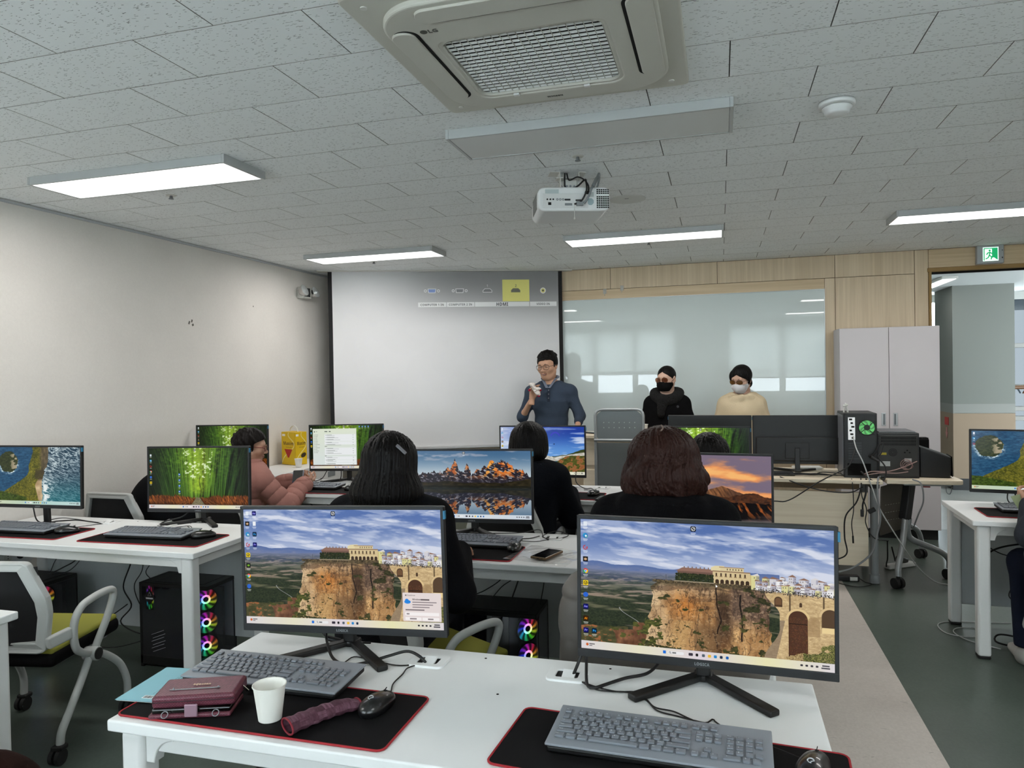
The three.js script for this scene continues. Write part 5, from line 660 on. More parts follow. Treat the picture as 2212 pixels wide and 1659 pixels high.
{ // equipment on the teacher tables
  const p = thing('computer_tower', 'black computer tower seen from behind with a green lit fan, on the teacher desk', 'computer', [0.945, TT, -5.72], -0.03), W = 0.215, Ht = 0.455, D = 0.36;
  part('case', rbox(W, Ht, D, 0.005, [0, Ht / 2, 0]), M.darkGrey, p); part('side_panel', rbox(0.004, Ht - 0.03, D - 0.02, 0.001, [-W / 2 - 0.002, Ht / 2, 0]), std(0x6c6f74, 0.4), p); part('rear_plate', rbox(W - 0.012, Ht - 0.02, 0.006, 0.002, [0, Ht / 2, D / 2]), M.black, p);
  const fan = part('fan_ring', new THREE.TorusGeometry(0.054, 0.004, 8, 40).translate(0.042, 0.355, D / 2 + 0.004), M.black, p); const gt = canvasTex(256, 256, (c, w, h) => paint(c, w, h, (u, v) => { const x = u - 0.5, y = v - 0.5, r = Math.hypot(x, y) * 2, a = Math.atan2(y, x); let g = r < 0.3 ? 0 : r < 0.98 ? 0.35 + 0.45 * Math.abs(Math.sin(a * 3.5 + r * 4)) * (0.6 + 0.4 * Math.sin(r * 60)) : 0; return [g * 120, g * 250, g * 130]; }));
  part('green_fan', new THREE.CircleGeometry(0.053, 36), std(0x050505, 0.4, { emissive: 0xffffff, emissiveMap: gt, emissiveIntensity: 1.2 }), fan, [0.042, 0.355, D / 2 + 0.0045]);
  part('fan_guard', [0, 1, 2, 3].map((i) => rod([0.042 + 0.022 * Math.cos(i * 1.571 + 0.7), 0.355 + 0.022 * Math.sin(i * 1.571 + 0.7), D / 2 + 0.008], [0.042 + 0.068 * Math.cos(i * 1.571 + 0.75), 0.355 + 0.068 * Math.sin(i * 1.571 + 0.75), D / 2 + 0.008], 0.0025)).concat([cyl(0.02, 0.02, 0.006, [0.042, 0.355, D / 2 + 0.006], [Math.PI / 2, 0, 0])]), M.black, fan);
  const io = part('port_plate', rbox(0.045, 0.158, 0.004, 0.001, [-0.056, 0.347, D / 2 + 0.004]), std(0xe4e6e6, 0.35, { emissive: 0xffffff, emissiveIntensity: 0.25 }), p); for (let i = 0; i < 6; i++) part('port', rbox(0.02 - 0.004 * (i % 2), 0.012, 0.003, 0.001, [-0.062 + 0.007 * (i % 3), 0.412 - i * 0.026, D / 2 + 0.007]), M.dark, io);
  const sl = []; for (let i = 0; i < 7; i++) sl.push(rbox(0.085, 0.012, 0.003, 0.001, [-0.035, 0.245 - i * 0.018, D / 2 + 0.003])); part('expansion_slots', sl, std(0x2b2d30, 0.4), p); part('power_supply', [rbox(0.15, 0.085, 0.004, 0.002, [-0.01, 0.06, D / 2 + 0.002]), rbox(0.03, 0.022, 0.006, 0.002, [-0.065, 0.06, D / 2 + 0.005])], M.blackMatte, p);
  const a = thing('equipment_box', 'black vented equipment box with a yellow label and tangled pinkish cable', 'electronics', [1.185, TT, -5.74], 0.0), AW = 0.265, AH = 0.315;
  part('case', rbox(AW, AH, 0.34, 0.006, [0, AH / 2, 0]), M.darkGrey, a); part('top_tray', rbox(AW - 0.03, 0.012, 0.28, 0.005, [0, AH + 0.003, 0]), std(0x55585c, 0.4), a); part('back_plate', rbox(AW - 0.02, AH - 0.03, 0.005, 0.002, [0, AH / 2, 0.171]), std(0x2c2b28, 0.5), a);
  const vs = []; for (let j = 0; j < 3; j++) for (let i = 0; i < 26; i++) vs.push(box(0.004, 0.016, 0.002, [-0.106 + i * 0.0085, AH - 0.035 - j * 0.022, 0.1745])); small(part('vent_slots', vs, M.dark, a)); part('fan_grille', [1, 2, 3].map((k) => new THREE.TorusGeometry(k * 0.0085, 0.0016, 6, 24).translate(-0.035, 0.18, 0.175)), M.dark, a);
  part('yellow_label', box(0.04, 0.016, 0.001, [-0.095, 0.17, 0.1745]), std(0xb7a51c, 0.5), a); part('white_label', [box(0.065, 0.034, 0.001, [-0.085, 0.1, 0.1745]), box(0.045, 0.022, 0.001, [0.06, 0.128, 0.1745])], std(0xb9bbb8, 0.6), a); for (const [x, y] of [[0.04, 0.18], [0.055, 0.195], [0.07, 0.18]]) part('knob', cyl(0.005, 0.005, 0.006, [x, y, 0.176], [Math.PI / 2, 0, 0]), M.dark, a);
  const s = thing('loudspeaker', 'black loudspeaker with a slanted top at the end of the flip-top table', 'speaker', [1.425, TT, -5.72], -0.1); const sp = new THREE.Shape([[-0.085, 0], [0.10, 0], [0.108, 0.06], [0.105, 0.145], [0.07, 0.158], [-0.085, 0.215]].map((q) => new THREE.Vector2(...q))); part('cabinet', tf(extr(sp, 0.20, 0.008, 2), [0, 0.002, -0.10], [0, 0, 0]), M.black, s); part('grille', rbox(0.006, 0.14, 0.19, 0.002, [0.114, 0.08, 0.0], [0, 0, 0.03]), M.blackMatte, s);
  const k = thing('ribbed_box', 'black box with a finned top edge behind the loudspeaker', 'electronics', [1.40, TT, -6.03]); part('body', rbox(0.16, 0.235, 0.1, 0.004, [0, 0.1175, 0]), M.blackMatte, k); const fins = []; for (let i = 0; i < 18; i++) fins.push(box(0.004, 0.012, 0.09, [-0.075 + i * 0.0088, 0.24, 0])); small(part('fins', fins, M.black, k));
  solo('adhesive_figure', 'small white ornament on top of the green-fan computer tower', 'ornament', [rbox(0.035, 0.012, 0.02, 0.004, [0, 0.05, 0], [0, 0, 0.3]), rod([-0.012, 0, 0], [-0.004, 0.05, 0], 0.006), rod([0.014, 0, 0], [0.004, 0.05, 0], 0.006), ball(0.008, [0.0, 0.06, 0])], M.plasticW, [0.865, TT + 0.455, -5.66]);
  const kb = thing('keyboard', 'black keyboard at the edge of the teacher desk below the monitor backs', 'keyboard', [0.36, TT, -5.62], 0.02); part('base', rbox(0.3, 0.016, 0.12, 0.005, [0, 0.009, 0]), M.black, kb); part('keys', rbox(0.28, 0.006, 0.1, 0.002, [0, 0.019, 0]), M.rubber, kb);
  solo('paper_stack', 'small stack of papers lying behind the monitor foot on the teacher desk', 'papers', [rbox(0.2, 0.012, 0.14, 0.001, [0, 0.006, 0]), rbox(0.2, 0.006, 0.14, 0.001, [0.01, 0.015, 0.005], [0, 0.1, 0])], M.plasticW, [0.63, TT, -5.98]);
}
// ---------- corner cabinet with coffee box ----------
{
  const t = thing('side_cabinet', 'white low cabinet with a keyhole drawer against the left wall, under the yellow box', 'cabinet', [-3.735, 0, -5.70], 0.0);
  part('top', rbox(0.44, 0.03, 1.2, 0.005, [0.0, 0.705, 0]), M.whiteGloss, t); part('body', rbox(0.40, 0.69, 1.14, 0.004, [0, 0.345, 0]), M.white, t); for (let i = 0; i < 2; i++) { const d = part('drawer', rbox(0.012, 0.15, 0.53, 0.003, [0.205, 0.60, 0.28 - i * 0.56]), M.white, t); part('pull_slot', rbox(0.006, 0.05, 0.13, 0.002, [0.211, 0.615, 0.28 - i * 0.56 - 0.06]), M.greyPaint, d); part('lock', cyl(0.008, 0.008, 0.008, [0.212, 0.59, 0.28 - i * 0.56 + 0.13], [0, 0, Math.PI / 2]), M.darkGrey, d); }
  const side = (big) => canvasTex(256, 420, (c, w, h) => { c.fillStyle = '#e0b90c'; c.fillRect(0, 0, w, h); c.strokeStyle = '#f4e6a0'; c.lineWidth = 12; c.beginPath(); c.moveTo(w * 0.55, 0); c.bezierCurveTo(w * 0.3, 80, w * 1.1, 90, w * 0.9, 190); c.bezierCurveTo(w * 0.7, 250, 20, 300, 10, 400); c.stroke(); c.fillStyle = '#4a2a10'; c.textAlign = 'center'; c.font = 'bold 62px sans-serif'; c.fillText('Maxim', w * 0.52, 165); c.font = '22px sans-serif'; c.fillText('mocha gold', w * 0.54, 200); c.fillStyle = big ? '#b3261e' : '#3a2a18'; c.beginPath(); if (big) { c.moveTo(w * 0.2, 220); c.lineTo(w * 0.8, 220); c.lineTo(w * 0.55, 330); c.lineTo(w * 0.45, 330); } else { c.ellipse(w * 0.7, 300, 60, 30, -0.2, 0, 7); } c.fill(); c.fillStyle = '#f2f0ea'; c.fillRect(12, 22, 60, 28); });
  const b = thing('coffee_box', 'yellow instant coffee carton with a white strap handle, in the corner by the wall', 'box', [-3.80, DT + 0.002, -5.86], -0.35), W = 0.2, Hh = 0.30, D = 0.13;
  part('carton', rbox(W, Hh, D, 0.003, [0, Hh / 2, 0]), std(0xd7b012, 0.5), b); part('printed_face', new THREE.PlaneGeometry(W - 0.006, Hh - 0.006), std(0xffffff, 0.5, { map: side(true) }), b, [0, Hh / 2, D / 2 + 0.001]); part('printed_face', new THREE.PlaneGeometry(D - 0.006, Hh - 0.006), std(0xffffff, 0.5, { map: side(false) }), b, [W / 2 + 0.001, Hh / 2, 0], [0, Math.PI / 2, 0]);
  part('handle', tube([[-0.06, Hh, 0], [-0.045, Hh + 0.035, 0], [0, Hh + 0.055, 0], [0.045, Hh + 0.035, 0], [0.06, Hh, 0]], 0.005), M.plasticW, b);
}
const cupGeo = (h, r0, r1) => lathe([[0, 0.003], [r0 - 0.001, 0.003], [r0, 0], [r0 + 0.0005, 0.002], [r1, h - 0.003], [r1 + 0.0026, h - 0.0015], [r1 + 0.0022, h + 0.001], [r1 - 0.0008, h], [r0 - 0.002, 0.006], [0, 0.006]], 40);
const paperM = std(0xeceae2, 0.7, { bumpMap: paperBump, bumpScale: 0.0002 });
solo('paper_cup', 'white paper cup standing on the black mat beside the purple wallet', 'cup', cupGeo(0.082, 0.026, 0.0365), paperM, [-1.022, DT + 0.0035, -1.452]);
solo('paper_cup', 'white paper cup in front of the yellow coffee carton in the corner', 'cup', cupGeo(0.075, 0.024, 0.034), paperM, [-3.63, DT + 0.002, -5.66]);
solo('paper_cup', 'white paper cup on the lectern behind the grey perforated panel', 'cup', cupGeo(0.08, 0.026, 0.036), paperM, [-0.640, 0.984, -6.30]);
// ---------- chairs ----------
const meshBack = phys(0x08090b, 0.8, { specularIntensity: 0.3 }), yellowM = std(0x8c8a34, 0.9), chairW = std(0xb9bbb8, 0.4);
function makeChair(label, pos, turn) {
  const t = thing('training_chair', label, 'chair', pos, turn, 'white-framed mesh chairs');
  part('seat', rbox(0.47, 0.07, 0.46, 0.03, [0, 0.425, 0.02], [-0.02, 0, 0], 4), M.blackMatte, t); part('seat_cover', rbox(0.45, 0.03, 0.44, 0.014, [0, 0.458, 0.02], [-0.02, 0, 0], 4), yellowM, t);
  part('seat_pan', [rbox(0.4, 0.02, 0.36, 0.008, [0, 0.385, 0.02]), rod([-0.27, 0.385, 0.03], [0.27, 0.385, 0.03], 0.016)], M.greyPaint, t);
  t.scale.setScalar(0.95);
  for (const s of [-1, 1]) {
    const hub = part('hub', cyl(0.03, 0.03, 0.06, [s * 0.262, 0.375, 0.0], [0, 0, Math.PI / 2]), chairW, t); part('hub_cap', cyl(0.026, 0.026, 0.004, [s * 0.294, 0.375, 0.0], [0, 0, Math.PI / 2]), M.black, hub);
    part('leg', tube([[s * 0.260, 0.375, -0.01], [s * 0.264, 0.29, -0.075], [s * 0.266, 0.19, -0.155], [s * 0.268, 0.125, -0.21], [s * 0.268, 0.07, -0.222]], 0.0165, 12), chairW, t); part('leg', tube([[s * 0.260, 0.375, 0.01], [s * 0.264, 0.335, 0.09], [s * 0.266, 0.255, 0.185], [s * 0.268, 0.16, 0.232], [s * 0.268, 0.07, 0.234]], 0.0165, 12), chairW, t);
    for (const z of [-0.226, 0.238]) part('caster', [cyl(0.032, 0.032, 0.017, [s * 0.268 - 0.014, 0.032, z - 0.012], [0, 0, Math.PI / 2]), cyl(0.032, 0.032, 0.017, [s * 0.268 + 0.014, 0.032, z - 0.012], [0, 0, Math.PI / 2]), rbox(0.05, 0.022, 0.05, 0.008, [s * 0.268, 0.066, z])], M.rubber, t);
    part('armrest', tube([[s * 0.262, 0.38, -0.015], [s * 0.268, 0.405, -0.07], [s * 0.272, 0.44, -0.115], [s * 0.273, 0.50, -0.13], [s * 0.273, 0.565, -0.12], [s * 0.273, 0.612, -0.075], [s * 0.273, 0.628, 0.0], [s * 0.273, 0.632, 0.085], [s * 0.273, 0.622, 0.135], [s * 0.272, 0.585, 0.138], [s * 0.268, 0.50, 0.095], [s * 0.264, 0.415, 0.035], [s * 0.262, 0.38, 0.015]], 0.0165, 12, 110), chairW, t);
    part('back_mount', bar([s * 0.222, 0.50, -0.225], [s * 0.268, 0.52, -0.135], 0.03, 0.05, 0.008), chairW, t);
  }
  const sh = new THREE.Shape(); sh.moveTo(-0.15, 0.40); sh.quadraticCurveTo(-0.17, 0.40, -0.18, 0.385); sh.lineTo(-0.232, 0.24); sh.quadraticCurveTo(-0.238, 0.2, -0.236, 0.16); sh.lineTo(-0.215, 0.02); sh.quadraticCurveTo(-0.21, 0, -0.18, 0); sh.lineTo(0.18, 0); sh.quadraticCurveTo(0.21, 0, 0.215, 0.02); sh.lineTo(0.236, 0.16); sh.quadraticCurveTo(0.238, 0.2, 0.232, 0.24); sh.lineTo(0.18, 0.385); sh.quadraticCurveTo(0.17, 0.40, 0.15, 0.40); sh.lineTo(-0.15, 0.40);
  const hole = new THREE.Path([[-0.14, 0.362], [-0.19, 0.225], [-0.195, 0.16], [-0.178, 0.05], [0.178, 0.05], [0.195, 0.16], [0.19, 0.225], [0.14, 0.362]].map((p) => new THREE.Vector2(...p))); sh.holes.push(hole);
  const bend = (g) => { const p = g.attributes.position; for (let i = 0; i < p.count; i++) p.setZ(i, p.getZ(i) + 0.9 * p.getX(i) ** 2); g.computeVertexNormals(); return g; };
  const bf = part('back_frame', tf(bend(extr(sh, 0.02, 0.007, 2)), [0, 0.455, -0.255], [-0.1, 0, 0]), chairW, t); const mg = new THREE.PlaneGeometry(0.40, 0.335, 12, 4); part('back_mesh', tf(bend(mg), [0, 0.455 + 0.205, -0.256], [-0.1, 0, 0]), std(0x08090b, 0.8, { side: THREE.DoubleSide }), bf);
  return t;
}
const chair0 = makeChair('empty yellow-seated chair with white frame in the left foreground', [-2.845, 0, -2.407], 3.33);
copyOf(chair0, 'white-framed chair back beside the dark draped coat by the left wall', [-3.74, 0, -3.93], Math.PI);
copyOf(chair0, 'white-framed chair under the pink padded jacket wearer', [-3.07, 0, -4.15], Math.PI - 0.15);
copyOf(chair0, 'white-framed chair under the short black bob wearer before the paraglider monitor', [-1.17, 0, -4.06], Math.PI);
copyOf(chair0, 'white-framed chair under the long black bob wearer, armrest showing between the near monitors', [-1.10, 0, -2.58], 2.62);
copyOf(chair0, 'white-framed chair under the grey padded coat behind the near monitor', [-0.19, 0, -2.55], Math.PI);
copyOf(chair0, 'white-framed chair hidden under the person before the far bamboo monitor', [-0.09, 0, -4.06], Math.PI);
copyOf(chair0, 'white-framed chair at the right picture edge under the person in jeans', [1.70, 0, -3.98], Math.PI - 0.1);
// ---------- people ----------
const skinM = (c = 0xb98d72) => phys(c, 0.55, { sheen: 0.2, sheenRoughness: 0.5, sheenColor: new THREE.Color(0.4, 0.25, 0.2) });
const cloth = (c, r = 0.9, b = 0.0008) => phys(c, r, { bumpMap: paperBump, bumpScale: b, specularIntensity: 0.25 });
const hairM = (c) => phys(c, 0.5, { specularIntensity: 0.3 });
const fShift = (f, p) => (x, y, z) => f(x - p[0], y - p[1], z - p[2]);
const fRib = (a, b, ra, rb, amp, n) => { const dx = b[0] - a[0], dy = b[1] - a[1], dz = b[2] - a[2], L = dx * dx + dy * dy + dz * dz; return (x, y, z) => { const px = x - a[0], py = y - a[1], pz = z - a[2], t = clamp((px * dx + py * dy + pz * dz) / L), q = Math.hypot(px - dx * t, py - dy * t, pz - dz * t); return q - ra - (rb - ra) * t - amp * Math.sqrt(Math.abs(Math.sin(t * n * Math.PI))); }; };
const headF = (() => { // centre of head at the origin, chin y = -0.115, crown y = 0.115, face towards +z
  const a = fU(0.03, fEll([0, 0.028, -0.010], [0.075, 0.087, 0.094]), fEll([0, -0.035, 0.020], [0.059, 0.078, 0.066]), fEll([0, -0.088, 0.048], [0.027, 0.022, 0.026]), fCone([-0.054, -0.05, 0], [-0.02, -0.095, 0.042], 0.021, 0.017), fCone([0.054, -0.05, 0], [0.02, -0.095, 0.042], 0.021, 0.017), fEll([0.040, -0.022, 0.052], [0.026, 0.022, 0.026]), fEll([-0.040, -0.022, 0.052], [0.026, 0.022, 0.026]), fCone([-0.033, 0.023, 0.074], [0.033, 0.023, 0.074], 0.011, 0.011), fCone([0, -0.08, -0.02], [0, -0.16, -0.03], 0.056, 0.054));
  const so = [-1, 1].map((s) => fEll([s * 0.031, 0.004, 0.091], [0.017, 0.010, 0.011])), lid = [-1, 1].map((s) => fEll([s * 0.031, 0.003, 0.0755], [0.0135, 0.0105, 0.0105]));
  const nose = fU(0.010, fCone([0, 0.014, 0.081], [0, -0.026, 0.101], 0.007, 0.0105), fEll([0, -0.031, 0.100], [0.0125, 0.0095, 0.0115]), fEll([0.0125, -0.034, 0.0905], [0.0085, 0.0075, 0.0095]), fEll([-0.0125, -0.034, 0.0905], [0.0085, 0.0075, 0.0095]));
  const mouth = fU(0.004, fCone([-0.019, -0.0585, 0.0805], [0, -0.0565, 0.0865], 0.004, 0.0058), fCone([0.019, -0.0585, 0.0805], [0, -0.0565, 0.0865], 0.004, 0.0058), fCone([-0.016, -0.0665, 0.0800], [0.016, -0.0665, 0.0800], 0.006, 0.006));
  const ear = [-1, 1].map((s) => { const o = fEll([s * 0.0775, -0.004, -0.008], [0.010, 0.031, 0.019]), i = fEll([s * 0.086, -0.002, -0.003], [0.007, 0.018, 0.010]); return (x, y, z) => smax(o(x, y, z), -i(x, y, z), 0.005); });
  return (x, y, z) => { let d = a(x, y, z); d = smax(d, -so[0](x, y, z), 0.010); d = smax(d, -so[1](x, y, z), 0.010); d = smin(d, smin(lid[0](x, y, z), lid[1](x, y, z), 0.002), 0.004); d = smin(d, nose(x, y, z), 0.010); d = smin(d, mouth(x, y, z), 0.004); d = smin(d, ear[0](x, y, z), 0.008); return smin(d, ear[1](x, y, z), 0.008); };
})();
const headGeo = nets(headF, [-0.1, -0.175, -0.115], [0.1, 0.125, 0.122], 0.0036);
const headPlain = nets(headF, [-0.1, -0.175, -0.115], [0.1, 0.125, 0.122], 0.007);
function handField(curl = [0.3, 0.4, 0.3], spread = 0.06, thumb = [0.055, 0.065, 0.03]) { // wrist at the origin, fingers +y, palm +z, thumb +x
  const fs = [fCone([0, -0.05, 0], [0, 0.01, 0], 0.027, 0.024)], k = [-0.030, -0.0105, 0.0095, 0.029], L = [0.058, 0.074, 0.08, 0.072];
  k.forEach((x) => fs.push(fCone([x * 0.45, 0.005, 0], [x, 0.084, 0], 0.016, 0.0115)));
  const fing = k.map((x, i) => { let p = [x, 0.084, 0], a = 0; const seg = []; [0.46, 0.30, 0.24].forEach((r, j) => { a += (Array.isArray(curl[0]) ? curl[i][j] : curl[j]) * (1 + 0.08 * (1.5 - i)); const q = [p[0] + Math.sin((i - 1.5) * spread) * L[i] * r, p[1] + Math.cos(a) * L[i] * r, p[2] + Math.sin(a) * L[i] * r]; seg.push(fCone(p, q, 0.0092 - j * 0.0008, 0.0085 - j * 0.001)); p = q; }); return fU(0.004, ...seg); });
  const th = fU(0.006, fCone([0.016, 0.016, 0.006], [0.036, 0.044, 0.016], 0.0155, 0.0115), fCone([0.036, 0.044, 0.016], thumb, 0.011, 0.0095), fCone(thumb, [thumb[0] + 0.004, thumb[1] + 0.026, thumb[2] + 0.008], 0.0092, 0.0072));
  const palm = fU(0.012, ...fs); return (x, y, z) => { let d = palm(x, y, z); for (const f of fing) d = smin(d, f(x, y, z), 0.006); return smin(d, th(x, y, z), 0.008); };
}
const handBox = [[-0.06, -0.06, -0.04], [0.085, 0.18, 0.13]];
const handRelaxed = nets(handField([0.35, 0.45, 0.3]), ...handBox, 0.0042), handHold = nets(handField([[0.9, 0.9, 0.5], [0.75, 0.85, 0.5], [0.6, 0.8, 0.5], [0.45, 0.7, 0.5]], 0.03, [0.045, 0.062, 0.038]), ...handBox, 0.0032);
const mirrorX = (g) => { g = g.clone(); g.scale(-1, 1, 1); const i = g.index; for (let k = 0; k < i.count; k += 3) { const a = i.getX(k); i.setX(k, i.getX(k + 1)); i.setX(k + 1, a); } return g; };
const XF = (p, r = [0, 0, 0], s = 1) => new THREE.Matrix4().compose(new THREE.Vector3(...p), new THREE.Quaternion().setFromEuler(new THREE.Euler(r[1], r[0], r[2], 'YXZ')), new THREE.Vector3(s, s, s));
// orientation of a hand: fingers along d, palm facing n
const handXF = (p, d, n, s = 1) => { const Y = v3(d).normalize(), Z = v3(n); Z.addScaledVector(Y, -Z.dot(Y)).normalize(); const X = new THREE.Vector3().crossVectors(Y, Z); return new THREE.Matrix4().makeBasis(X, Y, Z).scale(new THREE.Vector3(s, s, s)).setPosition(...p); };
const posNorm = (g) => { const q = new THREE.BufferGeometry(); q.setAttribute('position', g.attributes.position.clone()); q.setAttribute('normal', g.attributes.normal.clone()); q.setAttribute('uv', g.attributes.uv.clone()); q.setIndex(g.index.clone()); return q; };
const fuse = (list) => mergeGeometries(list.map(posNorm));
const apply = (g, m) => posNorm(g).applyMatrix4(m);

function torsoF(J, e, flat = 1.28, s = 1) { // e: extra thickness
  const c = fU(0.07, fCone([0, J.hip, 0], [0, J.waist, 0], 0.150 * s + e, 0.132 * s + e), fCone([0, J.waist, 0], [0, J.chest, 0], 0.132 * s + e, 0.150 * s + e), fCone([0, J.chest, 0], [0, J.sh - 0.03, 0], 0.150 * s + e, 0.10 * s + e));
  const zc = (y) => mix(J.hipZ || 0, J.shZ || 0, clamp((y - J.hip) / (J.sh - J.hip), 0, 1.2)), k = 1 / (1 + (flat - 1) * 0.5);
  const yoke = fU(0.05, fCone(J.shL, J.shR, 0.050 * s + e, 0.050 * s + e), fCone(J.shL, J.neck, 0.055 * s + e * 0.8, 0.048 * s + e * 0.5), fCone(J.shR, J.neck, 0.055 * s + e * 0.8, 0.048 * s + e * 0.5));
  return (x, y, z) => smin(c(x, y, (z - zc(y)) * flat) * k, yoke(x, y, z), 0.06);
}
const armF = (a, b, c, e, to = 1, rib = 0) => { const w = [mix(b[0], c[0], to), mix(b[1], c[1], to), mix(b[2], c[2], to)]; return rib ? fU(0.012, fRib(a, b, 0.050 + e, 0.048 + e, rib, 4), fRib(b, w, 0.048 + e, 0.036 + e, rib, 4)) : fU(0.03, fCone(a, b, 0.050 + e, 0.041 + e), fCone(b, w, 0.039 + e, mix(0.039, 0.027, to) + e)); };
const legF = (h, k, a, e) => fU(0.04, fCone(h, k, 0.082 + e, 0.056 + e), fCone(k, a, 0.055 + e, 0.038 + e));
const shoeF = (a, dir) => fU(0.03, fEll([a[0] - dir[0] * 0.02, 0.045, a[2] - dir[2] * 0.02], [0.042, 0.045, 0.055]), fCone([a[0], 0.034, a[2]], [a[0] + dir[0] * 0.15, 0.028, a[2] + dir[2] * 0.15], 0.038, 0.026));
const bounds = (pts, pad) => [[0, 1, 2].map((i) => Math.min(...pts.map((p) => p[i])) - pad), [0, 1, 2].map((i) => Math.max(...pts.map((p) => p[i])) + pad)];
function person(o) {
  const J = o.J, t = thing('person', o.label, 'person', o.pos, o.yaw || 0), sk = skinM(o.skin), hs = o.headScale || 1, HM = XF(J.head, J.headRot || [0, 0, 0], hs);
  const pts = [J.shL, J.shR, J.elL, J.elR, J.wrL, J.wrR, J.hipL, J.hipR, J.knL, J.knR, J.anL, J.anR, [0, J.sh + 0.1, J.shZ || 0], [0, J.waist, (J.hipZ || 0) - 0.12]], nb = J.neck, hc = J.head;
  const bodyF = fU(0.03, torsoF(J, -0.012, 1.28, o.build || 1), fCone([nb[0], nb[1] - 0.04, nb[2]], [hc[0], hc[1] - 0.09 * hs, hc[2] - 0.015], 0.058, 0.053), armF(J.shL, J.elL, J.wrL, -0.004), armF(J.shR, J.elR, J.wrR, -0.004), legF(J.hipL, J.knL, J.anL, -0.008), legF(J.hipR, J.knR, J.anR, -0.008));
  const [lo, hi] = bounds(pts, 0.14); hi[1] = hc[1] - 0.02; lo[1] = 0.0;
  const parts = [nets(bodyF, lo, hi, 0.014), apply(o.plainHead ? headPlain : headGeo, HM)];
  for (const h of o.hands || []) parts.push(apply(h.geo, h.m));
  part('body', fuse(parts), sk, t);
  // clothing
  const [clo, chi] = bounds(pts.slice(0, 8).concat([[0, J.sh + 0.1, J.shZ || 0], [0, J.waist, (J.hipZ || 0) - 0.16], nb]), 0.16); chi[1] = nb[1] + (o.collar || 0.02) + 0.05; clo[1] = J.hip - (o.hem || 0.12);
  const e = o.thick || 0.014, top0 = fU(0.03, torsoF(J, e, o.flat || 1.25, o.build || 1), armF(J.shL, J.elL, J.wrL, e, o.sleeve || 0.97, o.rib), armF(J.shR, J.elR, J.wrR, e, o.sleeveR || o.sleeve || 0.97, o.rib), ...(o.extra || [])), nk = fU(0.01, fCone([nb[0], nb[1] + 0.0, nb[2] + 0.015], [hc[0], hc[1] - 0.02, hc[2] + 0.03], o.neckHole || 0.066, (o.neckHole || 0.066) + 0.02));
  const topF = (x, y, z) => { let d = top0(x, y, z); if (o.disp) d += o.disp(x, y, z); d = smax(d, clo[1] + 0.005 - y, 0.01); if (!o.noNeck) d = smax(d, -nk(x, y, z), 0.012); return smax(d, y - chi[1] + 0.04, 0.01); };
  const topM = part(o.topName || 'jacket', nets(topF, clo, chi, o.topCell || 0.011), o.topMat, t);
  const [llo, lhi] = bounds([J.hipL, J.hipR, J.knL, J.knR, J.anL, J.anR], 0.13); lhi[1] = J.hip + 0.1; llo[1] = 0.07;
  const lf0 = fU(0.03, legF(J.hipL, J.knL, J.anL, 0.008), legF(J.hipR, J.knR, J.anR, 0.008), (x, y, z) => fCone([-0.06, J.hip, J.hipZ || 0], [0.06, J.hip, J.hipZ || 0], 0.12, 0.12)(x, y, z));
  part('trousers', nets((x, y, z) => smax(smax(lf0(x, y, z), y - J.hip - 0.08, 0.01), 0.085 - y, 0.01), llo, lhi, 0.014), o.legMat || cloth(0x15171c), t);
  const fd = o.footDir || [0, 0, 1]; for (const a of [J.anL, J.anR]) part('shoe', nets((x, y, z) => smax(shoeF(a, fd)(x, y, z), 0.001 - y, 0.003), [a[0] - 0.09 - Math.abs(fd[0]) * 0.16, 0, a[2] - 0.09 - Math.abs(fd[2]) * 0.17], [a[0] + 0.09 + Math.abs(fd[0]) * 0.16, 0.12, a[2] + 0.09 + Math.abs(fd[2]) * 0.17], 0.008), o.shoeMat || std(0x1a1a1a, 0.5), t);
  // head fittings live in head space
  const hd = new THREE.Group(); hd.name = 'head_fittings'; hd.applyMatrix4(HM);
  const put = (n, g, m, par) => { if (par) return part(n, g, m, par); const q = part(n, Array.isArray(g) ? merge(g) : g, m, t); q.applyMatrix4(HM); return q; };
  if (o.hair) put('hair', o.hair, o.hairMat || hairM(0x0c0b0b));
  if (!o.plainHead) {
    for (const s of [-1, 1]) { put('eye', ball(0.0108, [s * 0.031, 0.0015, 0.0775], [1, o.squint || 0.5, 1], 14), std(0xb4aca4, 0.3)); put('iris', ball(0.0052, [s * 0.031 + (o.gaze || 0), -0.0005, 0.0842], [1, o.squint || 0.75, 0.6], 10), std(0x140d0a, 0.2)); put('eyelid', tube([[s * 0.018, 0.002, 0.086], [s * 0.026, 0.0060, 0.0888], [s * 0.036, 0.0060, 0.0878], [s * 0.046, 0.0015, 0.0797]], 0.0026, 6, 12), sk); put('eyelash', tube([[s * 0.019, 0.0012, 0.0872], [s * 0.026, 0.0042, 0.0895], [s * 0.036, 0.0042, 0.0885], [s * 0.046, 0.0002, 0.0805]], 0.0009, 5, 12), std(0x120d0b, 0.6)); put('eyebrow', tube([[s * 0.014, 0.021, 0.0885], [s * 0.028, 0.026, 0.0875], [s * 0.047, 0.020, 0.0745]], 0.0034, 6, 12), std(0x161210, 0.8)); }
    if (!o.mask) put('lips', [tube([[-0.025, -0.0560, 0.0800], [-0.009, -0.0575, 0.0895], [0, -0.0590, 0.0912], [0.009, -0.0575, 0.0895], [0.025, -0.0560, 0.0800]], 0.0028, 6, 16), tube([[-0.023, -0.0585, 0.0805], [-0.009, -0.0665, 0.0868], [0, -0.0685, 0.0880], [0.009, -0.0665, 0.0868], [0.023, -0.0585, 0.0805]], 0.0033, 6, 16)], skinM(0x8e5a50));
    if (o.teeth) put('teeth', rbox(0.026, 0.0055, 0.004, 0.001, [0, -0.0630, 0.0868]), std(0xd8d2c8, 0.4));
  }
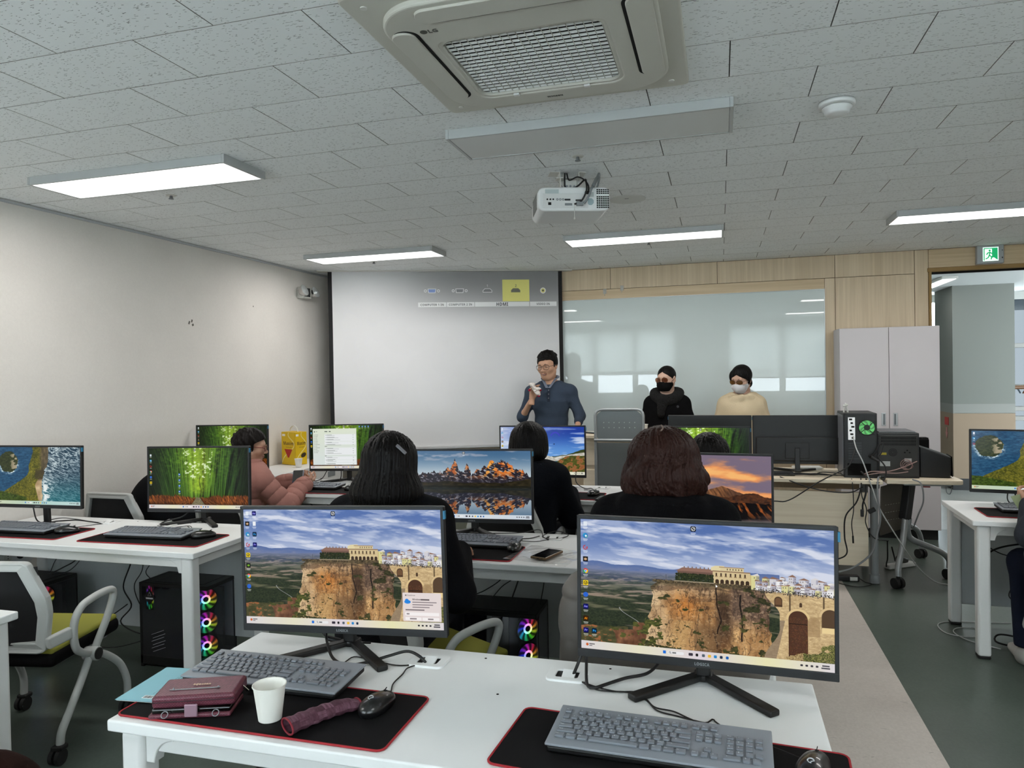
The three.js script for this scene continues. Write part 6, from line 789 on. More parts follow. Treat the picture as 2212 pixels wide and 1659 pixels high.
  if (o.glasses) {
    const G = o.glasses, rim = (s) => { const q = []; for (let i = 0; i < 22; i++) { const a = i / 22 * 6.283, c = Math.cos(a), n = Math.sin(a), sq = (v) => Math.sign(v) * Math.pow(Math.abs(v), 0.8); q.push([s * 0.034 + sq(c) * G.w, 0.0005 + sq(n) * G.h, 0.103 - Math.abs(c * 0.024 + s * 0.034) ** 2 * 3.2]); } return q; };
    const g = put('glasses', [...[-1, 1].map((s) => new THREE.TubeGeometry(new THREE.CatmullRomCurve3(rim(s).map(v3), true), 60, G.r, 6, true)), tube([[-0.012, 0.004, 0.103], [0, 0.008, 0.106], [0.012, 0.004, 0.103]], G.r, 6), ...[-1, 1].map((s) => tube([[s * (0.034 + G.w), 0.004, 0.092], [s * 0.074, 0.006, 0.06], [s * 0.081, 0.006, 0.0], [s * 0.081, -0.008, -0.025]], G.r, 6))], G.mat);
    for (const s of [-1, 1]) { const sh = new THREE.Shape(rim(s).map((p) => new THREE.Vector2(p[0], p[1]))), lg = new THREE.ShapeGeometry(sh), p = lg.attributes.position; for (let i = 0; i < p.count; i++) p.setZ(i, 0.103 - p.getX(i) ** 2 * 3.2); lg.computeVertexNormals(); part('lens', lg, G.lens || phys(0xffffff, 0.02, { transmission: 1, side: THREE.DoubleSide }), g); }
  }
  if (o.mask) {
    const mf = o.mask.beak ? fU(0.02, fEll([0, -0.05, 0.066], [0.062, 0.052, 0.046]), fEll([0, -0.045, 0.10], [0.022, 0.045, 0.022])) : fU(0.02, fEll([0, -0.05, 0.064], [0.064, 0.053, 0.05]), fEll([0, -0.03, 0.09], [0.02, 0.025, 0.022])); const lowY = o.mask.beak ? -0.115 : -0.108;
    const q = put('mask', nets((x, y, z) => { let d = mf(x, y, z); d = smin(d, headF(x, y, z) - 0.0045, 0.006); d = smax(d, y + 0.012 + Math.abs(x) * 0.16, 0.004); d = smax(d, lowY - y, 0.004); return smax(smax(d, 0.012 - z + Math.abs(y + 0.05) * 0.5, 0.004), -(headF(x, y, z) - 0.0012), 0.001); }, [-0.085, -0.13, 0], [0.085, 0.005, 0.14], 0.0036), o.mask.mat);
    part('ear_loop', [-1, 1].flatMap((s) => [tube([[s * 0.064, -0.03, 0.05], [s * 0.074, -0.015, 0.03], [s * 0.083, 0.012, -0.012]], 0.0016, 5), tube([[s * 0.058, -0.08, 0.045], [s * 0.072, -0.05, 0.02], [s * 0.084, -0.02, -0.02]], 0.0016, 5)]), o.mask.mat, q);
  }
  o.more && o.more(t, put, topM); return t;
}
const standing = (H0, s = 1, w = 0.19) => { const k = H0 / 1.7; return { hip: 0.92 * k, waist: 1.08 * k, chest: 1.26 * k, sh: 1.415 * k, neck: [0, 1.45 * k, -0.01], shL: [w, 1.375 * k, 0], shR: [-w, 1.375 * k, 0], elL: [w + 0.07, 1.10 * k, 0.02], elR: [-w - 0.07, 1.10 * k, 0.02], wrL: [w + 0.05, 0.88 * k, 0.12], wrR: [-w - 0.05, 0.88 * k, 0.12], hipL: [0.09, 0.90 * k, 0], hipR: [-0.09, 0.90 * k, 0], knL: [0.1, 0.48 * k, 0.02], knR: [-0.1, 0.48 * k, 0.02], anL: [0.11, 0.09, -0.02], anR: [-0.11, 0.09, -0.02], head: [0, 1.585 * k, 0.02] }; };
const seated = (top, w = 0.165, lean = 0.04) => { const d = top - 1.27; return { hip: 0.54, hipZ: -0.05, shZ: -0.03 + lean, waist: 0.68, chest: 0.85 + d * 0.7, sh: 0.985 + d, neck: [0, 1.015 + d, -0.02 + lean], shL: [w, 0.94 + d, -0.02 + lean], shR: [-w, 0.94 + d, -0.02 + lean], elL: [w + 0.08, 0.69 + d * 0.5, 0.10], elR: [-w - 0.08, 0.69 + d * 0.5, 0.10], wrL: [w + 0.0, 0.765, 0.34], wrR: [-w - 0.0, 0.765, 0.34], hipL: [0.09, 0.53, -0.03], hipR: [-0.09, 0.53, -0.03], knL: [0.11, 0.53, 0.38], knR: [-0.11, 0.53, 0.38], anL: [0.11, 0.09, 0.36], anR: [-0.11, 0.09, 0.36], head: [0, 1.15 + d, 0.0 + lean] }; };
const bothHands = (J, g = handRelaxed) => [{ geo: mirrorX(g), m: handXF(J.wrL, [-0.15, -0.1, 1], [0, -1, 0]) }, { geo: g, m: handXF(J.wrR, [0.15, -0.1, 1], [0, -1, 0]) }].map((h) => h);
// hair keeps clear of the face: front hairline height hl, sideburn length sb, nape length np
const hairCut = (sh, x, y, z, hl, sb, np) => { const zb = 0.020 + 0.10 * sst(hl - 0.045, hl + 0.02, y), low = mix(sb, np, sst(0.0, -0.05, z)); return smax(smax(sh, (z - zb) * 0.8, 0.006), low - y, 0.008); };
const strand = (x, y, z, n = 46, a = 0.0022) => a * 2.4 * ((noise(Math.atan2(x, -z - 0.02) * n * 0.55 + 3 * noise(y * 9 + 2, x * 7 + 3), y * 7 + z * 5) - 0.5) + 0.6 * (noise(Math.atan2(x, -z - 0.02) * n * 1.3 + 9, y * 12) - 0.5));

{ // the presenter
  const J = standing(1.72, 1, 0.205); Object.assign(J, { head: [-0.02, 1.59, 0.05], headRot: [-0.22, 0.14, 0.05], neck: [0, 1.42, 0.0], sh: 1.385, shL: [0.185, 1.335, 0], shR: [-0.185, 1.335, 0.0], elR: [-0.275, 1.10, 0.06], wrR: [-0.135, 1.285, 0.21], elL: [0.285, 1.11, 0.02], wrL: [0.285, 0.985, 0.21], waist: 1.10, chest: 1.25 });
  const hairF = (x, y, z) => { const sh = fEll([0, 0.036, -0.014], [0.0845, 0.095, 0.102])(x, y, z) - 0.006 * noise(x * 60 + 5, z * 60 + y * 20) - (y > 0.08 ? 0.010 * noise(x * 75 + 9, z * 70) : 0) + strand(x, y, z, 40, 0.0012); return hairCut(sh, x, y, z, 0.058 + 0.014 * sst(-0.02, 0.05, x) + 0.008 * noise(x * 90, 3), -0.02, -0.085); };
  const navy = std(0x323f50, 0.95, { bumpMap: paperBump, bumpScale: 0.001 });
  person({ label: 'standing man in a navy polo sweater and round glasses, raising one hand', pos: [-1.575, 0, -6.82], yaw: 0, J, headScale: 1.11, skin: 0xc0957a, hair: nets(hairF, [-0.105, -0.09, -0.13], [0.105, 0.155, 0.105], 0.0042), teeth: 1, gaze: -0.002,
    hands: [{ geo: handHold, m: handXF([-0.135, 1.285, 0.21], [0.10, 0.95, -0.12], [0.75, 0.1, 0.65], 1.02) }, { geo: mirrorX(handRelaxed), m: handXF([0.285, 0.99, 0.21], [0.05, -0.15, 1], [0, -1, 0]) }],
    topName: 'sweater', topMat: navy, thick: 0.008, sleeve: 0.42, sleeveR: 0.06, build: 1.02, flat: 1.2, neckHole: 0.066, disp: (x, y, z) => -0.004 * noise(x * 14, y * 22 + z * 10) + 0.0015 * Math.sin(y * 60 + 8 * noise(x * 9, z * 9)), legMat: cloth(0x20222a), glasses: { w: 0.026, h: 0.0215, r: 0.0017, mat: std(0x241a18, 0.4) },
    more: (t, put, top) => {
      part('shirt_collar', [bar([-0.01, 1.38, 0.125], [-0.072, 1.475, 0.06], 0.03, 0.006, 0.002), bar([0.012, 1.38, 0.125], [0.068, 1.475, 0.055], 0.03, 0.006, 0.002), tube([[-0.07, 1.475, 0.06], [-0.075, 1.485, 0.0], [-0.03, 1.49, -0.055], [0.03, 1.49, -0.055], [0.075, 1.485, 0.0], [0.068, 1.475, 0.055]], 0.012, 8)], std(0x6d7686, 0.85), t);
      part('placket', rbox(0.028, 0.13, 0.006, 0.002, [0.01, 1.315, 0.142], [-0.12, 0, 0]), std(0x222c3c, 0.9), top); for (let i = 0; i < 3; i++) part('button', cyl(0.0045, 0.0045, 0.003, [0.01, 1.36 - i * 0.038, 0.144 + i * 0.004], [Math.PI / 2, 0, 0], 12), std(0x8d8f94, 0.3), top);
    } });
  const cl = thing('hand_cloth', 'small crumpled white and red cloth held in the raised hand of the man', 'cloth', [-1.575 - 0.095, 1.375, -6.82 + 0.25]);
  part('white_cloth', nets((x, y, z) => fU(0.02, fCone([-0.025, 0.03, 0.01], [0.03, -0.045, 0.0], 0.017, 0.021), fEll([-0.03, 0.045, 0], [0.034, 0.012, 0.022]), fEll([0.035, 0.0, 0.0], [0.022, 0.014, 0.02]))(x, y, z) + 0.012 * (fbm(x * 70 + 4, y * 70 + z * 60, 2) - 0.5), [-0.08, -0.09, -0.05], [0.07, 0.07, 0.05], 0.004), cloth(0xd9d2cc), cl); part('red_tips', [ball(0.013, [0.035, -0.066, 0.0], [1, 0.8, 1]), ball(0.012, [-0.055, -0.01, 0.0]), ball(0.011, [0.052, -0.01, 0.0])], cloth(0x9c1f38), cl);
}
{ // woman in black
  const J = standing(1.55, 1, 0.155); Object.assign(J, { head: [0, 1.448, 0.05], headRot: [-0.42, 0.10, 0.0], neck: [0, 1.30, 0.0] }); J.sh -= 0.03; for (const k of ['shL', 'shR']) J[k] = [J[k][0] * 0.9, J[k][1] - 0.035, 0];
  const hf = (x, y, z) => { const sh = fU(0.02, fEll([0, 0.033, -0.012], [0.0795, 0.089, 0.0985]), fEll([0, -0.055, -0.095], [0.03, 0.035, 0.028]))(x, y, z) + strand(x, y, z, 60, 0.0009) + (Math.abs(x - 0.004) < 0.004 && z > -0.02 ? 0.004 : 0); return hairCut(sh, x, y, z, 0.082 - 0.55 * Math.abs(x), -0.03, -0.09); };
  const cape = (x, y, z) => { const q = clamp((1.30 - y) / 0.5), w = 0.155 + 0.17 * q - 0.03 * q * q, d = Math.hypot(x / 1.0, z * 1.5) - w * 0.98 + 0.004 * Math.sin(8 * Math.atan2(x, z) + y * 4); return smax(d * 0.85, y - 1.285, 0.05); };
  person({ label: 'standing woman in a black fur-collared cape coat, tinted glasses and a black mask', pos: [-0.475, 0, -6.82], J, skin: 0xcaa692, hair: nets(hf, [-0.1, -0.1, -0.13], [0.1, 0.135, 0.1], 0.0042), mask: { mat: cloth(0x0b0b0d, 0.8) }, glasses: { w: 0.0285, h: 0.0215, r: 0.0011, mat: std(0x8a6a50, 0.3, { metalness: 0.6 }), lens: phys(0x8a5a40, 0.05, { transmission: 0.75, side: THREE.DoubleSide }) }, hands: bothHands(J), topName: 'cape_coat', topMat: cloth(0x0a0a0c, 0.95), extra: [cape], thick: 0.012, hem: 0.35, legMat: cloth(0x101012),
    more: (t, put, top) => { const ring = []; for (let i = 0; i <= 30; i++) { const a = i / 30 * 6.283; ring.push([Math.sin(a) * 0.105, 1.315 - 0.05 * Math.cos(a) * (Math.cos(a) > 0 ? 1.2 : 0.2), Math.cos(a) * 0.095 + 0.015]); } const fs = []; for (let i = 0; i < 30; i++) fs.push(fCone(ring[i], ring[i + 1], 0.046, 0.046)); const uu = (x, y, z) => { let d = 9; for (const f of fs) d = Math.min(d, f(x, y, z)); return d - 0.010 * fbm(x * 210 + y * 90, z * 210 + y * 130, 2); }; part('fur_collar', nets((x, y, z) => smin(uu(x, y, z), fCone([-0.03, 1.25, 0.12], [-0.045, 1.13, 0.15], 0.045, 0.028)(x, y, z) - 0.010 * fbm(x * 210, y * 210 + z * 90, 2), 0.02), [-0.18, 1.08, -0.16], [0.18, 1.40, 0.22], 0.006), std(0x070708, 1), t); part('button', cyl(0.011, 0.011, 0.006, [0.105, 1.20, 0.165], [Math.PI / 2 - 0.2, 0.3, 0], 14), std(0x2a2a30, 0.3), top); } });
}
{ // woman in cream
  const J = standing(1.54, 1, 0.15); Object.assign(J, { head: [-0.005, 1.435, 0.06], headRot: [-0.52, 0.28, -0.04], neck: [0, 1.29, 0.0] }); J.sh -= 0.02; for (const k of ['shL', 'shR']) J[k] = [J[k][0] * 0.92, J[k][1] - 0.03, 0];
  const hf = (x, y, z) => { const sh = fU(0.02, fEll([0, 0.034, -0.014], [0.088, 0.096, 0.105]), fEll([0, -0.05, -0.07], [0.062, 0.06, 0.045]), fEll([0.072, -0.0, 0.012], [0.018, 0.045, 0.03]), fEll([-0.066, 0.03, 0.035], [0.022, 0.05, 0.032]))(x, y, z) + strand(x, y, z, 50, 0.0016); return hairCut(sh, x, y, z, 0.070 - (x > 0 ? 0.5 * x : 0.75 * -x) + 0.004, -0.06, -0.10); };
  const pon = (x, y, z) => { const q = clamp((1.27 - y) / 0.45), w = 0.165 + 0.085 * q, d = Math.hypot(x / 1.02, z * 1.45) - w; return smax(d * 0.85, y - 1.255, 0.08); };
  person({ label: 'standing woman in a cream knit poncho with amber glasses and a white mask', pos: [0.185, 0, -6.82], J, skin: 0xc6a08a, hair: nets(hf, [-0.115, -0.12, -0.135], [0.115, 0.145, 0.105], 0.0042), mask: { beak: 1, mat: cloth(0xdad9da, 0.8) }, glasses: { w: 0.0275, h: 0.019, r: 0.0014, mat: std(0x3a2b22, 0.4), lens: phys(0x8a6638, 0.05, { transmission: 0.6, side: THREE.DoubleSide }) }, hands: bothHands(J), topName: 'poncho', topMat: cloth(0xd2c0a0, 0.95, 0.0015), extra: [pon, fU(0.03, ...[0, 1, 2, 3, 4, 5, 6, 7].map((i) => { const a = i * 0.785, b = a + 0.785; return fCone([Math.sin(a) * 0.095, 1.275 + 0.012 * Math.sin(a), Math.cos(a) * 0.085 + 0.01], [Math.sin(b) * 0.095, 1.275 + 0.012 * Math.sin(b), Math.cos(b) * 0.085 + 0.01], 0.024, 0.024); }))], thick: 0.012, neckHole: 0.06, hem: 0.15, disp: (x, y, z) => 0.004 * Math.sin(26 * (y - 1.2) + 30 * Math.abs(x - 0.03) * (1 + x)) * sst(1.0, 1.2, y), legMat: cloth(0x2a2a2e) });
}
{ // sitters
  const bobF = (x, y, z) => { const w = 1 + 0.02 * Math.sin(y * 30); const sh = fU(0.06, fEll([0, 0.022, -0.012], [0.108 * w, 0.112, 0.118]), fEll([0, -0.11, -0.02], [0.148, 0.105, 0.122]))(x, y, z) + strand(x, y, z, 70, 0.0026); const cut = -0.185 - y - 0.016 * noise(x * 90, z * 90), face = fEll([0, -0.06, 0.14], [0.072, 0.14, 0.09])(x, y, z); return smax(smax(sh, cut, 0.02), -face, 0.02); };
  const J = seated(1.29, 0.175, 0.06); J.headRot = [0.0, 0.18, 0]; J.elR = [-0.275, 0.68, 0.05]; J.elL = [0.265, 0.68, 0.06];
  person({ label: 'seated person with long black bob hair, seen from behind before the lake monitor', pos: [-1.255, 0, -2.54], yaw: Math.PI, J, plainHead: 1, skin: 0xb98d72, hair: nets(bobF, [-0.17, -0.22, -0.16], [0.17, 0.15, 0.14], 0.005), hairMat: hairM(0x090808), topMat: cloth(0x0b0c0f, 0.95), thick: 0.028, hands: bothHands(J),
    more: (t, put) => { put('hair_clip', tf(rbox(0.05, 0.014, 0.006, 0.003), [-0.082, 0.055, -0.085], [0.3, 0.75, 0.5]), std(0x77777c, 0.35, { metalness: 0.5 })); put('hair_parting', tube([[0.012, 0.134, -0.01], [0.014, 0.13, -0.04], [0.014, 0.118, -0.066]], 0.0028, 6), std(0x6a5548, 0.8)); } });
  const J4 = seated(1.33, 0.17, 0.05); J4.headRot = [0.05, 0.12, 0];
  const waveF = (x, y, z) => { const a = Math.atan2(x, -z), sh = fU(0.05, fEll([0, 0.008, -0.015], [0.124, 0.112, 0.124]), fEll([0, -0.075, -0.02], [0.130, 0.085, 0.122]), fEll([-0.082, -0.085, -0.02], [0.06, 0.062, 0.066]), fEll([0.082, -0.08, -0.02], [0.062, 0.062, 0.066]))(x, y, z) - 0.03 * (fbm(a * 2.6 + 0.9 * Math.sin(y * 30), y * 13, 3) - 0.45) * sst(0.07, -0.04, y) + strand(x + 0.012 * Math.sin(y * 34), y, z, 60, 0.003); const cut = -0.168 - y - 0.03 * noise(a * 5, 2) + 0.02, face = fEll([0, -0.06, 0.14], [0.07, 0.13, 0.09])(x, y, z); return smax(smax(sh, cut, 0.03), -face, 0.02); };
  person({ label: 'seated person with wavy brown hair in a black hooded top before the volcano monitor', pos: [-0.195, 0, -2.52], yaw: Math.PI, J: J4, plainHead: 1, hair: nets(waveF, [-0.17, -0.22, -0.16], [0.17, 0.155, 0.14], 0.005), hairMat: hairM(0x2c1712), topName: 'hooded_top', topMat: cloth(0x090a0d, 0.95), thick: 0.024, hands: bothHands(J4), extra: [fU(0.03, fCone([-0.10, 1.055, -0.04], [0, 1.04, -0.105], 0.052, 0.06), fCone([0.10, 1.055, -0.04], [0, 1.04, -0.105], 0.052, 0.06), fCone([0, 1.03, -0.11], [0, 0.92, -0.15], 0.06, 0.04))], collar: 0.06, more: (t, put) => put('hair_parting', tube([[0.004, 0.118, -0.058], [-0.002, 0.107, -0.082], [0.006, 0.096, -0.100]], 0.0030, 6), std(0x77645a, 0.8)) });
  const J3 = seated(1.235, 0.16, 0.05), mushF = (x, y, z) => { const sh = fU(0.05, fEll([0, 0.012, -0.012], [0.113, 0.112, 0.12]), fEll([0, -0.06, -0.02], [0.112, 0.075, 0.112]))(x, y, z) + strand(x, y, z, 64, 0.0018), cut = -0.125 - y, face = fEll([0, -0.05, 0.14], [0.075, 0.10, 0.09])(x, y, z); return smax(smax(sh, cut, 0.03), -face, 0.02); };
  person({ label: 'seated person with a short rounded black bob in dark navy, before the paraglider monitor', pos: [-1.10, 0, -4.10], yaw: Math.PI - 0.08, J: J3, plainHead: 1, hair: nets(mushF, [-0.15, -0.17, -0.15], [0.15, 0.15, 0.14], 0.005), hairMat: hairM(0x090808), topMat: cloth(0x0d1016, 0.95), thick: 0.03, hands: bothHands(J3) });
  const J5 = seated(1.165, 0.16, 0.06); person({ label: 'seated person of whom only a black-haired crown shows below the far bamboo monitor', pos: [-0.065, 0, -4.10], yaw: Math.PI, J: J5, plainHead: 1, hair: nets(bobF, [-0.17, -0.22, -0.16], [0.17, 0.15, 0.14], 0.006), hairMat: hairM(0x080707), topMat: cloth(0x121318), thick: 0.02, hands: bothHands(J5) });
}
{ // pink padded jacket
  const J = seated(1.17, 0.165, 0.03); Object.assign(J, { headRot: [-0.48, 0.10, 0], elR: [-0.255, 0.655, 0.16], wrR: [-0.12, 0.765, 0.36], wrL: [0.06, 0.77, 0.34] });
  const hf = (x, y, z) => { const sh = fEll([0, 0.034, -0.014], [0.089, 0.097, 0.108])(x, y, z) - 0.014 * noise(x * 45 + 3, z * 45 + y * 40) + strand(x, y, z, 30, 0.002); return hairCut(sh, x, y, z, 0.066, -0.03, -0.115); };
  person({ label: 'seated person in a pink padded jacket and red-rimmed glasses, turned in profile', pos: [-3.12, 0, -4.24], yaw: 2.62, J, skin: 0xbb9079, hair: nets(hf, [-0.115, -0.13, -0.14], [0.115, 0.15, 0.105], 0.0045), hairMat: hairM(0x14100f), topName: 'padded_jacket', topMat: cloth(0xa6766c, 0.65), thick: 0.016, rib: 0.009, topCell: 0.008, collar: 0.05, neckHole: 0.06, disp: (x, y, z) => -0.012 * Math.pow(Math.abs(Math.sin(y * 40 + 0.5 * Math.sin(x * 9))), 0.4) * sst(0.22, 0.16, Math.abs(x)), glasses: { w: 0.027, h: 0.019, r: 0.002, mat: std(0x6e1420, 0.4) },
    hands: [{ geo: handHold, m: handXF([-0.12, 0.765, 0.36], [0.5, 0.12, 0.8], [0.3, 0.8, -0.3]) }, { geo: mirrorX(handHold), m: handXF([0.06, 0.77, 0.34], [-0.5, 0.12, 0.8], [0, 0.8, -0.3]) }] });
  const ph = thing('mobile_phone', 'phone in a blue case held in the hands of the pink jacket wearer', 'phone', [-2.905, 0.815, -4.52], 0.5); part('case', rbox(0.075, 0.012, 0.15, 0.005, [0, 0, 0], [0.45, 0, 0]), std(0x39425e, 0.5), ph); part('screen', rbox(0.066, 0.003, 0.138, 0.001, [0, 0.0065, 0.003], [0.45, 0, 0]), M.blackGloss, ph);
}
{ // person at the right edge
  const J = seated(1.25, 0.17, 0.03); Object.assign(J, { knL: [0.20, 0.50, 0.32], anL: [0.22, 0.09, 0.25], hipL: [0.11, 0.53, -0.03], knR: [-0.12, 0.50, 0.36], anR: [-0.12, 0.09, 0.30], wrL: [0.20, 0.815, 0.22], elL: [0.27, 0.70, 0.02], wrR: [-0.02, 0.80, 0.30] });
  person({ label: 'person in blue jeans holding a pale green sheet, cut by the right picture edge', pos: [1.69, 0, -3.98], yaw: Math.PI, J, plainHead: 1, hair: nets((x, y, z) => smax(fEll([0, 0.034, -0.014], [0.086, 0.095, 0.104])(x, y, z) + strand(x, y, z), -0.72 * (y - 0.064) + 0.69 * (z - 0.078), 0.01), [-0.11, -0.12, -0.14], [0.11, 0.15, 0.105], 0.006), topMat: cloth(0x32363c), legMat: cloth(0x171d2c, 0.9), shoeMat: std(0xb4b2ac, 0.6), thick: 0.02, hands: [{ geo: mirrorX(handHold), m: handXF([0.20, 0.815, 0.22], [0.25, 0.3, 0.9], [-0.8, 0.1, 0.3]) }, { geo: handHold, m: handXF([-0.02, 0.80, 0.30], [-0.3, 0.2, 0.9], [0.7, 0.1, 0.2]) }] });
  solo('paper_sheet', 'pale green sheet of paper held by the person in jeans at the right edge', 'paper', tf(rbox(0.21, 0.297, 0.0012, 0.0004), [0, 0, 0], [-0.5, 0.1, 0.35]), std(0x93a07a, 0.8), [1.565, 0.75, -4.20]);
  solo('pen', 'white pen in the hand of the person at the right edge', 'pen', rod([0, 0, 0], [0.045, 0.09, -0.02], 0.0045), M.plasticW, [1.455, 0.80, -4.19]);
}
{ // coats over chair backs
  const drape = (w, h0, h1, t, seed, amp) => (x, y, z) => { const e = Math.max(0, Math.abs(x) - w) ** 2, top = Math.max(0, y - h1) ** 2, bot = Math.max(0, h0 - y) ** 2, zz = Math.max(0, Math.abs(z + 0.05 * Math.cos(x * 3)) - t) ** 2; return Math.sqrt(e + top + bot + zz) - 0.055 - amp * Math.sqrt(Math.abs(Math.sin(y * 26 + 1.5 * noise(x * 4 + seed, y * 2)))) - 0.012 * noise(x * 16 + seed, y * 16) ; };
  solo('padded_coat', 'silver grey padded coat draped over the chair behind the near aisle monitor', 'coat', nets(drape(0.25, 0.36, 0.80, 0.03, 3, 0.012), [-0.4, 0.22, -0.2], [0.4, 0.95, 0.2], 0.012), phys(0x6e6862, 0.55, { sheen: 0.4, sheenRoughness: 0.4, sheenColor: new THREE.Color(0.5, 0.48, 0.45) }), [-0.19, 0, -2.285]);
  const c = solo('dark_coat', 'black padded coat with a hood heaped over a chair by the left wall', 'coat', nets((x, y, z) => smin(fU(0.1, fEll([-0.06, 0.66, 0], [0.19, 0.17, 0.14]), fEll([0.08, 0.74, 0], [0.24, 0.19, 0.15]), fEll([0.12, 0.88, -0.02], [0.13, 0.085, 0.1]))(x, y, z) - 0.008 * noise(x * 14 + 8, y * 14), fEll([0.1, 0.6, 0], [0.25, 0.16, 0.15])(x, y, z), 0.08), [-0.36, 0.38, -0.3], [0.42, 1.05, 0.3], 0.012), cloth(0x0e0f13, 0.85), [-3.66, 0, -4.06]);
}
// ---------- small things on the desks ----------
{ // wallet
  const leather = std(0xffffff, 0.38, { map: canvasTex(512, 512, (c, w, h) => paint(c, w, h, (u, v) => { const sc = 26, a = (u + v) * sc, b = (u - v) * sc, e = Math.min(Math.abs((a % 1) - 0.5), Math.abs((((b % 1) + 1) % 1) - 0.5)), n = fbm(u * 40, v * 40, 3); return lerp3([70, 26, 38], [150, 84, 100], clamp(e * 1.2 + n * 0.5 - 0.1)); }), { repeat: [6, 6] }), metalness: 0.15 });
  const t = thing('wallet', 'purple snakeskin clasp wallet with silver rings lying at the corner of the near mat', 'wallet', [-1.227, DT + 0.0035, -1.455], 0.34);
  part('lower_flap', boxUV(rbox(0.19, 0.011, 0.105, 0.005, [0, 0.006, 0])), leather, t); part('phone_shell', rbox(0.182, 0.012, 0.096, 0.004, [0.002, 0.0165, -0.002]), M.blackGloss, t);
  const up = part('zip_case', boxUV(rbox(0.194, 0.03, 0.102, 0.009, [0.006, 0.038, -0.008], [0.03, 0, 0.02], 3)), leather, t); part('zip_line', [rbox(0.19, 0.003, 0.1045, 0.0015, [0.006, 0.040, -0.008], [0.03, 0, 0.02])], std(0x3a1a24, 0.6), up); part('pocket_zip', [rbox(0.12, 0.002, 0.0024, 0.0008, [0.0, 0.0542, 0.012], [0.03, 0, 0.02]), ball(0.0026, [-0.05, 0.0555, 0.012]), ball(0.0026, [0.055, 0.0565, 0.012])], M.steel, up); part('stamped_letters', tf(text('bijouten', 0.0075), [0.01, 0.0553, -0.008], [-Math.PI / 2 + 0.03, 0, 0]), std(0xd9c0a8, 0.3, { metalness: 0.7 }), up);
  part('zip_pull', rbox(0.008, 0.022, 0.003, 0.001, [0.108, 0.036, -0.02], [0.5, 0, 0.5]), M.chrome, up);
  part('clasp_strap', [boxUV(rbox(0.03, 0.03, 0.006, 0.0025, [0.005, 0.02, 0.053]))], std(0xa58594, 0.3, { metalness: 0.3 }), t);
  for (const x of [-0.055, 0.062]) part('ring', new THREE.TorusGeometry(0.0075, 0.0011, 8, 24).rotateX(-0.7).translate(x, 0.013, 0.055), M.steel, t);
}
{ // quilted pouch
  const tx = canvasTex(512, 512, (c, w, h) => paint(c, w, h, (u, v) => { const i = Math.floor(u * 9), j = Math.floor(v * 9), n = fbm(u * 60, v * 20 + i, 3), k = hash2(i, j), m = hash2(j + 7, i); const s = k > 0.5 ? fbm(u * 90, v * 8) : fbm(u * 8, v * 90); return lerp3([62, 26, 40], [146, 110, 124], clamp(s * 0.9 * m + n * 0.3 - 0.1)); }), { repeat: [5, 5] });
  const t = thing('pouch', 'quilted purple pouch with red piping lying beside the black mouse', 'pouch', [-0.893, DT + 0.0035, -1.475], 1.0), L = 0.178, n = 24, cut = (s, ro = 0) => { const pts = []; for (let i = 0; i <= n; i++) { const a = i / n * 6.283; pts.push([s, 0.0165 + Math.sin(a) * (0.0155 + ro), Math.cos(a) * (0.029 + ro * 1.4) * (1 - 0.25 * ((s + L / 2) / L))]); } return pts; };
  const P = [], UV = [], I = []; for (let j = 0; j <= 30; j++) { const s = -L / 2 + L * j / 30, bend = 0.008 * Math.sin(j / 30 * 3.1); cut(s, 0.0012 * Math.sin(j * 1.25)).forEach((p, i) => { P.push(p[0], p[1] * (j > 24 ? 1 - (j - 24) * 0.05 : 1), p[2] - bend); UV.push(p[0], i / n * 0.15); }); } for (let j = 0; j < 30; j++) for (let i = 0; i < n; i++) { const a = j * (n + 1) + i, b = a + n + 1; I.push(a, a + 1, b, b, a + 1, b + 1); } const g = new THREE.BufferGeometry(); g.setAttribute('position', new THREE.Float32BufferAttribute(P, 3)); g.setAttribute('uv', new THREE.Float32BufferAttribute(UV, 2)); g.setIndex(I); g.computeVertexNormals();
  part('quilted_sleeve', g, std(0xffffff, 0.8, { map: tx, side: THREE.DoubleSide }), t); part('piping', [new THREE.TubeGeometry(new THREE.CatmullRomCurve3(cut(-L / 2).slice(0, n).map(v3), true), 60, 0.0024, 6, true), new THREE.TubeGeometry(new THREE.CatmullRomCurve3(cut(L / 2).slice(0, n).map((p) => v3([p[0], p[1] * 0.72, p[2]])), true), 60, 0.0024, 6, true)], std(0x7d1626, 0.7), t);
}
{ // booklet
  const tx = canvasTex(512, 700, (c, w, h) => { c.fillStyle = '#7cb9c6'; c.fillRect(0, 0, w, h); c.fillStyle = '#38565e'; for (let i = 0; i < 4; i++) for (let x = 0; x < 24; x++) c.fillRect(330 - i * 22, 200 + x * 15, 10 - i * 1.5, 4 + 9 * hash2(x, i)); c.beginPath(); c.arc(325, 170, 11, 0, 7); c.fill(); c.fillStyle = '#eef4f4'; c.fillRect(215, 590, 100, 60); c.fillStyle = '#222'; for (let i = 0; i < 26; i++) c.fillRect(222 + i * 3.4, 596, 1 + 2 * hash2(i, 3), 46); });
  const t = thing('booklet', 'light blue booklet with a barcode lying half under the grey keyboard and purple wallet', 'booklet', [-1.395, DT + 0.0045, -1.545], 0.10); part('pages', rbox(0.142, 0.0026, 0.196, 0.0008, [0, 0.0016, 0]), M.plasticW, t); part('cover', rbox(0.146, 0.0012, 0.2, 0.0005, [0, 0.0034, 0]), std(0x6aa9b7, 0.5), t); part('cover_print', tf(new THREE.PlaneGeometry(0.144, 0.198), [0, 0.0042, 0], [-Math.PI / 2, 0, 0]), std(0xffffff, 0.45, { map: tx }), t);
}
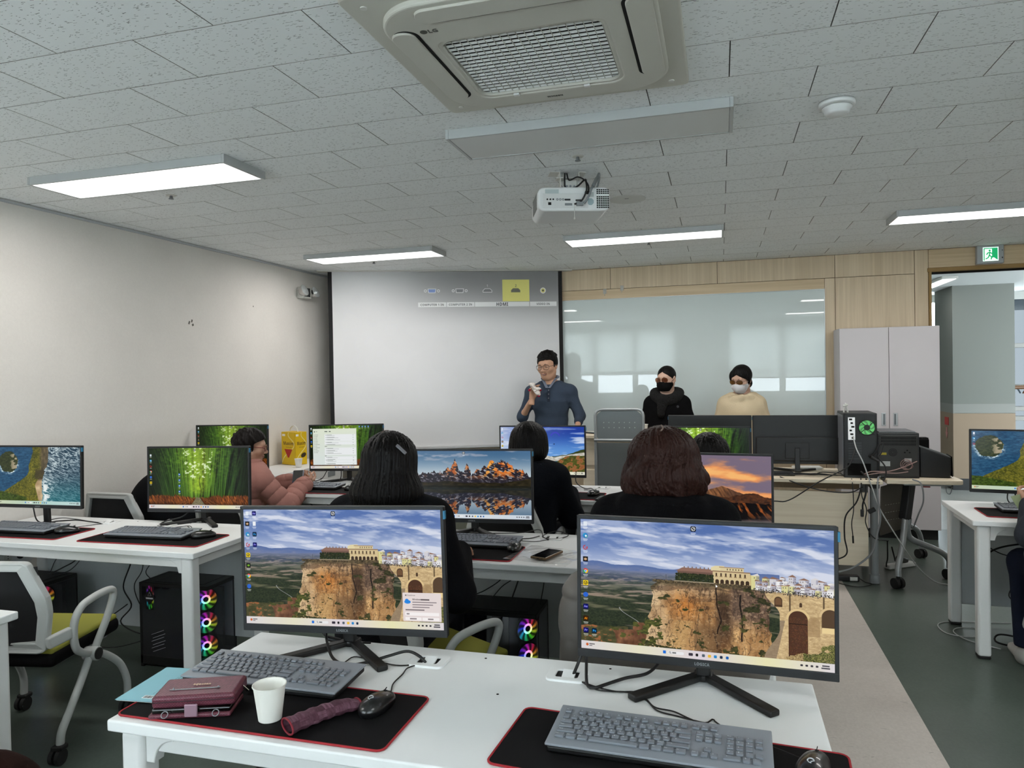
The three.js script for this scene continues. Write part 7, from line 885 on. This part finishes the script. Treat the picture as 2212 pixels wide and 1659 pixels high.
function phone(label, pos, turn, caseMat) { const t = thing('mobile_phone', label, 'phone', pos, turn); part('case', rbox(0.078, 0.011, 0.155, 0.005, [0, 0.0055, 0], undefined, 3), caseMat, t); part('screen', rbox(0.070, 0.002, 0.146, 0.001, [0, 0.0107, 0]), M.blackGloss, t); part('port', [rbox(0.012, 0.003, 0.002, 0.001, [0, 0.005, 0.0775]), rbox(0.01, 0.002, 0.002, 0.0006, [-0.02, 0.005, 0.0775]), rbox(0.01, 0.002, 0.002, 0.0006, [0.02, 0.005, 0.0775])], M.dark, t); return t; }
phone('phone in a bronze case lying on a clear plastic bag', [-0.735, DT + 0.006, -3.05], -0.3, std(0x6f5a40, 0.35, { metalness: 0.5 }));
phone('dark phone lying on the far desk beside the mouse below the paraglider monitor', [-0.715, DT + 0.001, -4.52], -0.1, M.darkGrey);
phone('dark phone lying on the lectern edge beside the grey perforated panel', [-1.08, 0.984, -6.30], 0.9, M.black);
{ const g = new THREE.PlaneGeometry(0.30, 0.26, 40, 34), p = g.attributes.position; for (let i = 0; i < p.count; i++) { const x = p.getX(i), y = p.getY(i); p.setZ(i, 0.002 + 0.007 * Math.pow(fbm(x * 22 + 3, y * 22 + 8, 3), 1.4) * (Math.hypot(x + 0.02, y) > 0.09 ? 1 : 0.35)); } g.computeVertexNormals(); solo('plastic_bag', 'clear crinkled plastic bag lying under the bronze phone', 'bag', g, phys(0xffffff, 0.12, { transmission: 0.93, specularIntensity: 1, clearcoat: 1, side: THREE.DoubleSide }), [-0.735, DT + 0.001, -3.06], [-Math.PI / 2, 0, -0.25]); }
// ---------- cables ----------
const CM = M.black, wireM = std(0xb9bbb9, 0.5), greyW = std(0x7d8082, 0.5);
const lift = (pts, y) => pts.map((p) => [p[0], y ?? p[1], p[2]]);
const cable = (label, geos, m = CM, group) => solo('cable', label, 'cable', geos, m, undefined, undefined, group);
{ const t = thing('cable', 'black monitor cable with a ferrite bead looping to the socket behind the paper cup', 'cable'); part('cord', tube([[-1.125, 0.81, -1.88], [-1.118, 0.755, -1.868], [-1.059, 0.73, -1.80], [-1.001, 0.726, -1.775], [-0.953, 0.728, -1.796], [-0.904, 0.735, -1.838], [-0.856, 0.745, -1.857], [-0.815, 0.738, -1.848], [-0.795, 0.722, -1.845]], 0.0042), CM, t); part('power_lead', [tube([[-1.165, 0.81, -1.90], [-1.15, 0.76, -1.90], [-1.12, 0.737, -1.905], [-1.07, 0.733, -1.91], [-1.0, 0.735, -1.915]], 0.0028), rod([-1.135, 0.742, -1.903], [-1.095, 0.735, -1.907], 0.0085)], CM, t); part('thin_lead', tube([[-1.024, 0.724, -1.735], [-1.018, 0.7235, -1.795], [-1.010, 0.724, -1.835], [-0.956, 0.724, -1.826], [-0.862, 0.7235, -1.809], [-0.80, 0.722, -1.845]], 0.0018), CM, t); part('mouse_lead', tube([[-0.806, 0.727, -1.61], [-0.809, 0.7235, -1.65], [-0.825, 0.723, -1.70], [-0.826, 0.723, -1.76], [-0.828, 0.724, -1.80], [-0.80, 0.722, -1.84]], 0.0018), CM, t); }
{ const t = thing('cable', 'black cords dropping from the near aisle monitor into the desk socket beside it', 'cable'); part('cord', tube([[-0.352, 0.79, -1.89], [-0.350, 0.755, -1.875], [-0.335, 0.73, -1.80], [-0.315, 0.7265, -1.79], [-0.292, 0.727, -1.812], [-0.247, 0.728, -1.861], [-0.192, 0.73, -1.904], [-0.162, 0.755, -1.945], [-0.155, 0.81, -1.95]], 0.0042), CM, t); part('cord', tube([[-0.358, 0.79, -1.89], [-0.372, 0.75, -1.875], [-0.384, 0.72, -1.855]], 0.0042), CM, t);
  part('thin_lead', tube(lift([[-0.375, 0.724, -1.841], [-0.323, 0.724, -1.810], [-0.261, 0.724, -1.791], [-0.211, 0.724, -1.798], [-0.178, 0.724, -1.752], [-0.152, 0.724, -1.711], [-0.109, 0.724, -1.696], [-0.067, 0.724, -1.683], [-0.041, 0.724, -1.678], [-0.026, 0.724, -1.700], [-0.018, 0.724, -1.684], [0.032, 0.724, -1.628], [0.10, 0.724, -1.60], [0.155, 0.73, -1.565]], 0.7225), 0.0018), CM, t); part('thin_lead', tube(lift([[-0.375, 0.724, -1.846], [-0.307, 0.724, -1.786], [-0.216, 0.724, -1.792], [-0.184, 0.724, -1.763], [-0.159, 0.724, -1.724], [-0.115, 0.724, -1.713], [-0.077, 0.724, -1.685], [-0.036, 0.724, -1.662], [-0.016, 0.724, -1.662], [-0.018, 0.724, -1.620]], 0.724), 0.0019), CM, t); part('plug', [rod([-0.216, 0.775, -1.90], [-0.216, 0.80, -1.90], 0.009), rod([-0.216, 0.80, -1.90], [-0.216, 0.83, -1.90], 0.004)], CM, t); }
cable('tangled black leads beside the mouse and phone on the second-row desk', [tube(lift([[-1.39, 0.726, -3.40], [-1.277, 0.726, -3.306], [-1.233, 0.726, -3.42], [-1.08, 0.726, -3.38], [-1.0, 0.726, -3.34], [-0.9, 0.726, -3.36], [-0.86, 0.726, -3.42]], 0.724), 0.0024), tube([[-1.1, 0.727, -3.42], [-0.95, 0.735, -3.43], [-0.86, 0.755, -3.42], [-0.82, 0.73, -3.36], [-0.76, 0.725, -3.38], [-0.72, 0.73, -3.44], [-0.78, 0.745, -3.45], [-0.84, 0.73, -3.40], [-0.80, 0.724, -3.35]], 0.0022), tube([[-0.905, 0.727, -3.19], [-0.93, 0.745, -3.22], [-0.91, 0.73, -3.28], [-0.85, 0.725, -3.30], [-0.80, 0.724, -3.36]], 0.0018)]);
cable('black leads crossing the desk below the bright bamboo monitor', [tube([[-2.985, 0.722, -3.27], [-2.96, 0.74, -3.30], [-2.90, 0.755, -3.35], [-2.86, 0.79, -3.38]], 0.0038), tube([[-2.98, 0.722, -3.26], [-2.92, 0.735, -3.20], [-2.86, 0.724, -3.22], [-2.76, 0.733, -3.24], [-2.70, 0.73, -3.20], [-2.62, 0.724, -3.17]], 0.002), tube([[-2.60, 0.724, -3.12], [-2.66, 0.73, -3.16], [-2.75, 0.735, -3.22]], 0.002)]);
cable('black leads with an inline bead below the headland monitor at the left picture edge', [tube([[-3.72, 0.83, -3.14], [-3.68, 0.74, -3.14], [-3.60, 0.735, -3.20], [-3.50, 0.74, -3.22], [-3.42, 0.73, -3.24], [-3.35, 0.722, -3.25]], 0.0036), tube([[-3.66, 0.735, -3.10], [-3.56, 0.76, -3.16], [-3.48, 0.75, -3.20], [-3.40, 0.735, -3.22], [-3.34, 0.722, -3.24]], 0.0022), tube([[-3.3, 0.727, -3.06], [-3.4, 0.724, -3.11], [-3.36, 0.724, -3.19], [-3.33, 0.722, -3.25]], 0.0018)]);
cable('black leads rising below the monitor with the settings window', [tube([[-2.93, 0.80, -4.96], [-2.95, 0.74, -4.9], [-3.04, 0.726, -4.86], [-3.06, 0.74, -4.82], [-3.02, 0.75, -4.80], [-2.99, 0.726, -4.76]], 0.003), tube([[-2.82, 0.80, -4.98], [-2.80, 0.76, -4.94], [-2.79, 0.73, -4.90]], 0.004), tube([[-3.04, 0.726, -4.85], [-3.0, 0.755, -4.80], [-2.95, 0.735, -4.76], [-2.93, 0.726, -4.70]], 0.002)]);
cable('black lead looping behind the mouse below the paraglider monitor', [tube([[-0.98, 0.83, -4.98], [-0.97, 0.76, -4.93], [-0.90, 0.73, -4.86], [-0.84, 0.74, -4.80], [-0.80, 0.726, -4.72]], 0.0032), tube([[-0.80, 0.727, -4.68], [-0.78, 0.735, -4.74], [-0.84, 0.73, -4.80], [-0.9, 0.724, -4.84]], 0.002)]);
cable('black lead dropping behind the monitor on the desk near the doorway', [tube([[1.60, 0.83, -4.80], [1.57, 0.75, -4.74], [1.60, 0.726, -4.70], [1.68, 0.74, -4.68], [1.78, 0.75, -4.66]], 0.0035), tube([[1.62, 0.83, -4.80], [1.61, 0.73, -4.72]], 0.0045)]);
const HG = 'black leads hanging under the desks';
cable('black leads hanging under the left-wall desk beside the tower with the diamond sticker', [tube([[-3.09, 0.69, -3.22], [-3.107, 0.535, -3.20], [-3.165, 0.39, -3.20], [-3.114, 0.289, -3.20], [-3.17, 0.2, -3.18], [-3.05, 0.14, -3.20], [-2.99, 0.2, -3.2]], 0.0036), tube([[-3.06, 0.69, -3.23], [-3.05, 0.5, -3.22], [-3.10, 0.40, -3.21], [-3.08, 0.3, -3.22], [-3.01, 0.22, -3.22]], 0.0024), tube([[-3.0, 0.69, -3.24], [-3.0, 0.54, -3.23], [-3.04, 0.47, -3.23], [-2.99, 0.43, -3.22]], 0.0022), tube([[-3.13, 0.3, -3.19], [-3.24, 0.2, -3.12], [-3.26, 0.1, -3.1], [-3.16, 0.08, -3.14], [-2.99, 0.12, -3.2]], 0.003)]);
cable('black leads hanging under the left-wall desk behind the empty chair', [tube([[-3.44, 0.69, -3.22], [-3.47, 0.54, -3.2], [-3.55, 0.48, -3.16], [-3.60, 0.455, -3.12]], 0.0036), tube([[-3.42, 0.69, -3.23], [-3.45, 0.55, -3.21], [-3.5, 0.47, -3.17], [-3.57, 0.455, -3.12]], 0.0022), tube([[-3.45, 0.69, -3.22], [-3.53, 0.57, -3.2], [-3.6, 0.53, -3.18], [-3.61, 0.455, -3.14]], 0.0022)]);
cable('black leads hanging under the second-row desk onto the tower between the near monitors', [tube([[-1.0, 0.69, -3.36], [-1.017, 0.55, -3.34], [-1.101, 0.48, -3.3], [-1.18, 0.453, -3.26]], 0.0024), tube([[-0.94, 0.69, -3.36], [-0.95, 0.56, -3.34], [-1.02, 0.5, -3.3], [-1.06, 0.453, -3.26]], 0.0022), tube([[-0.92, 0.69, -3.36], [-0.94, 0.55, -3.33], [-0.965, 0.453, -3.28]], 0.0036), tube([[-0.82, 0.69, -3.36], [-0.81, 0.55, -3.3], [-0.815, 0.455, -3.24], [-0.79, 0.40, -3.09], [-0.785, 0.25, -3.08], [-0.77, 0.12, -3.08], [-0.77, 0.02, -3.08]], 0.0024)]);
cable('black leads crossing under the far desk below the settings monitor', [tube([[-2.95, 0.69, -4.7], [-2.93, 0.58, -4.72], [-2.83, 0.56, -4.74], [-2.72, 0.62, -4.74], [-2.6, 0.64, -4.74]], 0.0036), tube([[-2.8, 0.69, -4.7], [-2.78, 0.58, -4.7], [-2.74, 0.5, -4.7]], 0.003), tube([[-2.72, 0.69, -4.7], [-2.76, 0.55, -4.7], [-2.8, 0.45, -4.7]], 0.003)]);
cable('black leads under the desk near the doorway beside the blue jeans', [tube([[1.42, 0.69, -4.62], [1.40, 0.55, -4.60], [1.47, 0.48, -4.58], [1.6, 0.45, -4.58]], 0.003), tube([[1.36, 0.43, -4.56], [1.46, 0.50, -4.58], [1.6, 0.53, -4.6], [1.75, 0.53, -4.62]], 0.005), tube([[1.62, 0.33, -4.42], [1.5, 0.34, -4.42], [1.46, 0.29, -4.4], [1.52, 0.25, -4.42], [1.62, 0.24, -4.43]], 0.003), tube([[1.6, 0.03, -4.5], [1.45, 0.05, -4.5], [1.42, 0.02, -4.46], [1.55, 0.006, -4.45], [1.65, 0.04, -4.5]], 0.005)]);
cable('pale grey network lead looping on the floor round the desk near the doorway', [tube(lift([[1.62, 0.006, -4.86], [1.412, 0.006, -4.83], [1.272, 0.006, -4.806], [1.205, 0.006, -4.727], [1.214, 0.006, -4.60], [1.30, 0.006, -4.56], [1.42, 0.006, -4.62], [1.40, 0.006, -4.72], [1.30, 0.006, -4.70], [1.26, 0.006, -4.62], [1.30, 0.006, -4.50], [1.42, 0.006, -4.40]], 0.004), 0.0028)], wireM);
cable('white network lead running from the green-fan tower down to the floor near the doorway', [tube([[0.89, 1.04, -5.52], [0.90, 0.96, -5.46], [0.936, 0.866, -5.42], [0.984, 0.708, -5.41], [1.034, 0.557, -5.41], [1.104, 0.427, -5.42], [1.19, 0.285, -5.45], [1.30, 0.13, -5.55], [1.42, 0.02, -5.62], [1.54, 0.006, -5.60], [1.72, 0.005, -5.45]], 0.0042, 8, 120)], wireM);
cable('thick grey cord hanging beside the teacher desk post and sweeping across its front panel', [tube([[1.06, 0.76, -5.52], [1.03, 0.752, -5.44], [1.02, 0.63, -5.40], [1.035, 0.50, -5.40], [1.017, 0.395, -5.40], [0.984, 0.26, -5.40], [0.882, 0.155, -5.41], [0.785, 0.106, -5.43], [0.6, 0.05, -5.5]], 0.0065), tube([[1.25, 0.752, -5.47], [1.29, 0.73, -5.42], [1.30, 0.62, -5.41], [1.27, 0.52, -5.42], [1.26, 0.42, -5.5]], 0.005)], greyW);
cable('bundle of black cords hanging down the front panel of the teacher desk', [tube([[0.20, 0.575, -5.43], [0.355, 0.583, -5.43], [0.457, 0.596, -5.42], [0.655, 0.732, -5.41], [0.834, 0.832, -5.43], [0.887, 0.913, -5.49], [0.90, 0.95, -5.53]], 0.0042), tube([[0.40, 0.752, -5.47], [0.55, 0.70, -5.42], [0.70, 0.665, -5.42], [0.85, 0.66, -5.42], [0.93, 0.70, -5.42]], 0.0042), tube([[0.926, 0.752, -5.46], [0.92, 0.70, -5.42], [0.890, 0.593, -5.42], [0.821, 0.495, -5.42], [0.814, 0.350, -5.43], [0.828, 0.238, -5.43], [0.77, 0.19, -5.44], [0.66, 0.17, -5.46]], 0.0048), tube([[0.868, 0.75, -5.46], [0.868, 0.70, -5.42], [0.872, 0.545, -5.42], [0.859, 0.448, -5.42], [0.865, 0.36, -5.42]], 0.0032), rod([0.865, 0.36, -5.42], [0.867, 0.31, -5.42], 0.006), tube([[0.925, 0.75, -5.46], [0.925, 0.64, -5.42], [0.953, 0.548, -5.42], [0.947, 0.452, -5.42], [0.998, 0.352, -5.42], [1.089, 0.337, -5.42]], 0.0036), tube([[0.96, 0.752, -5.46], [0.95, 0.66, -5.42], [0.93, 0.58, -5.42], [0.93, 0.53, -5.42]], 0.006), rbox(0.02, 0.05, 0.02, 0.005, [0.925, 0.52, -5.42]), rbox(0.05, 0.03, 0.025, 0.006, [0.985, 0.54, -5.42], [0, 0, 0.5])]);
cable('looped black cord in front of the equipment box on the teacher tables', [tube([[0.99, 0.90, -5.53], [1.02, 0.92, -5.50], [1.053, 0.985, -5.49], [1.075, 0.99, -5.49], [1.06, 0.93, -5.48], [1.04, 0.90, -5.47], [1.08, 0.836, -5.46], [1.078, 0.765, -5.45], [1.03, 0.73, -5.43], [0.97, 0.76, -5.45], [0.93, 0.80, -5.48]], 0.0048), rod([1.0, 0.90, -5.50], [1.045, 0.87, -5.48], 0.009)]);
cable('tangle of black cords on the teacher desk beside the green-fan tower', [0, 1, 2, 3, 4].map((i) => tube([0, 1, 2, 3, 4, 5, 6].map((k) => [0.45 + k * 0.085 + rr(-0.02, 0.02), TT + 0.006 + rr(0, 0.014), -5.56 - i * 0.02 + rr(-0.03, 0.03)]), 0.0035)));
cable('coil of pinkish cable hanging before the equipment box', [tube([[0.95, 0.775, -5.50], [1.0, 0.80, -5.48], [1.1, 0.80, -5.49], [1.2, 0.83, -5.5], [1.29, 0.87, -5.52]], 0.0038), tube([[0.96, 0.77, -5.5], [1.05, 0.792, -5.47], [1.16, 0.79, -5.49], [1.23, 0.80, -5.5]], 0.0034), ...[0, 1, 2, 3].map((i) => new THREE.TorusGeometry(0.036 - i * 0.004, 0.0022, 6, 30).rotateX(0.2 * i).translate(1.225 + i * 0.004, 0.845 - i * 0.003, -5.53 + i * 0.008))], std(0x9a7d78, 0.5));
{ const t = thing('power_adapter', 'small black power adapter with a looped lead on the floor before the teacher desk', 'adapter', [0.85, 0, -5.60], 0.1); part('body', rbox(0.16, 0.04, 0.06, 0.008, [0, 0.02, 0]), M.black, t); part('lead', tube([[0.08, 0.02, 0], [0.11, 0.006, 0.05], [0.14, 0.005, 0.10], [0.03, 0.005, 0.17], [-0.07, 0.005, 0.10], [-0.1, 0.006, 0.02]], 0.003), M.black, t); part('label', rbox(0.05, 0.026, 0.001, 0.0004, [0.04, 0.02, 0.0305]), M.plasticW, t); }
{ const t = thing('power_strip', 'white power strip with a black plug on the floor behind the flip-top table leg', 'power strip', [1.29, 0, -6.05], 0.6); part('strip', rbox(0.26, 0.035, 0.06, 0.01, [0, 0.018, 0]), M.white, t); part('plug', rbox(0.12, 0.045, 0.05, 0.014, [0.02, 0.055, 0.0], [0, 0.3, -0.3]), M.darkGrey, t); part('power_cord', tube([[-0.13, 0.02, 0], [-0.18, 0.06, 0.05], [-0.22, 0.12, 0.1], [-0.24, 0.25, 0.12]], 0.005), M.black, t); part('power_cord', tube([[-0.05, 0.06, 0], [-0.13, 0.09, 0.08], [-0.2, 0.2, 0.12]], 0.005), M.black, t); }
{ const t = thing('wall_socket', 'white wall socket box with a dark outlet on the left wall under the desk', 'socket', [XL + 0.012, 0.51, -3.215]); part('box', rbox(0.024, 0.09, 0.22, 0.008), M.white, t); for (const [z, m] of [[0.05, M.plasticW], [-0.03, M.black]]) part('outlet', cyl(0.026, 0.026, 0.006, [0.012, 0.008, z], [0, 0, Math.PI / 2]), m, t); part('pin_hole', [-0.007, 0.007].map((d) => cyl(0.003, 0.003, 0.002, [0.0155, 0.008 + d, 0.05], [0, 0, Math.PI / 2], 8)), M.dark, t); }
{ for (const [x, y, l] of [[-1.125, 2.35, 'clear adhesive hook on the oak panel nearer the projection screen'], [-0.949, 2.375, 'clear adhesive hook with a white backing on the oak strip above the glass board']]) { const t = thing('adhesive_hook', l, 'hook', [x, y, ZF + 0.002]); part('pad', rbox(0.034, 0.05, 0.004, 0.002), phys(0xe8e6e0, 0.2, { transmission: 0.4 }), t); part('hook', tube([[0, 0.0, 0.003], [0, -0.03, 0.01], [0, -0.045, 0.02], [0, -0.035, 0.028]], 0.003, 6), M.plasticW, t); } }
solo('brown_coat', 'dark brown coat shoulder at the bottom left corner of the picture', 'coat', nets((x, y, z) => fU(0.08, fEll([0, 0.34, 0], [0.13, 0.20, 0.16]), fCone([-0.05, 0.02, 0], [0, 0.3, 0], 0.16, 0.12))(x, y, z) - 0.01 * noise(x * 20, y * 20 + z * 9), [-0.3, 0.0, -0.3], [0.3, 0.6, 0.3], 0.012), cloth(0x2a1712, 0.95), [-1.735, 0.075, -1.30]);
renderer.render(scene, camera);
